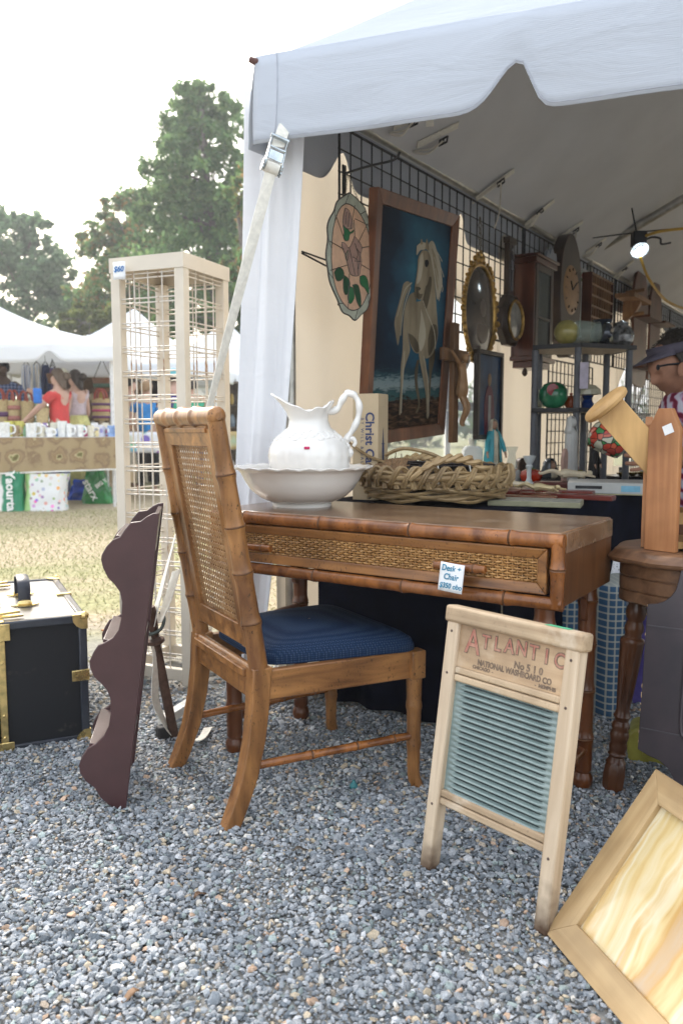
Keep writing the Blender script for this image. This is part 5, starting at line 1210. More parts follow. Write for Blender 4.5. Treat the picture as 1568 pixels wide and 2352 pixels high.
clearg = sg('rippled_clear_glass', (.62,.66,.58)); pinkg = sg('pale_pink_glass', (.82,.62,.47)); roseg = sg('rose_glass', (.66,.44,.36)); leafg = sg('green_glass', (.03,.22,.08), .4); leafd = sg('dark_green_glass', (.015,.09,.04), .3); lead = pm('lead_came', (.06,.055,.05), .5, .6)
def gl(x, y): p = gin4 @ pl(*z8(x, y), gP, ud); return (p.x, p.y)
inner = [(220,245),(265,255),(330,310),(390,410),(430,530),(455,660),(455,800),(440,960),(400,1090),(350,1170),(300,1195),(250,1185),(190,1120),(140,1020),(110,900),(95,760),(97,620),(110,470),(145,340),(180,275)]
outer = [(255,148),(300,180),(345,225),(390,280),(420,370),(460,480),(480,640),(490,720),(480,870),(440,1080),(415,1180),(360,1235),(305,1285),(255,1240),(195,1210),(150,1100),(85,950),(65,830),(48,700),(65,560),(60,450),(85,370),(120,310),(145,230),(195,185)]
IN = spl2([gl(*p) for p in inner+inner[:1]], 4)[:-1]; OU = spl2([gl(*p) for p in outer+outer[:1]], 4)[:-1]
q = MB(); q.prism(IN, 0, .003, 'z'); q.build('pink_ground', pinkg, rg)
def resamp(p, n):
    p = [V((a, b, 0)) for a, b in p]; p.append(p[0]); d = [0]
    for i in range(1, len(p)): d.append(d[-1]+(p[i]-p[i-1]).length)
    o = []; k = 0
    for i in range(n):
        s = d[-1]*i/n
        while d[k+1] < s: k += 1
        o.append(tuple(p[k].lerp(p[k+1], (s-d[k])/(d[k+1]-d[k]))[:2]))
    return o
n = 100; Ia = resamp(IN, n); Oa = resamp(OU, n)
for k in range(10):
    q = MB(); i0, i1 = k*10, k*10+10; poly = [Oa[i % n] for i in range(i0, i1+1)]+[Ia[i % n] for i in range(i1, i0-1, -1)]; q.prism(poly, 0, .003, 'z'); q.build('border_piece', clearg, rg)
    q = MB(); q.tube([(*Oa[i0], .0015), (*Ia[i0], .0015)], .0024, 5); q.build('lead_line', lead, rg)
for P_ in (Ia, Oa):
    q = MB(); q.tube([(a, b, .0015) for a, b in P_], .0028, 6, closed=True); q.build('lead_line', lead, rg)
roses = [([(215,285),(250,310),(275,400),(280,460),(240,470),(210,450),(195,420),(200,350)], roseg), ([(185,590),(215,600),(250,640),(290,560),(300,540),(335,580),(365,640),(350,700),(360,760),(350,830),(340,880),(300,890),(260,870),(240,800),(215,700),(190,640)], roseg),
 ([(195,435),(215,460),(240,475),(262,500),(290,480),(285,500),(255,520),(245,570),(215,575),(200,540),(205,500)], leafg), ([(215,700),(240,660),(243,700),(235,750),(222,740)], leafg), ([(118,860),(150,815),(190,830),(205,880),(180,925),(140,930)], leafd), ([(200,880),(240,910),(258,960),(240,1040),(215,1055),(198,1000)], leafd),
 ([(262,985),(285,1000),(297,1070),(280,1120),(255,1135),(237,1080),(245,1020)], leafg), ([(280,970),(320,965),(340,1000),(355,1100),(350,1170),(320,1120),(300,1040)], leafd), ([(345,895),(385,885),(415,930),(425,1050),(390,1000),(350,960)], leafg)]
for poly, mt in roses:
    pts = spl2([gl(*p) for p in poly+poly[:1]], 3)[:-1]; q = MB(); q.prism(pts, .0033, .0046, 'z'); o = q.build('glass_petal' if mt is roseg else 'glass_leaf', mt, rg)
    q = MB(); q.tube([(a, b, .004) for a, b in pts], .0015, 4, closed=True); q.build('lead_line', lead, o)
for ln in ([(205,560),(130,350)], [(260,470),(300,260)], [(330,590),(415,420)], [(360,640),(455,620)], [(360,790),(455,850)], [(240,790),(80,840)], [(200,650),(75,580)], [(250,870),(240,1180)], [(290,390),(300,540)], [(300,380),(425,440)], [(250,330),(240,450)], [(225,320),(215,430)], [(250,640),(300,880)], [(300,600),(330,700),(300,760),(350,760)], [(310,640),(350,690),(330,830)], [(280,720),(320,740),(330,880)]):
    q = MB(); q.tube([(*gl(*p), .0052) for p in ln], .0013, 4); q.build('lead_line', lead, rg)
top_hook = pl(798, 400, wp(0, .16, 0), ud)
def chain(a, b, parent, name='chain', sag=.0, r=.004, w=.0009, mt=None, inv_=None):
    a, b = V(a), V(b); L = (b-a).length; k = max(4, int(L/(r*2.6))); q = MB(inv_ or M.Identity(4)); d = (b-a).normalized(); s1 = d.orthogonal().normalized(); s2 = d.cross(s1)
    for i in range(k):
        c = a.lerp(b, (i+.5)/k)-V((0, 0, sag*math.sin(math.pi*(i+.5)/k))); e = s1 if i % 2 else s2
        q.tube([c+d*(r*1.6*math.cos(t))+e*(r*.8*math.sin(t)) for t in [j*math.pi/4 for j in range(8)]], w, 4, closed=True)
    return q.build(name, mt or pm('dull_chain', (.16,.14,.11), .45, .8), parent)
for p in ((225, 165), (415, 400)): chain(top_hook, gin @ V((*gl(*p), .0)), rg, inv_=gin4, sag=.0)
hkp = thing('hook_bracket', 'black display hook clipped to the grid above the rose glass', 'hook')
q = MB(); b0 = pl(790, 398, wp(0, .10, 0), ud); q.bar(b0+V((0, 0, .03)), b0+V((0, 0, -.075)), .020, .006, up=tuple(ud)); q.build('clip', dark, hkp); q = MB(); q.tube(spline([b0+ud*.005, b0+ud*.10+V((0, 0, .008)), b0+ud*.21+V((0, 0, .012)), b0+ud*.235+V((0, 0, .035))], 4), .0045, 6); q.build('arm', dark, hkp)

# ---- ornate oval portrait, crucifix and small blue painting
def wallthing(name, label, cat, px, py, s=.11, group=None):
    t, z = onwall(px, py, s); o = thing(name, label, cat, wp(t, s, z), WALLR, group); return o, t, z
gold = pm('antique_gilt', (.38,.235,.07), .32, .85, .45, 40, .5, 120)
ov, t, z = wallthing('oval_gilt_portrait', 'oval dark portrait in an ornate gilt frame hung on a chain', 'portrait', 1096, 718, .14)
q = MB(); q.lathe([(0, 0), (.93, .0), (.93, .012), (.6, .026), (.0, .032)], 40, lambda r, zz_, th, i: (.185*r*math.cos(th), -zz_, .232*r*math.sin(th)), cap=False); q.build('domed_glass', pm('dark_portrait', (.018,.022,.026), .08, 0, .5, 6, c2=(.10,.075,.06), spec=.6), ov)
q = MB(); q.tube([(.178*math.cos(t_), -.012, .225*math.sin(t_)) for t_ in [k*2*math.pi/56 for k in range(56)]], .011, 8, closed=True)
q.build('inner_rim', gold, ov)
q = MB()
for k in range(46):
    a = k*2*math.pi/46; r_ = R.uniform(.008, .017); e = 1+R.uniform(.03, .12); q.ell((.186*e*math.cos(a), -.010-R.uniform(0, .012), .233*e*math.sin(a)), (r_, r_*.8, r_), 7, 5)
    a2 = a+.07; q.tube([(.195*math.cos(a2)*(1+.05*math.sin(j)), -.014, .243*math.sin(a2)*(1+.05*math.sin(j))) if j == 0 else (.195*math.cos(a2)+.016*math.cos(a2+j*1.1), -.016, .243*math.sin(a2)+.016*math.sin(a2+j*1.1)) for j in range(5)], .0045, 5)
for sx in (-1, 0, 1): q.ell((sx*.03, -.012, .275-.015*abs(sx)), (.014, .010, .022), 8, 6)
q.build('gilt_scrolls', gold, ov)
q = MB(); q.ell((0, -.030, .02), (.035, .004, .045), 10, 6); q.ell((0, -.026, -.075), (.075, .004, .075), 10, 6); q.build('portrait_figure', pm('sepia_figure', (.10,.075,.058), .4), ov)
for s in (-.012, .012): chain((s, -.01, .29), (s*.3, -.005, .45), ov, r=.009, w=.0016)
rough_oak = wood('rough_oak', (.10,.05,.02), (.22,.11,.05), (1,1,.1), 26, .6)
cr, t, z = wallthing('wooden_crucifix', 'rustic wooden crucifix hanging below the gilt portrait', 'crucifix', 1042, 880, .20)
q = MB(); q.box(-.028, .028, -.012, .012, -.265, .265); q.build('upright', rough_oak, cr, bevel=.004)
q = MB(); q.box(-.125, .125, -.012, .011, .095, .150); q.build('cross_beam', rough_oak, cr, bevel=.004)
def corpus(parent, k, mt, y=-.03, z=.0, rot=None):
    # figure with raised arms, bent knees: one skin-like body from tubes
    q = MB(rot or TX((0, y, z)))
    q.tube(spline([(0, 0, .03*k), (.004*k, -.006*k, -.02*k), (-.006*k, -.010*k, -.075*k), (.0, -.004*k, -.11*k)], 4), [.024*k*(1-.18*math.sin(i*.5)) for i in range(13)], 8)
    for s in (-1, 1):
        q.tube(spline([(s*.014*k, 0, .024*k), (s*.05*k, 0, .05*k), (s*.088*k, .006*k, .082*k)], 4), [.0105*k-.0006*k*i for i in range(9)], 6)
        q.tube(spline([(s*.010*k, -.004*k, -.11*k), (s*.014*k+.008*k, -.026*k, -.165*k), (s*.008*k, -.008*k, -.225*k), (s*.006*k, -.014*k, -.245*k)], 4), [.0155*k-.0008*k*i for i in range(13)], 7)
    q.ell((.010*k, -.014*k, .055*k), (.014*k, .016*k, .019*k), 9, 7)
    return q.build('carved_figure', mt, parent)
corpus(cr, 1.0, pm('carved_boxwood', (.27,.15,.07), .5), -.035, .055)
bp, t, z = wallthing('blue_icon_painting', 'narrow dark blue painting of a robed figure in black frame', 'painting', 1120, 908, .18)
W2, H2 = .155, .215
for (a, b, c, d) in ((-W2, W2, -H2, -H2+.022), (-W2, W2, H2-.022, H2), (-W2, -W2+.022, -H2+.022, H2-.022), (W2-.022, W2, -H2+.022, H2-.022)):
    q = MB(); q.box(a, b, -.018, .008, c, d); q.build('frame_bar', wood('ebony_frame', (.012,.009,.008), (.035,.024,.018), (1,1,1), 20, .35), bp, bevel=.002)
q = MB(); q.box(-W2+.02, W2-.02, -.006, .0, -H2+.02, H2-.02); q.build('canvas', pm('night_blue_paint', (.004,.010,.030), .5, 0, .2, 7, c2=(.018,.07,.16)), bp)
q = MB(); q.prism(spl2([(-.05, -.19), (-.06, -.05), (-.03, .03), (0, .05), (.03, .03), (.06, -.05), (.05, -.19), (-.05, -.19)], 3)[:-1], -.0085, -.0065, 'y'); q.build('painted_robe', pm('crimson_robe', (.10,.012,.03), .5), bp)
q = MB(); q.ell((0, -.008, .075), (.022, .002, .032), 12, 7); q.build('painted_head', pm('ochre_face', (.20,.11,.05), .5), bp)
q = MB(); q.prism([(-.016, -.18), (-.014, 0), (.014, 0), (.016, -.18)], -.0105, -.0088, 'y'); q.build('painted_tunic', pm('pale_tunic', (.35,.34,.33), .6), bp)

# ---- clocks
mahog = wood('mahogany_case', (.045,.012,.006), (.13,.035,.016), (1,1,.08), 26, .28, 0, .3); darkw = wood('dark_clock_wood', (.018,.010,.007), (.05,.025,.015), (1,1,.1), 26, .35, 0, .15)
silver = pm('silvered_dial', (.42,.43,.42), .4, .3); glassd = glass('case_glass', (.25,.28,.27), .30, .04)
t1, _ = onwall(1174, 710, .11); zt = onwall(1218, 600, .22)[1]; zb = onwall(1218, 830, .22)[1]
ck = thing('regulator_clock', 'long mahogany regulator wall clock with glazed pendulum door', 'clock', wp(t1, .11, zb), WALLR)
CH = zt-zb; q = MB(); q.box(0, .30, -.015, .0, .03, CH); q.box(0, .018, -.125, -.015, .03, CH); q.box(.282, .30, -.125, -.015, .03, CH); q.build('case', mahog, ck, bevel=.002)
q = MB(); q.box(-.015, .315, -.14, .0, CH, CH+.03); q.box(-.025, .325, -.15, .0, CH+.03, CH+.045); q.build('cornice', mahog, ck, bevel=.003)
q = MB(); q.box(-.015, .315, -.14, .0, .005, .03); q.box(.03, .27, -.12, 0, -.03, .005); q.build('base', mahog, ck, bevel=.003)
for x in (.06, .24): q = MB(); q.lathe([(.006, -.03), (.014, -.045), (.016, -.058), (.010, -.07), (0, -.075)], 12); o = q.build('finial', darkw, ck); o.location = (x, -.06, 0)
for (a, b, c, d) in ((.018, .055, .03, CH), (.245, .282, .03, CH), (.055, .245, CH-.035, CH), (.055, .245, .03, .065), (.055, .245, CH*.45, CH*.45+.012)):
    q = MB(); q.box(a, b, -.13, -.115, c, d); q.build('door_frame', darkw, ck, bevel=.002)
q = MB(); q.box(.055, .245, -.122, -.120, .065, CH-.035); q.build('door_glass', glassd, ck)
q = MB(); q.box(.075, .225, -.075, -.07, CH*.5, CH-.05); q.build('dial', silver, ck)
q = MB(); q.lathe([(0, -.006), (.05, -.004), (.056, 0), (.05, .004), (0, .006)], 24, lambda r, z_, th, i: (.15+r*math.cos(th), -.06+z_, .14+r*math.sin(th))); q.bar((.15, -.06, .14), (.15, -.06, CH*.55), .008, .003, up=(0, 1, 0)); q.build('pendulum', pm('pendulum_brass', (.42,.34,.12), .3, .9), ck)
q = MB(); q.prism(spl2([(.16, 0), (.19, .05), (.22, .03), (.25, .075), (.285, .045), (.315, .05), (.315, 0), (.16, 0)], 4)[:-1], -.13, -.115, 'y'); o = q.build('crest', pm('pewter_crest', (.22,.25,.30), .35, .4), ck); o.location = (0, 0, CH+.045)
bj, t, z = wallthing('banjo_clock', 'small octagonal clock with long narrow neck and brass bezel', 'clock', 1160, 737, .13)
q = MB(); q.lathe([(0, 0), (.14, 0), (.14, .035), (.125, .05), (.10, .055), (0, .055)], 8, lambda r, z_, th, i: (r*math.cos(th+math.pi/8), -z_, r*math.sin(th+math.pi/8)), cap=False); q.build('body', darkw, bj, bevel=.003)
q = MB(); q.lathe([(.098, .05), (.105, .062), (.098, .068), (.088, .060), (.088, .052)], 36, lambda r, z_, th, i: (r*math.cos(th), -z_, r*math.sin(th)), cap=False); q.build('bezel', gold, bj)
q = MB(); q.lathe([(0, .062), (.06, .060), (.09, .055)], 30, lambda r, z_, th, i: (r*math.cos(th), -z_, r*math.sin(th)), cap=False); q.build('dial_glass', pm('dull_dial', (.20,.20,.19), .12, 0, .3, 20, spec=.6), bj)
q = MB(); q.box(-.035, .035, -.03, 0, .13, .40); q.box(-.05, .05, -.035, 0, .39, .42); q.build('neck', darkw, bj, bevel=.003)
q = MB(); q.box(-.006, .006, -.037, -.031, .15, .38); q.build('tube', pm('silver_tube', (.35,.36,.4), .25, .8), bj)
sc3, t, z = wallthing('schoolhouse_clock', 'dark wooden wall clock with a tan dial behind the regulator', 'clock', 1285, 676, .13)
q = MB(); q.prism(spl2([(-.20, -.02), (-.17, .20), (-.08, .32), (0, .35), (.08, .32), (.17, .20), (.20, -.02), (.16, -.22), (.08, -.34), (0, -.38), (-.08, -.34), (-.16, -.22), (-.20, -.02)], 4)[:-1], -.07, 0, 'y'); q.build('case', darkw, sc3, bevel=.006)
q = MB(); q.lathe([(0, .076), (.135, .075), (.145, .07)], 36, lambda r, z_, th, i: (r*math.cos(th), -z_, r*math.sin(th)+.02), cap=False); q.build('dial', pm('tan_dial', (.30,.17,.075), .5), sc3)
for a, l in ((.6, .09), (2.2, .06)): q = MB(); q.bar((0, -.079, .02), (l*math.cos(a), -.079, .02+l*math.sin(a)), .003, .008, up=(0, 1, 0)); q.build('hand', dark, sc3)
for k in range(12): q = MB(); q.bar((.112*math.cos(k*math.pi/6), -.0775, .02+.112*math.sin(k*math.pi/6)), (.130*math.cos(k*math.pi/6), -.0775, .02+.130*math.sin(k*math.pi/6)), .002, .008, up=(0, 1, 0)); q.build('numeral_mark', darkw, sc3)
# ---- sampler, cubby shelf, brackets
sm, t, z = wallthing('floral_sampler', 'white verse print bordered with red flowers in pale frame', 'print', 1317, 690, .15)
q = MB(); q.box(-.20, .20, -.006, 0, -.20, .20); q.build('sheet', pm('sampler_paper', (.66,.70,.66), .6, 0, .05), sm)
for (a, b, c, d) in ((-.215, .215, .2, .215), (-.215, .215, -.215, -.2), (-.215, -.2, -.2, .2), (.2, .215, -.2, .2)): q = MB(); q.box(a, b, -.016, 0, c, d); q.build('frame_bar', silver, sm)
q = MB(); q2 = MB()
for k in range(70):
    a = k/70*4; e = a % 1; sd_ = int(a); x, y = [(-.16+.32*e, .165), (.165, .16-.32*e), (.16-.32*e, -.165), (-.165, -.16+.32*e)][sd_]; x += R.uniform(-.02, .02); y += R.uniform(-.02, .02)
    (q if k % 2 else q2).ell((x, -.007, y), (R.uniform(.008, .017), .001, R.uniform(.008, .017)), 6, 4)
q.build('flowers', pm('sampler_red', (.30,.03,.03), .7), sm); q2.build('leaves', pm('sampler_green', (.10,.20,.06), .7), sm)
for i, (l, w_) in enumerate((('Home', .1), ('where we', .2), ('grumble', .2), ('the most', .2), ('and best', .2))):
    text('verse_line', l, .052, inkK, sm, M.Translation((0, -.0075, .09-.048*i)) @ M.Rotation(math.pi/2, 4, 'X'), ext=.0003, bold=.001)
cb0, zc = onwall(1318, 700, .11); cz1 = onwall(1358, 622, .22)[1]; cz0 = onwall(1350, 800, .22)[1]
cub = thing('cubbyhole_shelf', 'wooden cubbyhole display shelf with many small compartments', 'shelf', wp(cb0, .11, cz0), WALLR); tan = wood('tan_shelf', (.20,.10,.045), (.36,.20,.10), (1,1,.2), 26, .5); red = wood('redbrown_shelf', (.07,.022,.012), (.15,.05,.025), (1,1,.1), 26, .4)
CH2 = cz1-cz0; CW2 = .50
q = MB(); q.box(0, CW2, -.008, 0, 0, CH2); q.build('back', red, cub)
for x in (0, CW2-.012): q = MB(); q.box(x, x+.012, -.11, -.008, 0, CH2); q.build('side', red, cub)
for j in range(8): q = MB(); z_ = (CH2-.012)*j/7; q.box(.012, CW2-.012, -.109, -.008, z_, z_+.012); q.build('shelf_board', tan, cub)
for i in range(1, 9): q = MB(); x = CW2*i/9; q.box(x-.003, x+.003, -.107, -.008, .012, CH2-.012); q.build('divider', tan, cub)
for k, (px, py, w_, h_) in enumerate(((1432, 700, .10, .30), (1465, 720, .22, .55), (1500, 735, .20, .5))):
    o, t, z = wallthing('wall_bracket', ['carved tan wooden wall bracket beyond the cubbyhole shelf', 'tall red brown scalloped wall shelf beyond the tan bracket', 'red brown wooden wall shelf farthest along the tent wall'][k], 'wall shelf', px, py, .13)
    if k == 0:
        q = MB(); q.box(-.25, .25, -.14, 0, .02, .05); q.build('board', tan, o); q = MB(); q.prism(spl2([(0, .02), (-.12, .02), (-.10, -.05), (-.03, -.12), (0, -.14), (0, .02)], 3)[:-1], -.02, .02, 'x'); q.build('corbel', tan, o)
        for zz3 in (-.08, .09): q = MB(); q.tube([(0, -.01, zz3), (0, -.15, zz3+.01)], .014, 8); q.build('peg', tan, o)
    else:
        q = MB(); q.prism(spl2([(-w_, -h_), (-w_*.9, -.2*h_), (-w_*1.1, .1*h_), (-w_*.7, .5*h_), (0, h_*.7), (w_*.7, .5*h_), (w_*1.1, .1*h_), (w_*.9, -.2*h_), (w_, -h_), (-w_, -h_)], 4)[:-1], -.02, 0, 'y'); q.build('back', red, o)
        for zz3 in (-.8*h_, -.1*h_): q = MB(); q.box(-w_*.9, w_*.9, -.14, -.02, zz3, zz3+.018); q.build('shelf_board', red, o)
# ---- grey post shelf unit on the table
su = thing('corner_shelf_unit', 'grey post shelf unit with two corner shelves on the goods table', 'shelf unit', (1.10, 3.95, TTZ))
grey = pm('grey_post_plastic', (.10,.105,.12), .5); shb = pm('beige_shelf_board', (.46,.38,.29), .6); shk = pm('dark_shelf_edge', (.03,.03,.033), .5)
SPz = (.335, .632); poly = [(-.19, -.03), (.0, -.15), (.30, -.02), (.27, .25), (-.12, .25)]
for (x, y) in ((-.175, -.01), (-.005, -.125), (.275, -.005), (.24, .22), (-.10, .22), (.13, .22)):
    q = MB(); q.tube([(x, y, 0), (x, y, SPz[1]-.002)], .0165, 12); q.build('post', grey, su)
for z in SPz:
    q = MB(); q.prism(poly, z, z+.012, 'z'); q.build('shelf_board', shb, su)
    q = MB(); ax = sum(p[0] for p in poly)/5; ay = sum(p[1] for p in poly)/5
    for i in range(5):
        a, b = poly[i], poly[(i+1) % 5]; q.bar((*a, z+.008), (*b, z+.008), .008, .020)
    q.build('shelf_edge', shk, su)
q = MB(TX((1.115, 3.79, TTZ+.50), .1)); q.box(-.02, .02, -.001, .001, -.06, .06); tag(q.build('paper_tag', pm('lilac_tag', (.50,.46,.56), .8)), 'pale lilac paper tag hanging from the top shelf of the unit', 'tag')
S2 = TTZ+SPz[0]+.0185; S1 = TTZ+SPz[1]+.0185
def turned_thing(name, label, cat, loc, prof, mt, n=24, fun=None, group=None, ang=45, extra=None):
    o = thing(name, label, cat, loc, 0, group); q = MB(); q.lathe(prof, n, fun); q.build('body', mt, o, ang=ang)
    return o
def ball(r, zc, k=9, sq=1): return [(r*math.sin(math.pi*i/k), zc-r*sq*math.cos(math.pi*i/k)) for i in range(k+1)]
o = thing('amber_glass_jar', 'amber ball and clear glass cookie jar tipped over on the top shelf', 'jar', (1.06, 3.90, S1+.058))
q = MB(); q.ell((0, 0, 0), (.060, .058, .058), 18, 12); q.build('amber_ball', pm('amber_glass_body', (.13,.12,.03), .08, 0, .3, 8, c2=(.34,.30,.10), spec=.7), o)
q = MB(M.Rotation(math.pi/2, 4, 'Y')); q.lathe([(.050, .035), (.056, .05), (.052, .10), (.044, .13), (.05, .15)], 20, cap=False); q.build('clear_cylinder', glass('clear_jar_glass', (.55,.66,.60), .25), o)
q = MB(M.Translation((.175, 0, -.005)) @ M.Rotation(math.pi/2+.3, 4, 'Y')); q.lathe([(0, -.012), (.05, -.012), (.054, 0), (.05, .012), (.02, .016), (.015, .035), (0, .037)], 20); q.build('lid', pm('chrome_lid', (.08,.09,.11), .15, .7), o)
o = turned_thing('crystal_jar', 'faceted silver crystal jar on the right of the top shelf', 'jar', (1.345, 3.98, S1), [(.035, 0), (.055, .02), (.06, .05), (.05, .085), (.03, .10), (.035, .11), (.0, .125)], pm('crystal_silver', (.20,.21,.22), .08, .6, .9, 35, .8, 40), 12, ang=10)
o = turned_thing('smoky_vase', 'dark smoky glass vase beside the crystal jar', 'vase', (1.29, 4.10, S1), [(.04, 0), (.06, .03), (.055, .09), (.04, .12), (.05, .14)], pm('smoky_glass', (.03,.035,.05), .1, 0, .6, 20), 16)
o = thing('green_glass_helmet', 'swirled green art glass globe on the lower shelf', 'glass globe', (1.005, 3.90, S2))
q = MB(); q.lathe([(.03, 0), (.05, .012), (.068, .045), (.066, .085), (.045, .112), (.02, .122), (0, .123)], 24); q.build('globe', pm('green_art_glass', (.006,.07,.03), .08, 0, .4, 9, c2=(.03,.22,.10), spec=.7), o)
q = MB(); q.lathe([(0.0, 0), (.028, .006), (.02, .02), (0, .026)], 12, lambda r, z_, th, i: (-.02+r*math.cos(th), -.065+z_*.4, .085+r*math.sin(th))); q.build('red_swirl', pm('ruby_glass', (.20,.01,.02), .1), o)
o = thing('mushroom_dish', 'cream domed dish on a blue base on the lower shelf', 'dish', (1.155, 3.86, S2)); q = MB(); q.lathe([(.025, 0), (.03, .02), (.018, .04), (.03, .06)], 18); q.build('blue_base', pm('cobalt_glaze', (.01,.03,.12), .15), o); q = MB(); q.lathe([(.03, .058), (.062, .062), (.058, .085), (.035, .105), (0, .112)], 22); q.build('cream_dome', pm('cream_glaze', (.42,.40,.30), .15), o)
o = turned_thing('tiny_lidded_pot', 'small orange red lidded pot beside the cream domed dish', 'pot', (1.095, 3.92, S2), [(.02, 0), (.032, .015), (.03, .045), (.02, .055), (.006, .06), (.008, .07), (0, .075)], pm('orange_glaze', (.28,.06,.02), .2))
o = turned_thing('clear_glass_orb', 'clear bubble glass orb behind the green globe', 'glass orb', (.985, 4.06, S2), [(.02, 0)]+ball(.045, .052)[1:], glass('bubble_glass', (.5,.55,.5), .4))
# ---- candle box
bxp = tpos(850, 1146); cbx = thing('candle_box', 'tall tan cardboard box printed Christ Candle standing behind the basin', 'box', bxp, math.atan2(-.62, .78)+.25)
card = pm('tan_cardboard', (.50,.39,.25), .75, 0, .06, 14); BW, BH = .098, 1.125-TTZ
q = MB(); q.box(-BW/2, BW/2, -BW/2, BW/2, 0, BH); q.build('carton', card, cbx, bevel=.0015)
blu = pm('dark_blue_print', (.035,.05,.13), .7)
def bt_(s, x, sz, z, sp=1.0, bold=0): text('box_lettering', s, sz, blu, cbx, M.Translation((x, -BW/2-.0006, z)) @ M.Rotation(math.pi/2, 4, 'X') @ M.Rotation(-math.pi/2, 4, 'Z'), 'LEFT', 0, 1, .0002, sp, bold)
bt_('Christ Candle', .016, .046, BH-.065, 1.0, .0012); bt_('BY WILL & BAUMER', -.012, .017, BH-.085, 1.5)
q = MB(); q.prism([(-.004, 0), (.004, 0), (.010, .08), (.0, .16), (-.010, .08)], BW/2+.0002, BW/2+.0008, 'x'); o = q.build('printed_flame', blu, cbx); o.location = (0, 0, .10)
q = MB(); q.box(BW/2+.0002, BW/2+.0008, -.014, .014, .20, .204); q.box(BW/2+.0002, BW/2+.0008, -.002, .002, .10, .24); q.build('printed_cross', blu, cbx)
# ---- wicker tray with contents
trc = tpos(1000, 1154); tray = thing('wicker_tray', 'round woven willow tray basket with twisted handles', 'basket', (trc.x, trc.y, TTZ+.020), .15)
wil = wood('willow_rod', (.21,.135,.060), (.42,.30,.155), (1,1,1), 30, .5, .2); wil2 = wood('peeled_willow', (.33,.22,.11), (.50,.36,.19), (1,1,1), 24, .5)
RX, RY = .255, .22
def el(t, k=1.0, z=0): return (RX*k*math.cos(t), RY*k*math.sin(t), z)
ts = [i*2*math.pi/64 for i in range(64)]
for i in range(11):
    q = MB(); q.tube([el(t, .93+.009*i+.022*math.sin(8*t+i*2.1)+.012*math.sin(13*t+i), .004+i*.0085+.007*math.sin(6*t+i*1.7)) for t in ts], .0060, 6, closed=True); q.build('willow_rod', wil, tray)
q = MB(); q.tube([el(t, 1.0, .078) for t in ts], .0115, 10, closed=True); q.build('rim_hoop', wil2, tray)
for i in range(30):
    a = i*2*math.pi/30+R.uniform(-.05, .05); q = MB()
    for e in (0, .035): q.tube(spline([el(a+e-.17, 1.00, .045), el(a+e-.10, 1.06, .075), el(a+e, 1.02, .112), el(a+e+.10, .97, .085), el(a+e+.18, 1.03, .040)], 4), .0056, 5)
    q.build('border_loop', wil, tray)
for sgn, hh in ((-1, .065), (1, .055)):
    for k in range(2):
        q = MB(); pts = []
        for i in range(41):
            f = i/40; a = sgn*math.pi/2+(f-.5)*1.05*(-sgn) ; c = V(el(a, 1.02, .078)); c.z += hh*math.sin(math.pi*f)**.75
            ph = f*24+k*math.pi; c += V((.008*math.cos(ph), .008*math.sin(ph), .008*math.sin(ph+1))); pts.append(c)
        q.tube(pts, .0085, 6); q.build('twisted_handle', wil2, tray)
q = MB(); q.lathe([(0, .004), (.20, .004), (.215, .012)], 30, lambda r, z_, th, i: (r*1.08*math.cos(th), r*.95*math.sin(th), z_), cap=False); q.build('woven_base', wil, tray, solid=.006)
tz_ = TTZ+.036
o = thing('twig_bundle', 'dark twig bundle tied with string lying in the willow tray', 'twigs', (trc.x+.045, trc.y-.02, tz_+.055), .1); q = MB()
for i in range(80):
    a = R.uniform(0, 6.28); r_ = .052*math.sqrt(R.random()); x0 = -.135+R.uniform(-.02, .03); x1 = .135+R.uniform(-.03, .02); y, z = r_*math.cos(a), r_*math.sin(a)
    q.tube([(x0, y*R.uniform(.7, 1.1), z*R.uniform(.8, 1.1)), (0, y, z), (x1, y*R.uniform(.8, 1.1), z*R.uniform(.7, 1.1))], R.uniform(.0025, .0045), 4)
q.build('twigs', pm('dark_twig', (.028,.020,.017), .7, 0, .4, 60), o, kind='stuff')
q = MB()
for x in (-.05, .06): q.tube([(x, .056*math.cos(t), .056*math.sin(t)) for t in ts[::4]], .002, 4, closed=True)
q.build('string', web, o)
o = thing('raffia_bird_basket', 'brown raffia wrapped basket with a stick lying in the willow tray', 'basket', (trc.x-.125, trc.y+.07, tz_+.045), -.35); q = MB()
for i in range(24):
    f = i/23; rr = .058*math.sin(math.pi*(.12+.80*f))**.7; q.tube([(-.10+.22*f+.003*math.cos(3*t), rr*math.cos(t), rr*math.sin(t)+.01) for t in ts[::3]], .0062, 5, closed=True)
q.build('raffia_wrap', pm('raffia', (.22,.13,.065), .8, 0, .3, 50, .4, 200), o)
q = MB(); q.tube(spline([(-.02, -.02, .05), (-.10, -.02, .075), (-.17, -.01, .115), (-.185, -.01, .125)], 4), .011, 7, fl=.5); q.build('stick', wil, o)
q = MB(); q.tube(spline([(-.05, 0, .08), (.02, 0, .105), (.12, .01, .085), (.18, .02, .05)], 5), .0075, 6)
for i in range(9): q.tube([(-.03+i*.02, 0, .094-.004*i), (-.05+i*.028, .03*math.sin(i), .05)], .0016, 4)
q.build('arched_handle', wil, o)
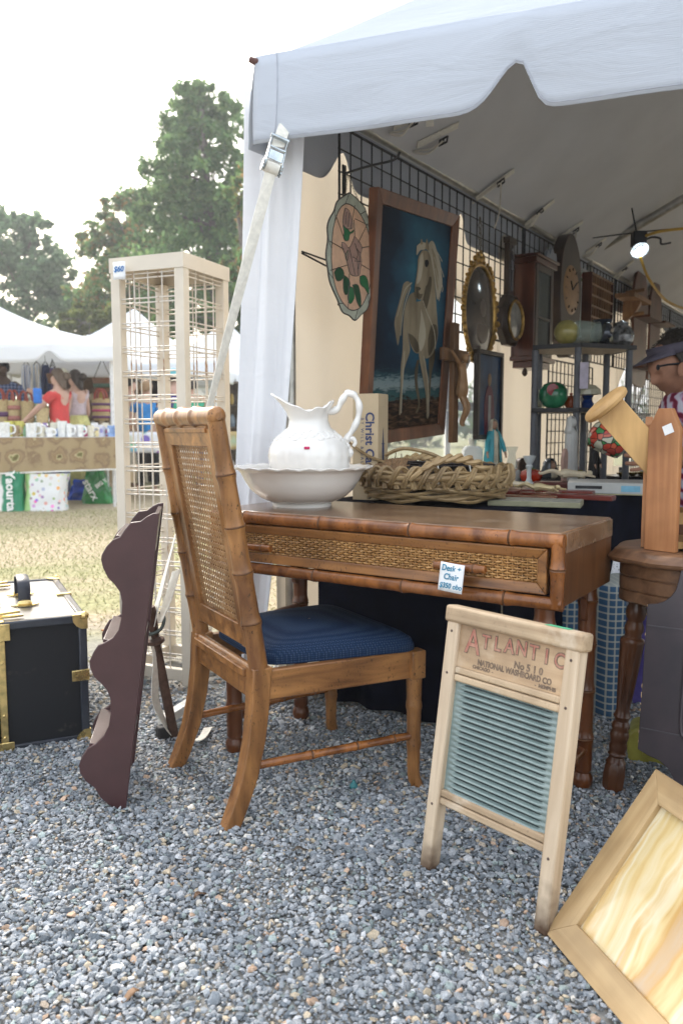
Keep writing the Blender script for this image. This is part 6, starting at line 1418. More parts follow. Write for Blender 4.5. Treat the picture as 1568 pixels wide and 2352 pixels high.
# ---- jug and figures on the table
p = tpos(1083, 1103); o = thing('plastic_jug', 'translucent white plastic jug standing beside the statue in blue', 'jug', p); mj = cloth('hdpe_plastic', (.80,.81,.78), .25, .02)
q = MB(); q.prism([(-.047, 0), (.047, 0), (.047, .15), (.030, .172), (-.03, .172), (-.047, .15)], -.042, .042, 'y'); q.build('bottle', mj, o, bevel=.008, seg=3)
q = MB(); q.lathe([(.017, .170), (.017, .182), (.020, .183), (.020, .205), (0, .206)], 18); q.build('cap', pm('ivory_cap', (.70,.68,.58), .5), o)
skin_p = pm('painted_flesh', (.46,.27,.18), .5); 
def statue(name, label, p, h, gown, mantle, head, veil, rz=0, arms=True, base=None, part_hood=True):
    o = thing(name, label, 'statue', p, rz); k = h
    def folds(r, z, th, i): f = 1+.07*math.sin(th*11+z/k*5)*(1 if z < .7*k else .3); return (r*f*math.cos(th), r*.78*f*math.sin(th), z)
    q = MB(); q.lathe([(.10*k, .03*k), (.125*k, .05*k), (.115*k, .18*k), (.105*k, .34*k), (.10*k, .48*k), (.098*k, .60*k), (.105*k, .70*k), (.09*k, .765*k), (.045*k, .805*k), (.035*k, .83*k)], 40, folds); q.build('gown', gown, o, ang=60)
    if mantle:
        q = MB(); q.lathe([(.150*k, .10*k), (.16*k, .22*k), (.152*k, .36*k), (.140*k, .50*k), (.128*k, .62*k), (.122*k, .71*k), (.10*k, .785*k), (.055*k, .83*k)], 36, lambda r, z, th, i: (r*(1+.05*math.sin(th*9+z/k*6))*math.cos(th), r*.8*(1+.05*math.sin(th*9))*math.sin(th), z), a0=-math.pi/2+.42+.0, a1=1.5*math.pi-.42, cap=False); q.build('mantle', mantle, o, solid=.008*k, ang=60)
    q = MB(); q.ell((0, -.012*k, .895*k), (.048*k, .056*k, .070*k), 14, 10); q.ell((0, -.068*k, .888*k), (.010*k, .014*k, .016*k), 8, 6); q.lathe([(.034*k, .80*k), (.03*k, .85*k)], 10); q.build('head', head, o)
    if part_hood:
        q = MB(); q.lathe([(.095*k, .74*k), (.082*k, .80*k), (.070*k, .86*k), (.068*k, .92*k), (.055*k, .965*k), (.025*k, .99*k), (0, .995*k)], 26, lambda r, z, th, i: (r*math.cos(th), r*math.sin(th)+.008*k, z), a0=-math.pi/2+.75, a1=1.5*math.pi-.75, cap=False); q.build('veil', veil, o, solid=.008*k, ang=60)
    if arms:
        for s in (-1, 1):
            q = MB(); q.tube(spline([(s*.09*k, -.01*k, .74*k), (s*.145*k, -.045*k, .60*k), (s*.165*k, -.085*k, .47*k)], 4), [.042*k-.001*k*i for i in range(9)], 10); q.build('sleeve', mantle or gown, o)
            q = MB(); q.tube([(s*.164*k, -.083*k, .485*k), (s*.172*k, -.098*k, .43*k), (s*.170*k, -.11*k, .39*k)], [.018*k, .020*k, .008*k], 8)
            for f in range(4): q.tube([(s*.172*k+(f-1.5)*.007*k, -.10*k, .425*k), (s*.172*k+(f-1.5)*.010*k, -.115*k, .375*k)], .0045*k, 5)
            q.build('hand', head, o)
    q = MB(); q.lathe([(.13*k, 0), (.14*k, .008*k), (.135*k, .035*k), (.11*k, .055*k)], 8); q.build('plinth', base or gown, o); return o
cream_ = pm('aged_cream_plaster', (.62,.56,.43), .6, 0, .25, 25); turq = pm('turquoise_robe', (.05,.33,.39), .5, 0, .25, 14); white_ = pm('white_bisque', (.50,.50,.48), .45, 0, .05)
statue('madonna_statue', 'painted statue of a woman in turquoise mantle and cream gown', tpos(1131, 1104), .305, cream_, turq, skin_p, cream_, rz=.4)
statue('white_madonna', 'slender plain white praying figure with bowed head beside the shelf post', V((1.045, 3.72, TTZ)), .315, white_, None, white_, white_, rz=.6, arms=False)
statue('monk_statue', 'small friar figurine in black habit with folded arms', V((1.165, 3.76, TTZ)), .20, pm('black_habit', (.012,.011,.012), .5), pm('black_habit2', (.016,.014,.015), .5), skin_p, pm('dark_hair', (.03,.02,.015), .6), rz=.9)
p = tpos(1261, 1099); o = thing('nun_bust', 'small grey veiled bust of a woman looking down', 'bust', p, .7); q = MB(); q.lathe([(.03, 0), (.042, .01), (.04, .03), (.02, .04), (.018, .05)], 16); q.build('shoulders', cream_, o); q = MB(); q.ell((0, -.012, .066), (.019, .021, .026), 12, 8); q.ell((0, -.033, .063), (.004, .005, .006), 6, 5); q.build('head', skin_p, o)
q = MB(); q.lathe([(.046, .002), (.042, .04), (.034, .065), (.032, .085), (.018, .102), (0, .106)], 24, a0=-math.pi/2+.75, a1=1.5*math.pi-.75, cap=False); q.build('veil', pm('grey_glazed_veil', (.12,.13,.14), .15, .2), o, solid=.003, ang=60)
p = tpos(1219, 1110); o = thing('tomato_jar', 'glossy red tomato shaped jar behind the white candlestick', 'jar', p); q = MB(); q.lathe([(.02, 0), (.042, .012), (.050, .035), (.044, .058), (.022, .068), (0, .064)], 32, lambda r, z, th, i: (r*(1+.05*math.cos(6*th))*math.cos(th), r*(1+.05*math.cos(6*th))*math.sin(th), z)); q.build('fruit', pm('tomato_glaze', (.42,.035,.012), .12, 0, .2, 10), o)
q = MB(); q.tube([(0, 0, .064), (.004, 0, .082)], .006, 6)
for k in range(5): q.tube([(0, 0, .068), (.022*math.cos(k*1.256), .022*math.sin(k*1.256), .068), (.034*math.cos(k*1.256), .034*math.sin(k*1.256), .060)], [.006, .005, .001], 5, fl=.4)
q.build('stalk', pm('stalk_green', (.06,.16,.03), .5), o)
p = tpos(1214, 1113); milk = pm('milk_glass', (.62,.66,.66), .15, 0, .05)
turned_thing('milk_candlestick', 'white milk glass candlestick in front of the tomato jar', 'candlestick', p, [(.034, 0), (.034, .006), (.016, .014), (.010, .03), (.011, .07), (.016, .085), (.012, .092), (.020, .105), (.028, .125), (.030, .132), (.024, .133), (.018, .112), (0, .11)], milk)
turned_thing('glass_chimney', 'clear flared glass lamp chimney beside the statue in blue', 'lamp chimney', tpos(1174, 1100), [(.020, 0), (.022, .02), (.030, .06), (.022, .10), (.018, .13), (.032, .165)], glass('chimney_glass', (.75,.80,.78), .22), 20)
turned_thing('white_egg_cup', 'small plain white cup beside the brown carved block', 'cup', tpos(1184, 1103), [(.018, 0), (.022, .02), (.022, .045), (.018, .05), (0, .045)], white_)
o = thing('bird_figurine', 'small peach coloured bird figurine at the foot of the statue', 'figurine', tpos(1165, 1106)); q = MB(); q.ell((0, 0, .035), (.026, .018, .024), 12, 8); q.ell((-.02, -.004, .058), (.013, .012, .013), 10, 7); q.tube([(.02, 0, .04), (.045, 0, .062)], [.010, .003], 6); q.lathe([(.02, 0), (.016, .012), (.010, .02)], 10); q.build('body', pm('peach_china', (.50,.33,.24), .3), o)
q = MB(TX(tpos(1199, 1098), .4)); q.prism(spl2([(-.03, 0), (-.035, .05), (-.03, .095), (0, .105), (.03, .085), (.034, .04), (.03, 0), (-.03, 0)], 3)[:-1], -.018, .018, 'y'); tag(q.build('carved_block', pm('carved_walnut', (.06,.035,.022), .5, 0, .5, 40, .8, 60), bevel=.004), 'dark brown carved block behind the white candlestick', 'carving')
q = MB(TX(V((.985, 3.60, TTZ)), .8)); q.prism(spl2([(-.02, 0), (-.016, .06), (-.024, .11), (-.016, .15), (0, .17), (.016, .15), (.018, .10), (.012, .05), (.02, 0), (-.02, 0)], 3)[:-1], -.008, .008, 'y'); tag(q.build('pink_plaque', pm('pink_plaster', (.44,.29,.24), .6), bevel=.003), 'narrow pink plaster figure leaning by the tent pole', 'plaque')
p = tpos(1317, 1112); o = thing('skull_mug', 'olive ceramic mug painted with white skulls', 'mug', p, .3); q = MB(); q.lathe([(.03, 0), (.040, .008), (.043, .04), (.040, .066), (.036, .066), (.036, .02), (0, .012)], 24); q.build('mug', pm('olive_glaze', (.14,.13,.035), .2, 0, .4, 30, c2=(.24,.21,.08)), o)
for a in (-2.2, -1.1): 
    q = MB(M.Rotation(a, 4, 'Z')); q.ell((.0415, 0, .035), (.003, .016, .018), 10, 7); q.box(.040, .0445, -.008, .008, .012, .022); q.build('skull_face', white_, o); q = MB(M.Rotation(a, 4, 'Z'))
    for s in (-.007, .007): q.ell((.0445, s, .035), (.0012, .0045, .005), 8, 5)
    q.build('skull_eyes', dark, o)
turned_thing('red_candle_stub', 'short red candle standing behind the skull mug', 'candle', tpos(1322, 1104), [(.012, 0), (.012, .07), (.004, .074), (.001, .084)], pm('red_wax', (.32,.02,.02), .4), 12)
# flat crucifix boards
crims = wood('crimson_board', (.10,.014,.010), (.20,.035,.022), (.1,1,1), 26, .3, 0, .2); ivory = pm('ivory_resin', (.62,.53,.38), .4); gilt2 = pm('gold_resin', (.50,.40,.22), .45, .3)
eR = math.atan2(.75, .66)
for k, (px, py, L_, w_, rz, mb, mf, lab) in enumerate(((1235, 1136, .42, .07, -.10, crims, ivory, 'long crimson crucifix board with ivory figure lying flat'), (1165, 1150, .34, .05, .0, framew, gilt2, 'brown wooden crucifix board with gilt figure lying flat'), (1300, 1147, .34, .055, -.22, crims, gilt2, 'dark red crucifix board with gold figure at the table edge'), (1190, 1128, .30, .05, .15, framew, ivory, 'small brown crucifix board with ivory figure below the statue'))):
    p = tpos(px, py); o = thing('crucifix_board', lab, 'crucifix', (p.x, p.y, TTZ+.003), -.35+rz, 'crucifixes lying on the table')
    q = MB(); q.box(-L_/2, L_/2, -w_/2, w_/2, 0, .018); q.build('upright', mb, o, bevel=.003); q = MB(); q.box(-L_*.22-w_/2, -L_*.22+w_/2, -L_*.3, -w_/2, .0005, .017); q.box(-L_*.22-w_/2, -L_*.22+w_/2, w_/2, L_*.3, .0005, .017); q.build('cross_beam', mb, o, bevel=.003)
    corpus(o, .55, mf, rot=TX((-L_*.18, 0, .033)) @ M.Rotation(-math.pi/2, 4, 'Z') @ M.Rotation(-math.pi/2, 4, 'X'))
p = tpos(1230, 1160); o = thing('printed_tile', 'flat pale green edged tile with a worn printed pattern', 'tile', p, -.35); q = MB(); q.box(-.15, .15, -.075, .075, 0, .018); q.build('slab', pm('olive_edge', (.26,.25,.16), .5), o, bevel=.002); q = MB(); q.box(-.146, .146, -.071, .071, .0182, .019); q.build('print', pm('mottled_print', (.14,.15,.13), .4, 0, .5, 45, c2=(.38,.36,.30)), o)
p = tpos(1405, 1131); o = thing('board_game_box', 'flat grey white game box with a blue label on the table edge', 'box', (p.x, p.y, TTZ), -.30); q = MB(); q.box(-.17, .17, -.13, .13, .004, .046); q.build('lid', pm('grey_box', (.40,.40,.38), .6, 0, .06), o, bevel=.002); q = MB(); q.box(-.166, .166, -.126, .126, 0, .004); q.build('base', pm('yellowed_box', (.48,.44,.26), .6), o)
q = MB(); q.box(.03, .10, -.1312, -.1302, .012, .036); q.build('blue_label', pm('sky_label', (.16,.36,.48), .6), o); q = MB(); q.box(-.14, -.04, -.1312, -.1302, .022, .034); q.build('dark_label', dark, o)
q = MB(); p = tpos(1330, 1122); o = thing('ivory_figure', 'loose ivory figure lying on the game box edge', 'figurine', (p.x, p.y, TTZ+.058), -.2); corpus(o, .7, ivory, rot=M.Rotation(-math.pi/2, 4, 'Z') @ M.Rotation(-math.pi/2, 4, 'X'))
q = MB(TX(tpos(1270, 1122), -.3)); q.prism([(-.09, 0), (.09, 0), (.08, .03), (-.08, .03)], -.04, .04, 'y'); tag(q.build('maroon_case', crims, bevel=.004), 'small maroon moulded case in front of the nun bust', 'case')
p = tpos(1440, 1096); o = thing('brass_tray', 'dark tray holding gold dishes and a silver cup', 'tray', p, .4); q = MB(); q.prism(poly and [(-.14, -.09), (.14, -.09), (.14, .09), (-.14, .09)], 0, .012, 'z'); q.build('tray', pm('black_lacquer', (.015,.013,.013), .2), o, bevel=.004)
for i, (x, y) in enumerate(((-.08, -.05), (-.02, -.06), (.05, -.05), (.10, -.02))): q = MB(TX((x, y, .012))); q.lathe([(.012, 0), (.026, .008), (.030, .016), (.024, .013), (0, .006)], 18); q.build('gold_dish', pm('polished_gold', (.55,.42,.14), .2, .9), o)
q = MB(TX((.0, .03, .012))); q.lathe([(.022, 0), (.026, .04), (.023, .04), (.02, .004)], 18); q.build('silver_cup', pm('polished_silver', (.45,.44,.42), .18, .9), o)
turned_thing('crystal_tumbler', 'clear cut glass tumbler beside the gold dishes', 'glass', tpos(1478, 1090), [(.022, 0), (.026, .09), (.023, .09), (.02, .01)], glass('tumbler_glass', (.7,.75,.75), .35), 12)
o = thing('wire_basket', 'small brown wire basket behind the dishes', 'basket', tpos(1500, 1080)); q = MB()
for i in range(14): a = i*math.pi/7; q.tube([(.05*math.cos(a), .04*math.sin(a), 0), (.065*math.cos(a), .052*math.sin(a), .055)], .002, 4)
for z in (0, .055): q.tube([((.05+.015*(z > 0))*math.cos(t), (.04+.012*(z > 0))*math.sin(t), z) for t in ts[::3]], .003, 5, closed=True)
q.build('wire_body', pm('brown_wire', (.12,.07,.04), .5, .4), o)
# ---- shopper with a stained glass shade
def skinmesh(name, pts, edges, mt, parent, sub=2, root=0):
    me = bpy.data.meshes.new(name); me.from_pydata([p[0] for p in pts], edges, []); o = bpy.data.objects.new(name, me); C.objects.link(o)
    md = o.modifiers.new('skin', 'SKIN'); md.use_smooth_shade = True
    for i, p in enumerate(pts):
        r = p[1] if hasattr(p[1], '__len__') else (p[1], p[1]); me.skin_vertices[0].data[i].radius = r
    for i in range(len(pts)): me.skin_vertices[0].data[i].use_root = i == root
    s_ = o.modifiers.new('sub', 'SUBSURF'); s_.levels = sub; s_.render_levels = sub
    bpy.context.view_layer.update(); m2 = bpy.data.meshes.new_from_object(o.evaluated_get(bpy.context.evaluated_depsgraph_get()))
    o.modifiers.clear(); o.data = m2; m2.materials.clear(); m2.materials.append(mt); m2.polygons.foreach_set('use_smooth', [True]*len(m2.polygons)); o.name = name
    if parent: o.parent = parent
    return o
def hair_shell(name, c, r, mt, parent, rot=0, cut=.15, tilt=0, hang=0):
    m_ = TX(c, rot) @ M.Rotation(tilt, 4, 'Y'); q = MB(m_); n = 28; k = 14
    q.lathe([(1, 0)]*(k+1), n, lambda a, z, th, i: (lambda a, z: (r[0]*a*math.cos(th)*(1+.05*NZ.noise(V((th*4, z*6, 1)))), r[1]*a*math.sin(th)*(1+.05*NZ.noise(V((th*4, z*6, 5)))), r[2]*z-(cut*max(0, math.cos(th)) if False else 0)-hang*(1-z)*max(0, -math.cos(th))))(math.sin(math.pi*(i/k)*.62*(1-.52*max(0, math.cos(th))**.7)), math.cos(math.pi*(i/k)*.62*(1-.52*max(0, math.cos(th))**.7))), cap=False); return q.build(name, mt, parent, solid=.004, ang=180)
skinm = pm('skin_tan', (.27,.135,.085), .55, 0, .14, 22, .2, 120, .3)
def tiedye():
    m, n, o = _nodes('tie_dye_jersey'); b = _bsdf(n, o, .85, 0, .2); t = n.nodes.new('ShaderNodeTexCoord'); w_ = n.nodes.new('ShaderNodeTexWave'); w_.wave_type = 'RINGS'; w_.rings_direction = 'SPHERICAL'; w_.inputs['Scale'].default_value = 5.5; w_.inputs['Distortion'].default_value = 6; w_.inputs['Detail Scale'].default_value = 2.2
    mp = n.nodes.new('ShaderNodeMapping'); mp.inputs['Location'].default_value = (-1.46, -3.05, -1.22); n.links.new(t.outputs['Object'], mp.inputs[0]); n.links.new(mp.outputs[0], w_.inputs[0])
    n.links.new(_ramp(n, w_.outputs[0], [(.12, (.17,.018,.045)), (.35, (.32,.10,.17)), (.55, (.40,.28,.42)), (.8, (.52,.50,.58))]).outputs[0], b.inputs['Base Color']); return m
def add_head(bo, c, yaw=math.pi+.30, pit=.50):
    # sculpted head appended to the body mesh: brow, eye sockets, nose, lips and chin
    m_ = TX(c, yaw) @ M.Rotation(pit, 4, 'Y'); q = MB(m_); nu, nv = 64, 44
    ga = lambda t, s: math.exp(-(t/s)**2)
    def f(a, b):
        th = (a-.5)*2*math.pi; ph = (b-.5)*math.pi; x = math.cos(ph)*math.cos(th); y = math.cos(ph)*math.sin(th); z = math.sin(ph)
        lo = max(0, -z); r = V((.090*x*(1-.10*lo), .070*y*(1-.28*lo), .112*z)); k = 0
        k += .007*ga(th, .75)*ga(ph-.28, .13)-.011*ga(abs(th)-.36, .17)*ga(ph-.10, .13)+.005*ga(abs(th)-.55, .3)*ga(ph+.15, .2)
        k += (.020*ga(th, .13+.05*max(0, -ph))*ga(ph+.10, .15)+.009*ga(th, .11)*ga(ph-.08, .12))+.007*ga(th, .28)*ga(ph+.47, .06)+.007*ga(th, .26)*ga(ph+.60, .055)-.006*ga(th, .3)*ga(ph+.70, .07)+.013*ga(th, .34)*ga(ph+.92, .18)
        d = V((x, y, z*.6)).normalized() if True else 0
        return r+d*k
    q.grid(nu, nv, f); import bmesh
    t_ = q.mesh('head_tmp', bo.data.materials[0]); bm = bmesh.new(); bm.from_mesh(bo.data); bm.from_mesh(t_); bm.to_mesh(bo.data); bm.free(); bpy.data.meshes.remove(t_)
    for p_ in bo.data.polygons: p_.use_smooth = True
per = thing('person', 'person in tie-dye shirt and visor holding a stained glass shade', 'person')
hd_ = dp(1540, 846, 3.34)
BP = [((1.52, 3.50, .52), (.15, .12)), ((1.53, 3.47, .75), (.145, .12)), ((1.47, 3.42, .97), (.15, .115)), ((1.415, 3.38, 1.11), (.12, .09)), ((1.395, 3.37, 1.165), .052), ((1.375, 3.355, 1.20), .055), (tuple(hd_), (.060, .064)), ((hd_.x+.005, hd_.y, hd_.z+.055), (.050, .055)),
      ((1.375, 3.25, 1.085), .060), ((1.50, 3.09, .955), .046), ((1.43, 3.06, .895), .042), ((1.265, 3.10, .880), .030), ((1.185, 3.13, .895), (.034, .020)),
      ((1.53, 3.55, 1.07), .060), ((1.56, 3.60, .90), .046), ((1.42, 3.56, .86), .036), ((1.25, 3.42, .90), .028), ((1.19, 3.38, .92), (.032, .018)),
      ((hd_.x-.030, hd_.y-.01, hd_.z-.045), .040), ((hd_.x-.05, hd_.y-.012, hd_.z-.01), .03), ((1.44, 3.42, .50), .085), ((1.20, 3.32, .50), .065), ((1.16, 3.32, .08), .045), ((1.50, 3.62, .50), .085), ((1.26, 3.55, .50), .065), ((1.24, 3.56, .08), .045)]
BE = [(0,1),(1,2),(2,3),(3,4),(4,5),(5,6),(6,7),(3,8),(8,9),(9,10),(10,11),(11,12),(3,13),(13,14),(14,15),(15,16),(16,17),(6,18),(6,19),(0,20),(20,21),(21,22),(0,23),(23,24),(24,25)]
# five separate fingers on the near hand, curled round the shade
fi = [((1.215, 3.105, .925), (1.190, 3.10, .965), (1.165, 3.12, .990), .0095), ((1.165, 3.115, .905), (1.130, 3.11, .922), (1.10, 3.14, .940), .0095), ((1.160, 3.118, .890), (1.120, 3.11, .895), (1.085, 3.14, .900), .0098), ((1.162, 3.122, .875), (1.125, 3.115, .868), (1.09, 3.14, .868), .0095), ((1.170, 3.128, .862), (1.138, 3.12, .845), (1.11, 3.14, .842), .0082)]
for a, b, c, r_ in fi:
    k = len(BP); BP += [(a, r_*1.15), (b, r_), (c, r_*.85)]; BE += [(12, k), (k, k+1), (k+1, k+2)]
bo_ = skinmesh('body', BP, BE, skinm, per); add_head(bo_, hd_)
SPp = [((1.52, 3.50, .55), (.165, .135)), ((1.53, 3.47, .75), (.16, .135)), ((1.47, 3.42, .97), (.165, .13)), ((1.415, 3.38, 1.11), (.135, .105)), ((1.40, 3.375, 1.155), .075), ((1.375, 3.25, 1.085), .078), ((1.475, 3.125, .985), .068), ((1.53, 3.55, 1.07), .076), ((1.555, 3.595, .93), .064)]
skinmesh('shirt', SPp, [(0,1),(1,2),(2,3),(3,4),(3,5),(5,6),(3,7),(7,8)], tiedye(), per)
hairm = pm('brown_black_hair', (.022,.016,.012), .6, 0, .4, 80, .6, 150)
hair_shell('hair', (hd_.x+.020, hd_.y, hd_.z+.028), (.094, .088, .118), hairm, per, math.pi, hang=.03)
q = MB()
for i in range(260):
    a = R.uniform(0, 6.28); e_ = R.uniform(.35, 1.5); c_ = V((hd_.x+.022+.095*math.cos(e_)*math.cos(a), hd_.y+.086*math.cos(e_)*math.sin(a), hd_.z+.03+.118*math.sin(e_))); q.tube([c_, c_+V((R.uniform(-.012, .012), R.uniform(-.012, .012), R.uniform(0, .014))), c_+V((R.uniform(-.018, .018), R.uniform(-.018, .018), R.uniform(-.004, .016)))], .0022, 4)
q.build('hair_curls', hairm, per)
vis = pm('slate_visor', (.060,.052,.075), .7)
q = MB(TX((hd_.x+.006, hd_.y, hd_.z+.076), 0) @ M.Rotation(rad(-12), 4, 'Y')); q.lathe([(.099, -.018), (.101, .022)], 30, lambda r, z, th, i: (r*math.cos(th), r*.97*math.sin(th), z), cap=False); q.build('visor_band', vis, per, solid=.004)
q = MB(TX((hd_.x+.006, hd_.y, hd_.z+.104), 0) @ M.Rotation(rad(-30), 4, 'Y')); q.grid(18, 8, lambda a, b: (-(.098*math.cos((a-.5)*2.3)+b*.085*math.cos((a-.5)*2.9)), .098*math.sin((a-.5)*2.3)*(1+.05*b), -.006*b-.030*(abs(a-.5)*2)**2*b)); q.build('visor_peak', vis, per, solid=.004)
q = MB(); q.ell((hd_.x+.008, hd_.y-.090, hd_.z-.012), (.017, .010, .030), 10, 8); q.build('ear', skinm, per)
q = MB(TX((hd_.x, hd_.y, hd_.z), 0)); q.tube([(-.070, -.058, .004), (-.04, -.074, .010), (.01, -.086, .014)], .004, 5); q.ell((-.072, -.044, .000), (.008, .022, .014), 10, 6); q.build('dark_glasses', dark, per)
q = MB(TX((1.50, 3.52, 0))); q.lathe([(.16, .38), (.17, .395), (.16, .41)], 20); q.tube([(.1, .1, 0), (.08, .08, .38)], .014, 6); q.tube([(-.1, .1, 0), (-.08, .08, .38)], .014, 6); q.tube([(.1, -.1, 0), (.08, -.08, .38)], .014, 6); q.tube([(-.1, -.1, 0), (-.08, -.08, .38)], .014, 6); tag(q.build('wooden_stool', red), 'low wooden stool under the person in tie-dye', 'stool')
lsp = dp(1397, 1008, 3.27); ls = thing('leaded_glass_dome', 'round stained glass lampshade with red flowers and green leaves', 'lampshade', lsp)
def shadem():
    m, n, o = _nodes('leaded_shade_glass'); b = _bsdf(n, o, .2, 0, .5); t = n.nodes.new('ShaderNodeTexCoord'); v1 = n.nodes.new('ShaderNodeTexVoronoi'); v1.inputs['Scale'].default_value = 34; n.links.new(t.outputs['Object'], v1.inputs[0])
    v2 = n.nodes.new('ShaderNodeTexVoronoi'); v2.feature = 'DISTANCE_TO_EDGE'; v2.inputs['Scale'].default_value = 34; n.links.new(t.outputs['Object'], v2.inputs[0])
    sp = n.nodes.new('ShaderNodeSeparateXYZ'); n.links.new(v1.outputs['Color'], sp.inputs[0]); c = _ramp(n, sp.outputs[0], [(.30, (.48,.47,.36)), (.34, (.05,.20,.06)), (.58, (.06,.24,.08)), (.62, (.42,.05,.03)), (.9, (.5,.10,.05))]); c.color_ramp.interpolation = 'CONSTANT'
    n.links.new(_mix(n, _ramp(n, v2.outputs['Distance'], [(.03, (1,1,1)), (.06, (0,0,0))]).outputs[0], c.outputs[0], (.012,.012,.010)), b.inputs['Base Color']); return m
q = MB(M.Rotation(rad(25), 4, 'Y')); q.lathe([(.03, .072), (.05, .062), (.072, .035), (.080, .0), (.076, -.03), (.062, -.055)], 36, cap=False); q.build('glass_dome', shadem(), ls, solid=.003, ang=180)
q = MB(M.Rotation(rad(25), 4, 'Y')); q.lathe([(.0, .086), (.012, .084), (.032, .074), (.030, .070)], 20, cap=False); q.build('metal_cap', lead, ls)
# ---- work light with yellow flex
wl = dp(1466, 560, 4.5); wk_ = thing('work_light', 'black clamp work light with a lit lamp hanging from the rafter', 'work light', wl); wk_.scale = (.72, .72, .72)
q = MB(); q.box(-.05, .05, -.04, .04, -.02, .09); q.build('housing', dark, wk_, bevel=.008)
q = MB(TX((0, -.03, -.05)) @ M.Rotation(rad(-48), 4, 'X')); q.lathe([(.03, .05), (.045, .03), (.064, .0), (.066, -.008), (.060, -.004), (.03, .02)], 24, cap=False); q.build('reflector', pm('lamp_reflector', (.30,.31,.32), .25, .8), wk_)
m, n, o_ = _nodes('led_glow'); em = n.nodes.new('ShaderNodeEmission'); em.inputs[0].default_value = (.82, .95, 1, 1); em.inputs[1].default_value = 14; n.links.new(em.outputs[0], o_.inputs[0])
q = MB(TX((0, -.042, -.062)) @ M.Rotation(rad(-48), 4, 'X')); q.lathe([(0, -.012), (.032, -.008), (.036, .004), (.0, .006)], 18, cap=False); q.build('led_lens', m, wk_)
q = MB(); q.tube(spline([(.05, 0, .03), (.10, 0, .05), (.16, 0, .04), (.17, 0, .0), (.24, .0, .01)], 4), .008, 6); q.tube([(-.02, 0, .09), (-.06, .0, .26)], .006, 6); q.build('clamp_arm', dark, wk_)
q = MB(); yf = [dp(1472, 545, 4.5), dp(1520, 530, 4.4), dp(1600, 522, 4.3)]; q.tube(spline(yf, 5), .008, 6); q.tube(spline([dp(1470, 590, 4.5), dp(1490, 640, 4.6), dp(1530, 690, 5.0), dp(1580, 712, 5.4)], 6), .008, 6)
tag(q.build('yellow_flex', pm('yellow_cable', (.42,.25,.03), .5)), 'yellow extension cable running across the tent roof to the lamp', 'cable')
q = MB(); q.tube([dp(1345, 548, 5.6), dp(1470, 532, 4.6), dp(1600, 520, 4.3)], .004, 5); tag(q.build('suspension_wire', dark), 'thin dark wire strung under the tent roof by the lamp', 'wire')
# ================================================================== the market beyond
wtent = cloth('far_tent_canvas', (.84,.86,.90), .18, .03); polem = pm('white_tent_pole', (.62,.62,.62), .5)
def far_tent(label, c0, f, b, wf, wb_, ze, za, val=.22, back=False):
    # c0 = front right corner, f = direction to the left along the front, b = direction to the back
    o = thing('canopy_tent', label, 'tent', (c0.x, c0.y, 0)); O0 = V((c0.x, c0.y, 0)); iv = M.Translation(-O0)
    cs = [O0, O0+f*wf, O0+f*wf+b*wb_, O0+b*wb_]; ap = sum(cs, V())/4+V((0, 0, za))
    for i in range(4):
        a, c = cs[i]+V((0, 0, ze)), cs[(i+1) % 4]+V((0, 0, ze)); q = MB(iv)
        q.grid(16, 10, lambda u_, v_: (a.lerp(c, u_)).lerp(ap, v_)-V((0, 0, .16*math.sin(math.pi*v_)+.05*math.sin(math.pi*u_)*(1-v_)))); q.build('roof_panel', wtent, o)
        q = MB(iv); L = (c-a).length; n = int(L/.05); nr = V(((c-a).y, -(c-a).x, 0)).normalized()
        if nr.dot(a-ap) < 0: nr = -nr
        def vf(u_, v_):
            x = (u_*L) % 1.55; k = math.exp(-((x-.78)/.10)**2); p = a.lerp(c, u_)-V((0, 0, .05*math.sin(math.pi*u_)+(val-.62*val*k)*v_)); return p+nr*(.02*math.sin(u_*L*4)*v_+.01)
        q.grid(n, 4, vf); q.build('valance', wtent, o, solid=.003)
        q = MB(iv); p = cs[i]+(ap-cs[i])*.03; p.z = 0; q.tube([p+V((0, 0, gz(p.x, p.y))), p+V((0, 0, ze-.02))], .025, 8); q.build('tent_pole', polem, o)
    if back:
        q = MB(iv); a, c = cs[2], cs[3]; q.grid(40, 4, lambda u_, v_: a.lerp(c, u_)+V((0, .04*math.sin(u_*50), gz(0, 12)+(ze-.1)*v_))); q.build('back_wall', wtent, o)
    return o
bn = lambda x, y: V((x, y, 0)).normalized()
c1_ = dp(268, 792, 9.9); far_tent('white peaked canopy tent over the basket stall', c1_, bn(-.985, -.17), bn(-.17, .985), 5.0, 5.0, 2.03, 3.15)
far_tent('white peaked tent behind the wire display tower', V((-1.9, 12.6, 0)), bn(-1, -.02), bn(-.02, 1), 3.2, 3.2, 2.05, 3.05)
far_tent('small white peaked tent glimpsed beside the big tent curtain', V((-.75, 15.6, 0)), bn(-1, .02), bn(.02, 1), 3.4, 3.4, 2.05, 3.25, back=True)
far_tent('white tent peak far behind the other canopies', V((-4.6, 18.5, 0)), bn(-1, .05), bn(.05, 1), 3.4, 3.4, 2.05, 3.3, back=True)
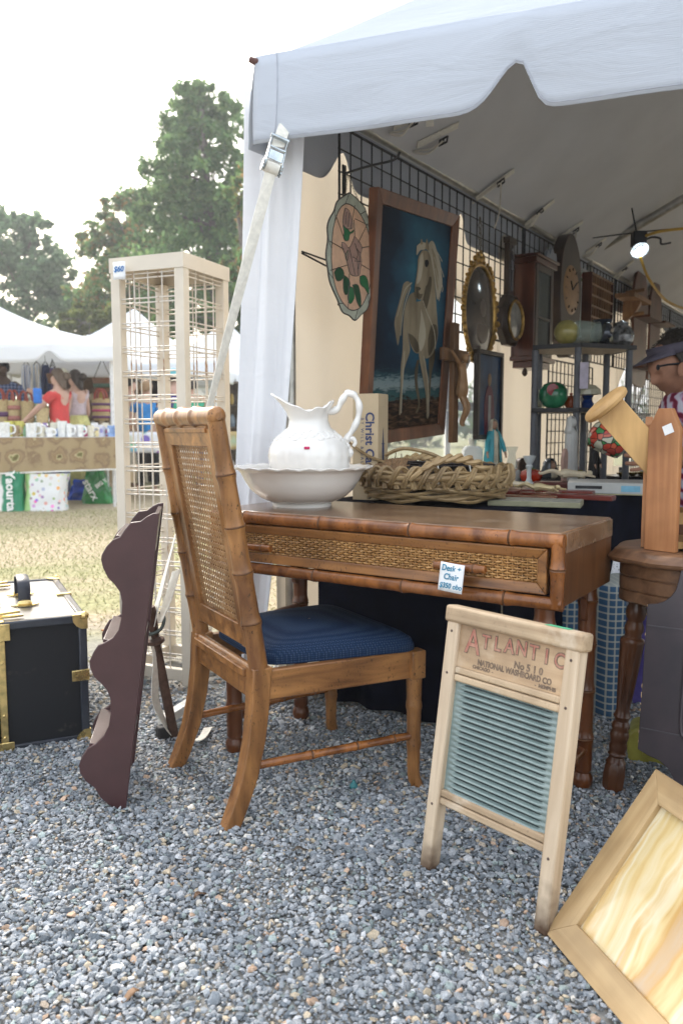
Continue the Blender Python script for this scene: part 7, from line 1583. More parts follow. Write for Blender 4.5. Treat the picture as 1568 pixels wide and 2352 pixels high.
# ---- trees
leafm = attrmat('tree_leaf', .6, .62); bark = pm('grey_bark', (.12,.10,.085), .85, 0, .3, 12, .6, 30)
def leaves(blobs, n, size, cols):
    out = []; cc = []
    for (c, r) in blobs:
        k = max(16, int(34*(r[0]*r[2])**.5)); m_ = n
        cl_ = NP.normal(size=(k, 3)); cl_ /= np.linalg.norm(cl_, axis=1)[:, None]; cl_ *= NP.uniform(.15, 1.0, (k, 1))**.6
        tone = NP.uniform(.72, 1.25, k); idx = NP.integers(0, k, m_)
        p = cl_[idx]+NP.normal(0, 1, (m_, 3))*NP.uniform(.05, .13, k)[idx][:, None]; out.append(p*np.array(r)+np.array(c)); cc.append(tone[idx])
    P = np.concatenate(out); T = np.concatenate(cc); m_ = len(P)
    a = NP.normal(size=(m_, 3)); a /= np.linalg.norm(a, axis=1)[:, None]; b = np.cross(a, NP.normal(size=(m_, 3))); b /= np.linalg.norm(b, axis=1)[:, None]
    s = size*NP.uniform(.6, 1.3, (m_, 1)); v = np.stack([P-a*s, P+b*s*.55, P+a*s, P-b*s*.55], 1).reshape(-1, 3)
    base = np.array(cols)[NP.integers(0, len(cols), m_)]*T[:, None]*NP.uniform(.8, 1.2, (m_, 1)); return v, np.arange(4*m_).reshape(-1, 4), np.repeat(base, 4, 0)
def tree(label, d, blobs, n, size, cols, trunk, name='deciduous_tree', cat='tree', limbs=12):
    bl = []
    for (px, py, rx, ry) in blobs:
        c = dp(px, py, d+R.uniform(-.8, .8)); bl.append(((c.x, c.y, c.z), (rx*d/FPX, min(rx, ry)*d/FPX, ry*d/FPX)))
    tb_ = dp(trunk[0][0], trunk[0][1], d); base = V((tb_.x, tb_.y, gz(0, d))); o = thing(name, label, cat, base, 0, 'trees behind the market')
    v, f, c = leaves(bl, n, size, cols); v = v-np.array(base); keep = v[:, 2].reshape(-1, 4).min(1) > .05; v = v.reshape(-1, 4, 3)[keep].reshape(-1, 3); c = c.reshape(-1, 4, 3)[keep].reshape(-1, 3); f = np.arange(len(v)).reshape(-1, 4)
    cr_ = flat_mesh('crown', v, f, c, leafm); cr_.parent = o
    q = MB(); pts = [V((0, 0, -.05))]+[dp(x, y, d)-base for x, y in trunk[1:]]; pts = spline(pts, 4); k = len(pts); h = pts[-1].z; r0 = max(.10, .020*h); q.tube(pts, [r0*(1-.85*i/(k-1)) for i in range(k)], 8)
    for i in range(limbs):
        bc_, br = bl[i % len(bl)]; e = V(bc_)-base+V((R.uniform(-.7, .7)*br[0], R.uniform(-.7, .7)*br[1], R.uniform(-.5, .6)*br[2])); s = pts[min(k-2, max(2, int(k*R.uniform(.3, .85))))]
        q.tube(spline([s, s.lerp(e, .5)+V((0, 0, .2)), e], 4), [.30*r0*(1-.09*j) for j in range(9)], 6)
    q.build('trunk', bark, o); return o
G1 = [(.135,.235,.09), (.155,.255,.10), (.18,.265,.10), (.12,.21,.085)]; G2 = G1+[(.25,.25,.10), (.31,.21,.09)]
tree('tallest leafy tree rising beside the big tent corner', 27, [(440,240,55,50),(490,245,60,55),(430,320,85,70),(500,330,80,75),(400,400,85,70),(490,420,110,85),(430,500,130,80),(520,520,90,85),(390,480,75,60),(430,600,140,75),(530,630,90,85),(430,690,130,60)], 2500, .10, G1, [(500,985),(505,800),(500,620),(475,420),(462,250)], limbs=24)
tree('rounded tree with autumn tinged leaves left of the tallest tree', 30, [(285,490,70,55),(340,550,95,75),(245,560,75,60),(300,640,125,80),(225,670,75,60),(340,720,120,60)], 2700, .105, G2, [(300,985),(300,800),(295,620),(290,500)], limbs=18)
tree('pale hazy tree far left above the basket stall', 36, [(72,530,55,52),(50,610,100,70),(125,630,85,60),(60,700,130,60),(165,695,70,50),(5,570,60,90)], 2300, .125, [(.15,.235,.13), (.17,.255,.145), (.14,.215,.12)], [(60,985),(62,800),(66,650),(70,540)], limbs=16)
tree('thin tree with leaning bare trunk close to the tent curtain', 21, [(560,470,40,55),(575,560,40,60),(545,620,45,50),(590,660,40,60),(600,420,50,60)], 900, .10, G2, [(572,985),(574,720),(562,600),(548,500),(540,430)], limbs=10)
tree('bright green bushy tree behind the display tower', 23, [(545,700,45,50),(480,740,60,40),(575,770,50,60),(400,745,60,35)], 2300, .10, [(.09,.16,.05), (.12,.19,.06)], [(520,985),(522,850),(530,720)], limbs=8)
tree('low yellow green tree between the two canopy roofs', 26, [(205,730,52,38),(165,745,40,30),(260,745,50,40)], 2300, .11, [(.15,.17,.05), (.12,.15,.05)], [(205,985),(205,850),(206,735)], limbs=8)
hed = []
for i in range(46):
    x = -46+i*2.0+R.uniform(-.6, .6); hed.append(((x, 40+R.uniform(-2, 2), R.uniform(.9, 1.9)), (R.uniform(1.4, 2.4), 1.4, R.uniform(1.0, 2.0))))
v, f, c = leaves(hed, 1400, .14, G1+[(.17,.14,.08)]); ho = flat_mesh('far_hedge', v, f, c, leafm); ho['kind'] = 'stuff'; tag(ho, 'distant scrubby wood edge closing off the market field', 'hedge')
# ---- vendor table
zt_ = .912; ta_ = dp(272, 1001, 9.35); tb3 = dp(-70, 1012, 8.75); zt_ = 1-(1003-HOR)/FPX*9.1
dirx = V((tb3.x-ta_.x, tb3.y-ta_.y, 0)); LT = dirx.length; dirx.normalize(); diry = V((dirx.y, -dirx.x, 0)); 
if diry.y < 0: diry = -diry
vt = thing('vendor_table', 'vendor table under brown patterned cloth crowded with mugs', 'table', (ta_.x, ta_.y, 0)); OV = V((ta_.x, ta_.y, 0)); iv = M.Translation(-OV)
def damask():
    m, n, o = _nodes('brown_damask'); b = _bsdf(n, o, .85, 0, .2); t = n.nodes.new('ShaderNodeTexCoord'); mp = n.nodes.new('ShaderNodeMapping'); mp.inputs['Scale'].default_value = (1, 0.02, 1); n.links.new(t.outputs['Object'], mp.inputs[0])
    v1 = n.nodes.new('ShaderNodeTexVoronoi'); v1.inputs['Scale'].default_value = 4.6; v1.inputs['Randomness'].default_value = .35; n.links.new(mp.outputs[0], v1.inputs[0]); x = _noise(n, 9, None, 5, .8)
    ad = n.nodes.new('ShaderNodeMath'); ad.operation = 'MULTIPLY_ADD'; ad.inputs[1].default_value = .75; n.links.new(x.outputs[0], ad.inputs[0]); n.links.new(v1.outputs['Distance'], ad.inputs[2])
    c = _ramp(n, ad.outputs[0], [(.42, (.13,.06,.045)), (.50, (.17,.17,.06)), (.55, (.50,.43,.26)), (.60, (.26,.18,.10)), (.70, (.31,.225,.13)), (.78, (.23,.16,.10)), (.9, (.34,.26,.15))]); n.links.new(c.outputs[0], b.inputs['Base Color']); return m
white_c = pm('white_table_cover', (.74,.74,.73), .8)
q = MB(iv); a = OV; q.add([a+V((0,0,zt_)), a+dirx*LT+V((0,0,zt_)), a+dirx*LT+diry*.8+V((0,0,zt_)), a+diry*.8+V((0,0,zt_)), a+V((0,0,zt_-.03)), a+dirx*LT+V((0,0,zt_-.03)), a+dirx*LT+diry*.8+V((0,0,zt_-.03)), a+diry*.8+V((0,0,zt_-.03))], [(0,1,2,3),(7,6,5,4),(0,4,5,1),(1,5,6,2),(2,6,7,3),(3,7,4,0)]); q.build('table_top', white_c, vt)
q = MB(iv); q.grid(60, 6, lambda u_, v_: OV+dirx*(LT*u_)-diry*(.012+.02*(1-v_)*(1+math.sin(u_*40)))+V((0, 0, zt_-.36+.355*v_-.03*u_*(1-v_)))); q.build('patterned_cloth', damask(), vt)
q = MB(iv); q.tube([OV+dirx*(LT*i/40)-diry*(.03+.01*math.sin(i))+V((0, 0, zt_-.37-.03*i/40)) for i in range(41)], .016, 5, fl=.6); q.build('lace_hem', white_c, vt)
for e in (.05, LT-.1):
    for y in (.1, .7): q = MB(iv); p = OV+dirx*e+diry*y; q.tube([p+V((0, 0, .08)), p+V((0, 0, zt_-.03))], .018, 6); q.build('leg', polem, vt)
def vpos(px, back): 
    p = pl(px, 1000, OV+diry*back, diry); return V((p.x, p.y, zt_))
mugs = [(9,.16,.20,'white','wide white lidded canister at the stall table edge'),(37,.10,.16,'tan','beige stoneware mug beside the wide canister'),(72,.14,.19,'white','tall white canister with a pale blue bird print'),(95,.11,.14,'cream','cream mug beside the blue bird canister'),(114,.09,.13,'white2','small plain white cup on the stall table'),(144,.13,.22,'white','largest white mug with a dark green emblem'),(160,.08,.17,'white2','narrow white mug behind the green emblem mug'),(171,.08,.17,'red','white mug with a red checked heart'),(185,.09,.17,'white2','white mug next to the red heart mug'),(199,.08,.09,'pink','bright pink cup on the stall table'),(209,.09,.16,'cream','cream mug behind the pink cup'),(230,.14,.15,'lilac','wide pale lilac mug near the table end'),(256,.11,.16,'blue','blue mug at the end of the stall table')]
mc = {'white': (.72,.73,.72), 'white2': (.76,.76,.75), 'tan': (.36,.26,.15), 'cream': (.66,.62,.50), 'red': (.74,.72,.71), 'pink': (.60,.10,.22), 'lilac': (.58,.58,.68), 'blue': (.22,.34,.60)}
def mug(px, w_, h_, k, lab, back, col=None):
    p = vpos(px, back); w_ *= .8; h_ *= .8; o = thing('mug', lab, 'mug', p, R.uniform(-.6, .6), 'mugs on the vendor table'); r_ = w_/2
    mt = pm('mug_%s' % k, col or mc[k], .25); q = MB(); q.lathe([(r_*.9, 0), (r_, .01), (r_, h_), (r_*.92, h_), (r_*.88, .02), (0, .02)], 18); q.build('cup', mt, o)
    q = MB(); q.tube(spline([(r_*.95, 0, h_*.8), (r_+.045, 0, h_*.75), (r_+.05, 0, h_*.35), (r_*.95, 0, h_*.2)], 4), .010, 6); q.build('handle', mt, o)
    if px % 3 == 0: k = ''
    dec = {'white': (.16,.30,.36), 'red': (.5,.06,.06), 'lilac': (.25,.25,.5), 'blue': (.6,.66,.75)}.get(k)
    if dec:
        q = MB(); q.ell((0, -r_, h_*.55), (r_*.4, .006, h_*.22), 10, 6); q.build('printed_motif', pm('motif_%s' % k, dec, .5), o)
    return o
for i, (px, w_, h_, k, lab) in enumerate(mugs): mug(px, w_, h_, k, lab, .10+.06*(i % 2))
for px, k, w_, h_, col, lab in ((22,'yellow',.13,.22,(.55,.50,.12),'yellow lidded jar behind the beige mug'),(45,'yellow',.13,.22,(.55,.50,.12),'second yellow jar beside the lidded yellow jar'),(86,'white2',.1,.2,None,'white jar in the second row by the cream mug'),(125,'cream',.11,.2,None,'cream jar in the second row behind the small cup'),(218,'white2',.10,.2,None,'white jar in the second row behind the lilac mug'),(243,'cream',.1,.2,None,'cream jar in the second row by the blue mug')): mug(px, w_, h_, k, lab, .36, col)
for px, bk_, w_, h_, c_, lab in ((28,.55,.10,.10,(.50,.10,.12),'small red tin at the back of the vendor table'),(60,.30,.07,.12,(.20,.34,.20),'small green jar between the canisters'),(83,.22,.06,.07,(.62,.45,.15),'little mustard pot beside the cream mug'),(104,.45,.08,.16,(.30,.20,.42),'slim violet vase behind the small cup'),(133,.30,.06,.09,(.12,.22,.45),'little dark blue pot beside the largest mug'),(152,.50,.09,.15,(.62,.30,.22),'coral jar behind the largest mug'),(192,.34,.07,.13,(.20,.45,.48),'turquoise jar behind the pink cup'),(222,.12,.06,.07,(.66,.56,.30),'tiny straw coloured pot beside the lilac mug'),(246,.20,.06,.08,(.52,.16,.26),'tiny berry coloured pot beside the blue mug')):
    p = vpos(px, bk_); q = MB(TX(p)); r_ = w_/2; q.lathe([(r_*.7, 0), (r_, h_*.25), (r_*.95, h_*.6), (r_*.55, h_*.85), (r_*.65, h_), (r_*.5, h_), (r_*.4, h_*.8), (0, h_*.75)], 14); tag(q.build('small_pot', pm('pot_%d' % px, c_, .3, 0, .15, 25)), lab, 'pot', 'small pots on the vendor table')
# ---- bags and boxes under the table
def bag(name, label, px, py0, py1, wpx, d, mt, depth=.22, lean=0, rz=0, top=.8, cat='bag', crumple=.06):
    p = gp(px, py1, .1); s = p.y/FPX; w_ = wpx*s; h_ = (py1-py0)*s; o = thing(name, label, cat, (p.x, p.y+d, gz(0, p.y)), rz); q = MB()
    def f(a, b):
        th = 2*math.pi*a; e = .45; cx_, sy_ = math.cos(th), math.sin(th); k = (1-.12*math.sin(math.pi*b))*(1+(top-1)*b**1.5); dep = depth/2*(1-.35*b)
        nzv = crumple*NZ.noise(V((3*math.cos(th)+px, 3*math.sin(th), b*4)))
        return (math.copysign(abs(cx_)**e, cx_)*w_/2*(k+nzv)+lean*h_*b, math.copysign(abs(sy_)**e, sy_)*dep*(1+2*nzv), h_*(b+nzv*.4*b))
    q.grid(36, 14, f); q.add([f(i/36, 0) for i in range(36)], [tuple(range(36))[::-1]]); q.add([tuple(V(f(i/36, 1))*1.0) for i in range(36)], [tuple(range(36))]); q.build('sack', mt, o, ang=60)
    return o, w_, h_
def splitm(name, a, b, edge, spots=None):
    m, n, o = _nodes(name); bs_ = _bsdf(n, o, .35, 0, .5); t = n.nodes.new('ShaderNodeTexCoord'); sp = n.nodes.new('ShaderNodeSeparateXYZ'); n.links.new(t.outputs['Object'], sp.inputs[0]); x = _noise(n, 6, None, 3)
    ad = n.nodes.new('ShaderNodeMath'); ad.operation = 'MULTIPLY_ADD'; ad.inputs[1].default_value = .10; n.links.new(x.outputs[0], ad.inputs[0]); n.links.new(sp.outputs[0], ad.inputs[2]); f = _ramp(n, ad.outputs[0], [(max(0, edge+.5-.01), (0,0,0)), (min(1, edge+.5+.01), (1,1,1))])
    sh_ = n.nodes.new('ShaderNodeMath'); sh_.operation = 'ADD'; sh_.inputs[1].default_value = .5; n.links.new(ad.outputs[0], sh_.inputs[0]); n.links.new(sh_.outputs[0], f.inputs[0])
    cb_ = b
    if spots:
        v1 = n.nodes.new('ShaderNodeTexVoronoi'); v1.inputs['Scale'].default_value = 16; n.links.new(t.outputs['Object'], v1.inputs[0]); g_ = _ramp(n, v1.outputs['Distance'], [(.30, (1,1,1)), (.36, (0,0,0))]).outputs[0]; cb_ = _mix(n, g_, b, _mix(n, .6, spots, v1.outputs['Color']))
    n.links.new(_mix(n, f.outputs[0], a, cb_), bs_.inputs['Base Color']); return m
wl_ = pm('white_print', (.78,.80,.79), .5)
o, w_, h_ = bag('shopping_bag', 'green and white shopping bag with white lettering down its side', 20, 1083, 1174, 72, .05, splitm('green_white_bag', (.72,.72,.72), (.02,.23,.12), .0), top=1.0)
text('bag_lettering', 'Yaourta', .135, wl_, o, M.Translation((.055, -.118, h_*.52)) @ M.Rotation(math.pi/2, 4, 'X') @ M.Rotation(-math.pi/2, 4, 'Z'), bold=.004, ext=.004)
o, w_, h_ = bag('patterned_tote', 'lime and white tote printed with small cupcakes', 103, 1088, 1172, 100, .02, splitm('lime_cupcake_bag', (.38,.60,.24), (.70,.71,.72), -.08, (.62,.28,.22)), .24, .10, top=1.0)
bag('blue_plastic_bag', 'crumpled blue plastic bag between the totes', 170, 1103, 1151, 58, .30, pm('blue_plastic', (.02,.07,.42), .25, 0, .35, 9), .3, 0, top=.5, crumple=.2)
o, w_, h_ = bag('green_plastic_bag', 'crumpled green plastic carrier bag with white star lettering', 222, 1078, 1157, 72, .12, pm('green_plastic', (.03,.20,.055), .22, 0, .35, 9), .3, -.12, top=.5, crumple=.16)
text('bag_lettering', 'starx', .13, wl_, o, M.Translation((-.055, -.165, h_*.42)) @ M.Rotation(math.pi/2, 4, 'X') @ M.Rotation(rad(-62), 4, 'Z'), bold=.003, ext=.004)
text('bag_lettering', 'BIG Y', .065, wl_, o, M.Translation((.07, -.15, h_*.60)) @ M.Rotation(math.pi/2, 4, 'X') @ M.Rotation(rad(35), 4, 'Z'), bold=.002, ext=.004)
bag('paper_sack', 'crumpled brown paper sack behind the blue bag', 165, 1082, 1135, 62, .55, pm('kraft_paper', (.28,.18,.11), .8, 0, .2, 8), .3, 0, top=.7, crumple=.2)
bag('teal_bag', 'dark teal cloth bag behind the cupcake tote', 95, 1080, 1140, 70, .45, pm('teal_cloth', (.02,.10,.09), .7), .3, .1, top=.6, crumple=.2)
for px, py0, py1, rz, w_, lab in ((252, 1112, 1150, .2, .22, 'plain cardboard box under the end of the vendor table'), (258, 1076, 1112, -.25, .26, 'tilted cardboard box stacked on the plain cardboard box')):
    p = gp(px, 1150, .1); s = p.y/FPX; q = MB(TX((p.x, p.y+.35, 1+(HOR-py1)*s*1.0 if py1 < 1140 else gz(0, p.y)), rz)); h_ = (py1-py0)*s; q.box(-w_/2, w_/2, -.15, .15, 0, h_); q.box(-w_/2-.04, w_/2+.04, -.16, -.152, h_-.06, h_); tag(q.build('cardboard_box', card), lab, 'box', 'cardboard boxes under the vendor table')
# ---- people at the stall
def bperson(label, p, h, face, skin, shirt, pants, hair, armL, armR, hairkind='short', cap=None, long_top=.50, sleeve=True):
    o = thing('person', label, 'person', p, face); k = h/1.7
    def J(x, y, z, r): return ((x*k, y*k, z*k), (r[0]*k, r[1]*k) if hasattr(r, '__len__') else r*k)
    pts = [J(0,0,.92,(.15,.12)), J(.01,0,1.10,(.13,.10)), J(.01,0,1.30,(.15,.11)), J(0,0,1.40,(.10,.08)), J(.01,0,1.47,.05), J(.02,0,1.56,(.072,.08)), J(.02,0,1.63,(.068,.078)),
           J(0,.17,1.38,.055), J(*armL[0],.042), J(*armL[1],.030), J(*armL[2],.034), J(0,-.17,1.38,.055), J(*armR[0],.042), J(*armR[1],.030), J(*armR[2],.034),
           J(0,.09,.86,.085), J(.01,.10,.48,.055), J(0,.10,.07,.038), J(.12,.11,.04,.035), J(0,-.09,.86,.085), J(.01,-.10,.48,.055), J(0,-.10,.07,.038), J(.12,-.11,.04,.035), J(.098,0,1.55,.014), J(.055,0,1.50,.045)]
    ed = [(0,1),(1,2),(2,3),(3,4),(4,5),(5,6),(3,7),(7,8),(8,9),(9,10),(3,11),(11,12),(12,13),(13,14),(0,15),(15,16),(16,17),(17,18),(0,19),(19,20),(20,21),(21,22),(5,23),(5,24)]
    skinmesh('body', pts, ed, skin, o, 1)
    mid = lambda a, b, f: tuple(x*(1-f)+y*f for x, y in zip(a, b))
    tp = [J(0,0,long_top+.36,(.17,.14)), J(.01,0,1.08,(.15,.12)), J(.01,0,1.30,(.168,.128)), J(0,0,1.40,(.12,.095)), J(0,.17,1.38,.068), J(0,-.17,1.38,.068)]; te = [(0,1),(1,2),(2,3),(3,4),(3,5)]
    if sleeve == 'long': tp += [J(*armL[0],.056), J(*mid(armL[0], armL[1], .9),.044), J(*armR[0],.056), J(*mid(armR[0], armR[1], .9),.044)]; te += [(4,6),(6,7),(5,8),(8,9)]
    elif sleeve: tp += [J(*mid((0,.17,1.38), armL[0], .65),.062), J(*mid((0,-.17,1.38), armR[0], .65),.062)]; te += [(4,6),(5,7)]
    skinmesh('top', tp, te, shirt, o, 1)
    if pants[1] == 'skirt':
        q = MB(); q.lathe([(.13*k, 1.10*k), (.165*k, 1.0*k), (.185*k, .9*k), (.22*k, .6*k), (.27*k, .12*k)], 24, lambda r, z, th, i: (r*(1+.06*math.sin(9*th))*.85*math.cos(th), r*(1+.06*math.sin(9*th))*math.sin(th), z), cap=False); q.build('skirt', pants[0], o, solid=.006)
    else: skinmesh('trousers', [J(0,0,.95,(.16,.13)), J(0,.095,.84,.10), J(.01,.105,.48,.07), J(0,.105,.10,.055), J(0,-.095,.84,.10), J(.01,-.105,.48,.07), J(0,-.105,.10,.055)], [(0,1),(1,2),(2,3),(0,4),(4,5),(5,6)], pants[0], o, 1)
    hair_shell('hair', (-.012*k+.02*k, 0, 1.60*k), (.098*k, .090*k, .105*k), hair, o, 0, hang=.10*k if hairkind != 'short' else .02*k)
    if hairkind == 'bun': q = MB(); q.ell((-.10*k, 0, 1.60*k), (.055*k, .05*k, .055*k), 12, 8); q.build('hair_bun', hair, o)
    if cap: q = MB(TX((.02*k, 0, 1.62*k))); q.lathe([(.102*k, 0), (.098*k, .05*k), (.06*k, .095*k), (0, .105*k)], 20); q.grid(10, 3, lambda a, b: ((.09+.07*b)*k*math.cos((a-.5)*1.6), .10*k*math.sin((a-.5)*1.8), .005*k-.01*b)); q.build('cap', cap, o, solid=.003)
    return o
def foot(px, d): return V(((px-CX)/FPX*d, d, gz(0, d)))
light_s = pm('skin_light', (.52,.32,.24), .5, 0, .08, 12); dark_s = pm('skin_dark', (.075,.042,.028), .5, 0, .08, 12)
def plaid2():
    m, n, o = _nodes('navy_plaid_shirt'); b = _bsdf(n, o, .8, 0, .2); t = n.nodes.new('ShaderNodeTexCoord'); c = (.03,.05,.13)
    for ax in 'YZ':
        x = n.nodes.new('ShaderNodeTexWave'); x.bands_direction = ax; x.inputs['Scale'].default_value = 7; n.links.new(t.outputs['Object'], x.inputs[0]); c = _mix(n, _ramp(n, x.outputs[0], [(.7, (0,0,0)), (.9, (.45,.45,.45))]).outputs[0], c, (.30,.36,.55))
    n.links.new(c, b.inputs['Base Color']); return m
jean = pm('blue_denim', (.05,.08,.16), .85); blk = pm('black_trousers', (.02,.02,.022), .85)
bperson('man in navy plaid shirt behind the woven baskets', foot(14, 11.0), 1.83, -1.2, dark_s, plaid2(), (jean, ''), pm('black_hair', (.01,.009,.008), .7), ((.05,.26,1.12), (.22,.34,1.05), (.30,.36,1.06)), ((.12,-.20,1.10), (.3,-.10,1.0), (.36,-.06,1.0)), sleeve='long')
red_t = pm('coral_red_top', (.60,.055,.05), .7, 0, .1, 8)
wr_ = bperson('woman in a coral red top reaching towards the baskets', foot(143, 10.1), 1.64, math.pi-.15, light_s, red_t, (jean, ''), pm('ash_brown_hair', (.12,.085,.06), .6), ((.16,.24,1.20), (.40,.18,1.02), (.46,.17,1.0)), ((.20,-.20,1.28), (.42,-.14,1.40), (.52,-.12,1.45)), 'bun')
bperson('woman in pale lilac tank top and yellow skirt behind the woman in red', foot(182, 10.6), 1.66, math.pi-.3, light_s, pm('lilac_tank', (.50,.42,.45), .7), (pm('pale_yellow_skirt', (.58,.56,.22), .7), 'skirt'), pm('dark_brown_hair', (.03,.02,.015), .6), ((-.02,.25,1.12), (.20,.22,1.0), (.28,.2,1.02)), ((.0,-.24,1.12), (.20,-.20,.98), (.28,-.18,1.0)), 'bun', sleeve=False, long_top=.70)
down = lambda s: ((.0, s*.25, 1.12), (.06, s*.26, .88), (.08, s*.26, .80))
bperson('child in a bright blue shirt seen through the display tower', foot(340, 11.2), 1.56, 1.4, light_s, pm('azure_shirt', (.03,.22,.55), .7, 0, .3, 9), (blk, ''), pm('sandy_hair', (.26,.16,.08), .6), down(1), down(-1))
bperson('person in purple shirt and teal cap beyond the display tower', foot(402, 12.4), 1.78, 1.6, light_s, pm('deep_purple_shirt', (.06,.045,.20), .8), (jean, ''), hairm, down(1), down(-1), cap=pm('teal_cap', (.10,.38,.42), .7))
bperson('person in a green shirt beyond the display tower', foot(442, 11.0), 1.58, 1.9, light_s, pm('emerald_shirt', (.04,.33,.20), .8), (jean, ''), hairm, down(1), down(-1))
bperson('person in a long cream dress beyond the display tower', foot(303, 12.0), 1.66, .4, light_s, pm('cream_dress', (.60,.55,.46), .8), (pm('cream_dress', (.60,.55,.46), .8), 'skirt'), hairm, down(1), down(-1), sleeve=False)
q = MB(TX(dp(86, 903, 9.7))); q.box(-.045, .045, -.04, .04, -.12, .06); tag(q.build('blue_pouch', pm('cobalt_pouch', (.02,.14,.48), .6), bevel=.02), 'bright blue pouch held by the woman in red', 'pouch')
# ---- woven baskets and hanging goods in the stall
straw = pm('straw_weave', (.48,.37,.19), .75, 0, .2, 60, .5, 120); stripe = {'rose': pm('rose_band', (.40,.17,.14), .8), 'plum': pm('plum_band', (.12,.05,.13), .8), 'pinkb': pm('pink_band', (.45,.07,.16), .8), 'green': pm('green_band', (.05,.10,.07), .8), 'brown': pm('brown_band', (.16,.08,.045), .8)}; redl = pm('red_leather', (.30,.055,.035), .5)
def basket(label, px, py0, py1, wpx, d, bands, handle=None, top=1.15, hang=False, body=None):
    s = d/FPX; c = dp(px, py1, d); h_ = (py1-py0)*s; w_ = wpx*s/2; o = thing('woven_basket', label, 'basket', c, R.uniform(-.3, .3), 'woven baskets on the stall')
    q = MB(); q.lathe([(w_*.80, 0), (w_*.98, h_*.12), (w_, h_*.4), (w_*top, h_), (w_*top*.95, h_), (w_*.9, h_*.4), (0, h_*.05)], 26, lambda r, z, th, i: (r*math.cos(th), r*.6*math.sin(th), z)); q.build('woven_body', body or straw, o)
    for z0, z1, kk in bands:
        q = MB(); rr = lambda f: w_*(.98+.02*f*2 if f < .4 else 1+(top-1)*(f-.4)/.6)+.006
        q.lathe([(rr(z0), h_*z0), (rr((z0+z1)/2), h_*(z0+z1)/2), (rr(z1), h_*z1)], 26, lambda r, z, th, i: (r*math.cos(th), r*.6*math.sin(th), z), cap=False); q.build('dyed_band', stripe[kk], o, solid=.004)
    if handle:
        for e in (-.5, .5): q = MB(); q.tube(spline([(-w_*.55, e*w_, h_*.95), (-w_*.45, e*w_, h_*1.25), (0, e*w_, h_*1.42), (w_*.45, e*w_, h_*1.25), (w_*.55, e*w_, h_*.95)], 4), .014, 6); q.build('handle', handle, o)
    if hang: q = MB(); q.tube([(-w_, 0, h_), (0, 0, h_*2.4)], .006, 5); q.tube([(w_, 0, h_), (0, 0, h_*2.4)], .006, 5); q.build('cord', dark, o)
    return o
bz = dp(30, 975, 10.2).z
stn = thing('basket_bench', 'low brown bench holding the row of woven baskets', 'bench', (0, 0, 0)); q = MB(); p0, p1 = dp(-40, 976, 10.3), dp(300, 976, 10.9); q.bar(p0-V((0, 0, .03)), p1-V((0, 0, .03)), .6, .05); q.build('seat', tan, stn)
for f in (.05, .35, .65, .95):
    p = p0.lerp(p1, f); q = MB(); q.tube([(p.x, p.y, gz(0, 10)), (p.x, p.y, p.z-.05)], .03, 6); q.build('leg', tan, stn)
basket('straw basket with a plum band and red handles', 3, 918, 974, 30, 10.25, [(.30, .50, 'plum')], redl); basket('straw basket with faded rose bands and red handles', 31, 920, 974, 32, 10.3, [(.15, .35, 'rose'), (.6, .78, 'rose')], redl); basket('plain straw basket with red handles beside the plaid shirted man', 62, 922, 974, 36, 10.35, [], redl)
basket('cream tote basket tipped open in front of the woman in red', 98, 938, 973, 26, 9.95, [], straw, 1.3); basket('brown basket with a dark green band hung by cords', 236, 868, 898, 40, 11.2, [(.25, .55, 'green')], None, 1.25, True, stripe['brown']); basket('round basket with pink and plum stripes on the bench end', 233, 916, 966, 40, 11.0, [(.10, .22, 'plum'), (.40, .52, 'pinkb'), (.68, .80, 'plum')], redl, 1.0); basket('dark brown felt hat shaped basket hung behind the women', 122, 858, 880, 26, 11.6, [], None, 1.3, True, stripe['brown'])
def garment(label, px, py0, py1, wpx, d, mt):
    s = d/FPX; c = dp(px, py0, d); w_ = wpx*s/2; h_ = (py1-py0)*s; o = thing('hanging_garment', label, 'garment', c, R.uniform(-.2, .2), 'garments hanging in the stall'); q = MB()
    q.grid(14, 12, lambda a, b: ((a-.5)*2*w_*(.55+.45*b if b < .3 else .68+.32*b), .05*math.sin(a*11)*b+.03, -h_*b)); q.grid(14, 12, lambda a, b: ((a-.5)*2*w_*(.55+.45*b if b < .3 else .68+.32*b), -.05*math.sin(a*9)*b-.03, -h_*b)); q.build('cloth', mt, o, solid=.006)
    q = MB(); q.tube([(-w_*.5, 0, 0), (0, 0, .05), (w_*.5, 0, 0)], .008, 5); q.tube([(0, 0, .05), (0, 0, .14)], .004, 5); q.build('hanger', dark, o)
def stripem(nm, a, b, sc):
    m, n, o = _nodes(nm); bs_ = _bsdf(n, o, .85, 0, .2); t = n.nodes.new('ShaderNodeTexCoord'); x = n.nodes.new('ShaderNodeTexWave'); x.bands_direction = 'X'; x.inputs['Scale'].default_value = sc; n.links.new(t.outputs['Object'], x.inputs[0]); n.links.new(_mix(n, _ramp(n, x.outputs[0], [(.4, (0,0,0)), (.6, (1,1,1))]).outputs[0], a, b), bs_.inputs['Base Color']); return m
garment('white shirt with fine blue stripes hanging in the stall', 60, 838, 905, 26, 12.2, stripem('fine_blue_stripe', (.70,.71,.74), (.28,.34,.52), 9)); garment('pale striped smock hanging beside the blue striped shirt', 84, 838, 915, 30, 12.2, stripem('pale_smock', (.60,.57,.52), (.34,.40,.52), 6)); garment('plain navy dress hanging beside the striped smock', 104, 838, 925, 24, 12.2, pm('navy_dress', (.02,.03,.09), .85)); garment('red and blue printed cloth hanging past the navy dress', 120, 845, 920, 22, 12.3, pm('red_blue_print', (.30,.05,.07), .8, 0, .5, 12, c2=(.10,.16,.34)))
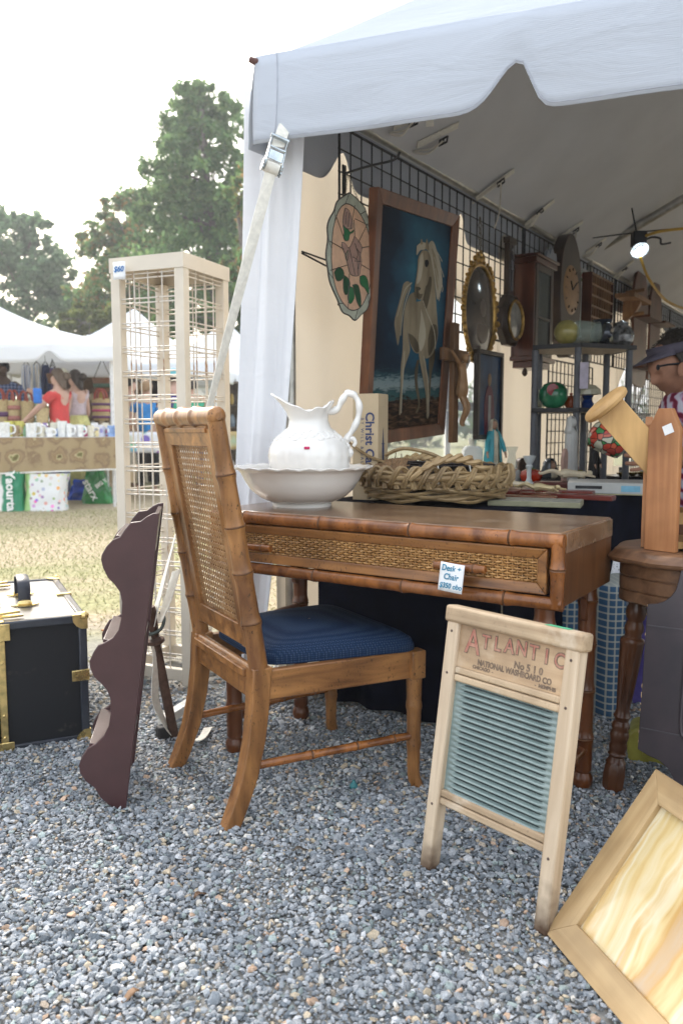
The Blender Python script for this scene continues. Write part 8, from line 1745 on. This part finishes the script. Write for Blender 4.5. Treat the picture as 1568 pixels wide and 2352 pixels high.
for k, (px, d, w_, h_, mt, lab) in enumerate(((230, 13.4, 1.3, 1.75, pm('brown_display', (.14,.085,.05), .7, 0, .5, 6, c2=(.30,.21,.13)), 'brown market display shelf behind the hanging basket'), (355, 13.8, .75, 1.72, pm('dark_brown_display', (.045,.028,.022), .7), 'dark brown cabinet behind the child in blue'), (545, 15.0, .35, 1.75, pm('brown_rack', (.10,.07,.05), .7, 0, .5, 9, c2=(.26,.2,.14)), 'narrow brown rack beside the tent curtain'))):
    b_ = foot(px, d); o = thing('display_cabinet', lab, 'cabinet', b_); q = MB(); q.box(-w_/2, w_/2, .12, .15, 0, h_); q.box(-w_/2, -w_/2+.03, -.15, .12, 0, h_); q.box(w_/2-.03, w_/2, -.15, .12, 0, h_); q.build('carcass', mt, o)
    for j in range(5): q = MB(); z = .1+(h_-.12)*j/4; q.box(-w_/2+.03, w_/2-.03, -.15, .12, z, z+.02); q.build('shelf_board', mt, o)
    if k != 1:
        for j in range(4):
            for i in range(int(w_/.16)):
                z = .12+(h_-.12)*j/4; x = -w_/2+.10+i*.155; q = MB(TX((x, -.04, z))); hh = R.uniform(.10, .26); rr = R.uniform(.03, .065)
                q.lathe([(rr*.7, 0), (rr, hh*.3), (rr*.8, hh*.7), (rr*.4, hh*.9), (0, hh)], 10); c_ = R.choice([(.5,.42,.3), (.35,.12,.08), (.2,.25,.3), (.55,.5,.45), (.5,.35,.1)]); q.build('ornament', pm('ornament_%d' % R.randint(0, 5), c_, .5), o)
def florals():
    m, n, o = _nodes('floral_cloth'); b = _bsdf(n, o, .8, 0, .2); t = n.nodes.new('ShaderNodeTexCoord'); v1 = n.nodes.new('ShaderNodeTexVoronoi'); v1.inputs['Scale'].default_value = 6; n.links.new(t.outputs['Object'], v1.inputs[0]); g_ = _ramp(n, v1.outputs['Distance'], [(.30, (1,1,1)), (.40, (0,0,0))]).outputs[0]; n.links.new(_mix(n, g_, (.70,.71,.74), _mix(n, .5, (.28,.26,.42), v1.outputs['Color'])), b.inputs['Base Color']); return m
for (px, d, w_, mt, lab) in ((345, 10.6, .9, florals(), 'small stall table under white floral cloth behind the tower'), (548, 12.5, .7, pm('orange_cloth', (.60,.27,.03), .8, 0, .3, 3, c2=(.25,.55,.45)), 'stall table with an orange and mint cloth by the tent curtain')):
    b_ = foot(px, d); o = thing('stall_table', lab, 'table', b_); zt2 = .86; q = MB(); q.box(-w_/2, w_/2, -.3, .3, zt2-.03, zt2); q.build('top', white_c, o)
    q = MB(); q.grid(20, 5, lambda a, b, w_=w_: ((a-.5)*w_, -.31-.02*(1-b)*math.sin(a*22), zt2-.26+.262*b)); q.build('cloth_front', mt, o, solid=.004)
    for x in (-w_/2+.05, w_/2-.05): q = MB(); q.tube([(x, 0, 0), (x, 0, zt2-.03)], .02, 6); q.build('leg', polem, o)
# ------------------------------------------------------------------ thin bright air
m, n, o_ = _nodes('market_haze'); pv = n.nodes.new('ShaderNodeVolumePrincipled'); pv.inputs['Color'].default_value = (.93, .96, 1, 1); pv.inputs['Density'].default_value = .0024; pv.inputs['Anisotropy'].default_value = .35
n.links.new(pv.outputs[0], o_.inputs['Volume'])
q = MB(); q.box(-335, 335, -55, 335, -1.2, 15.5); hz = q.build('haze', m, smooth=False); hz['kind'] = 'stuff'; tag(hz, 'thin bright haze hanging over the whole market', 'haze')
S.cycles.volume_bounces = 0
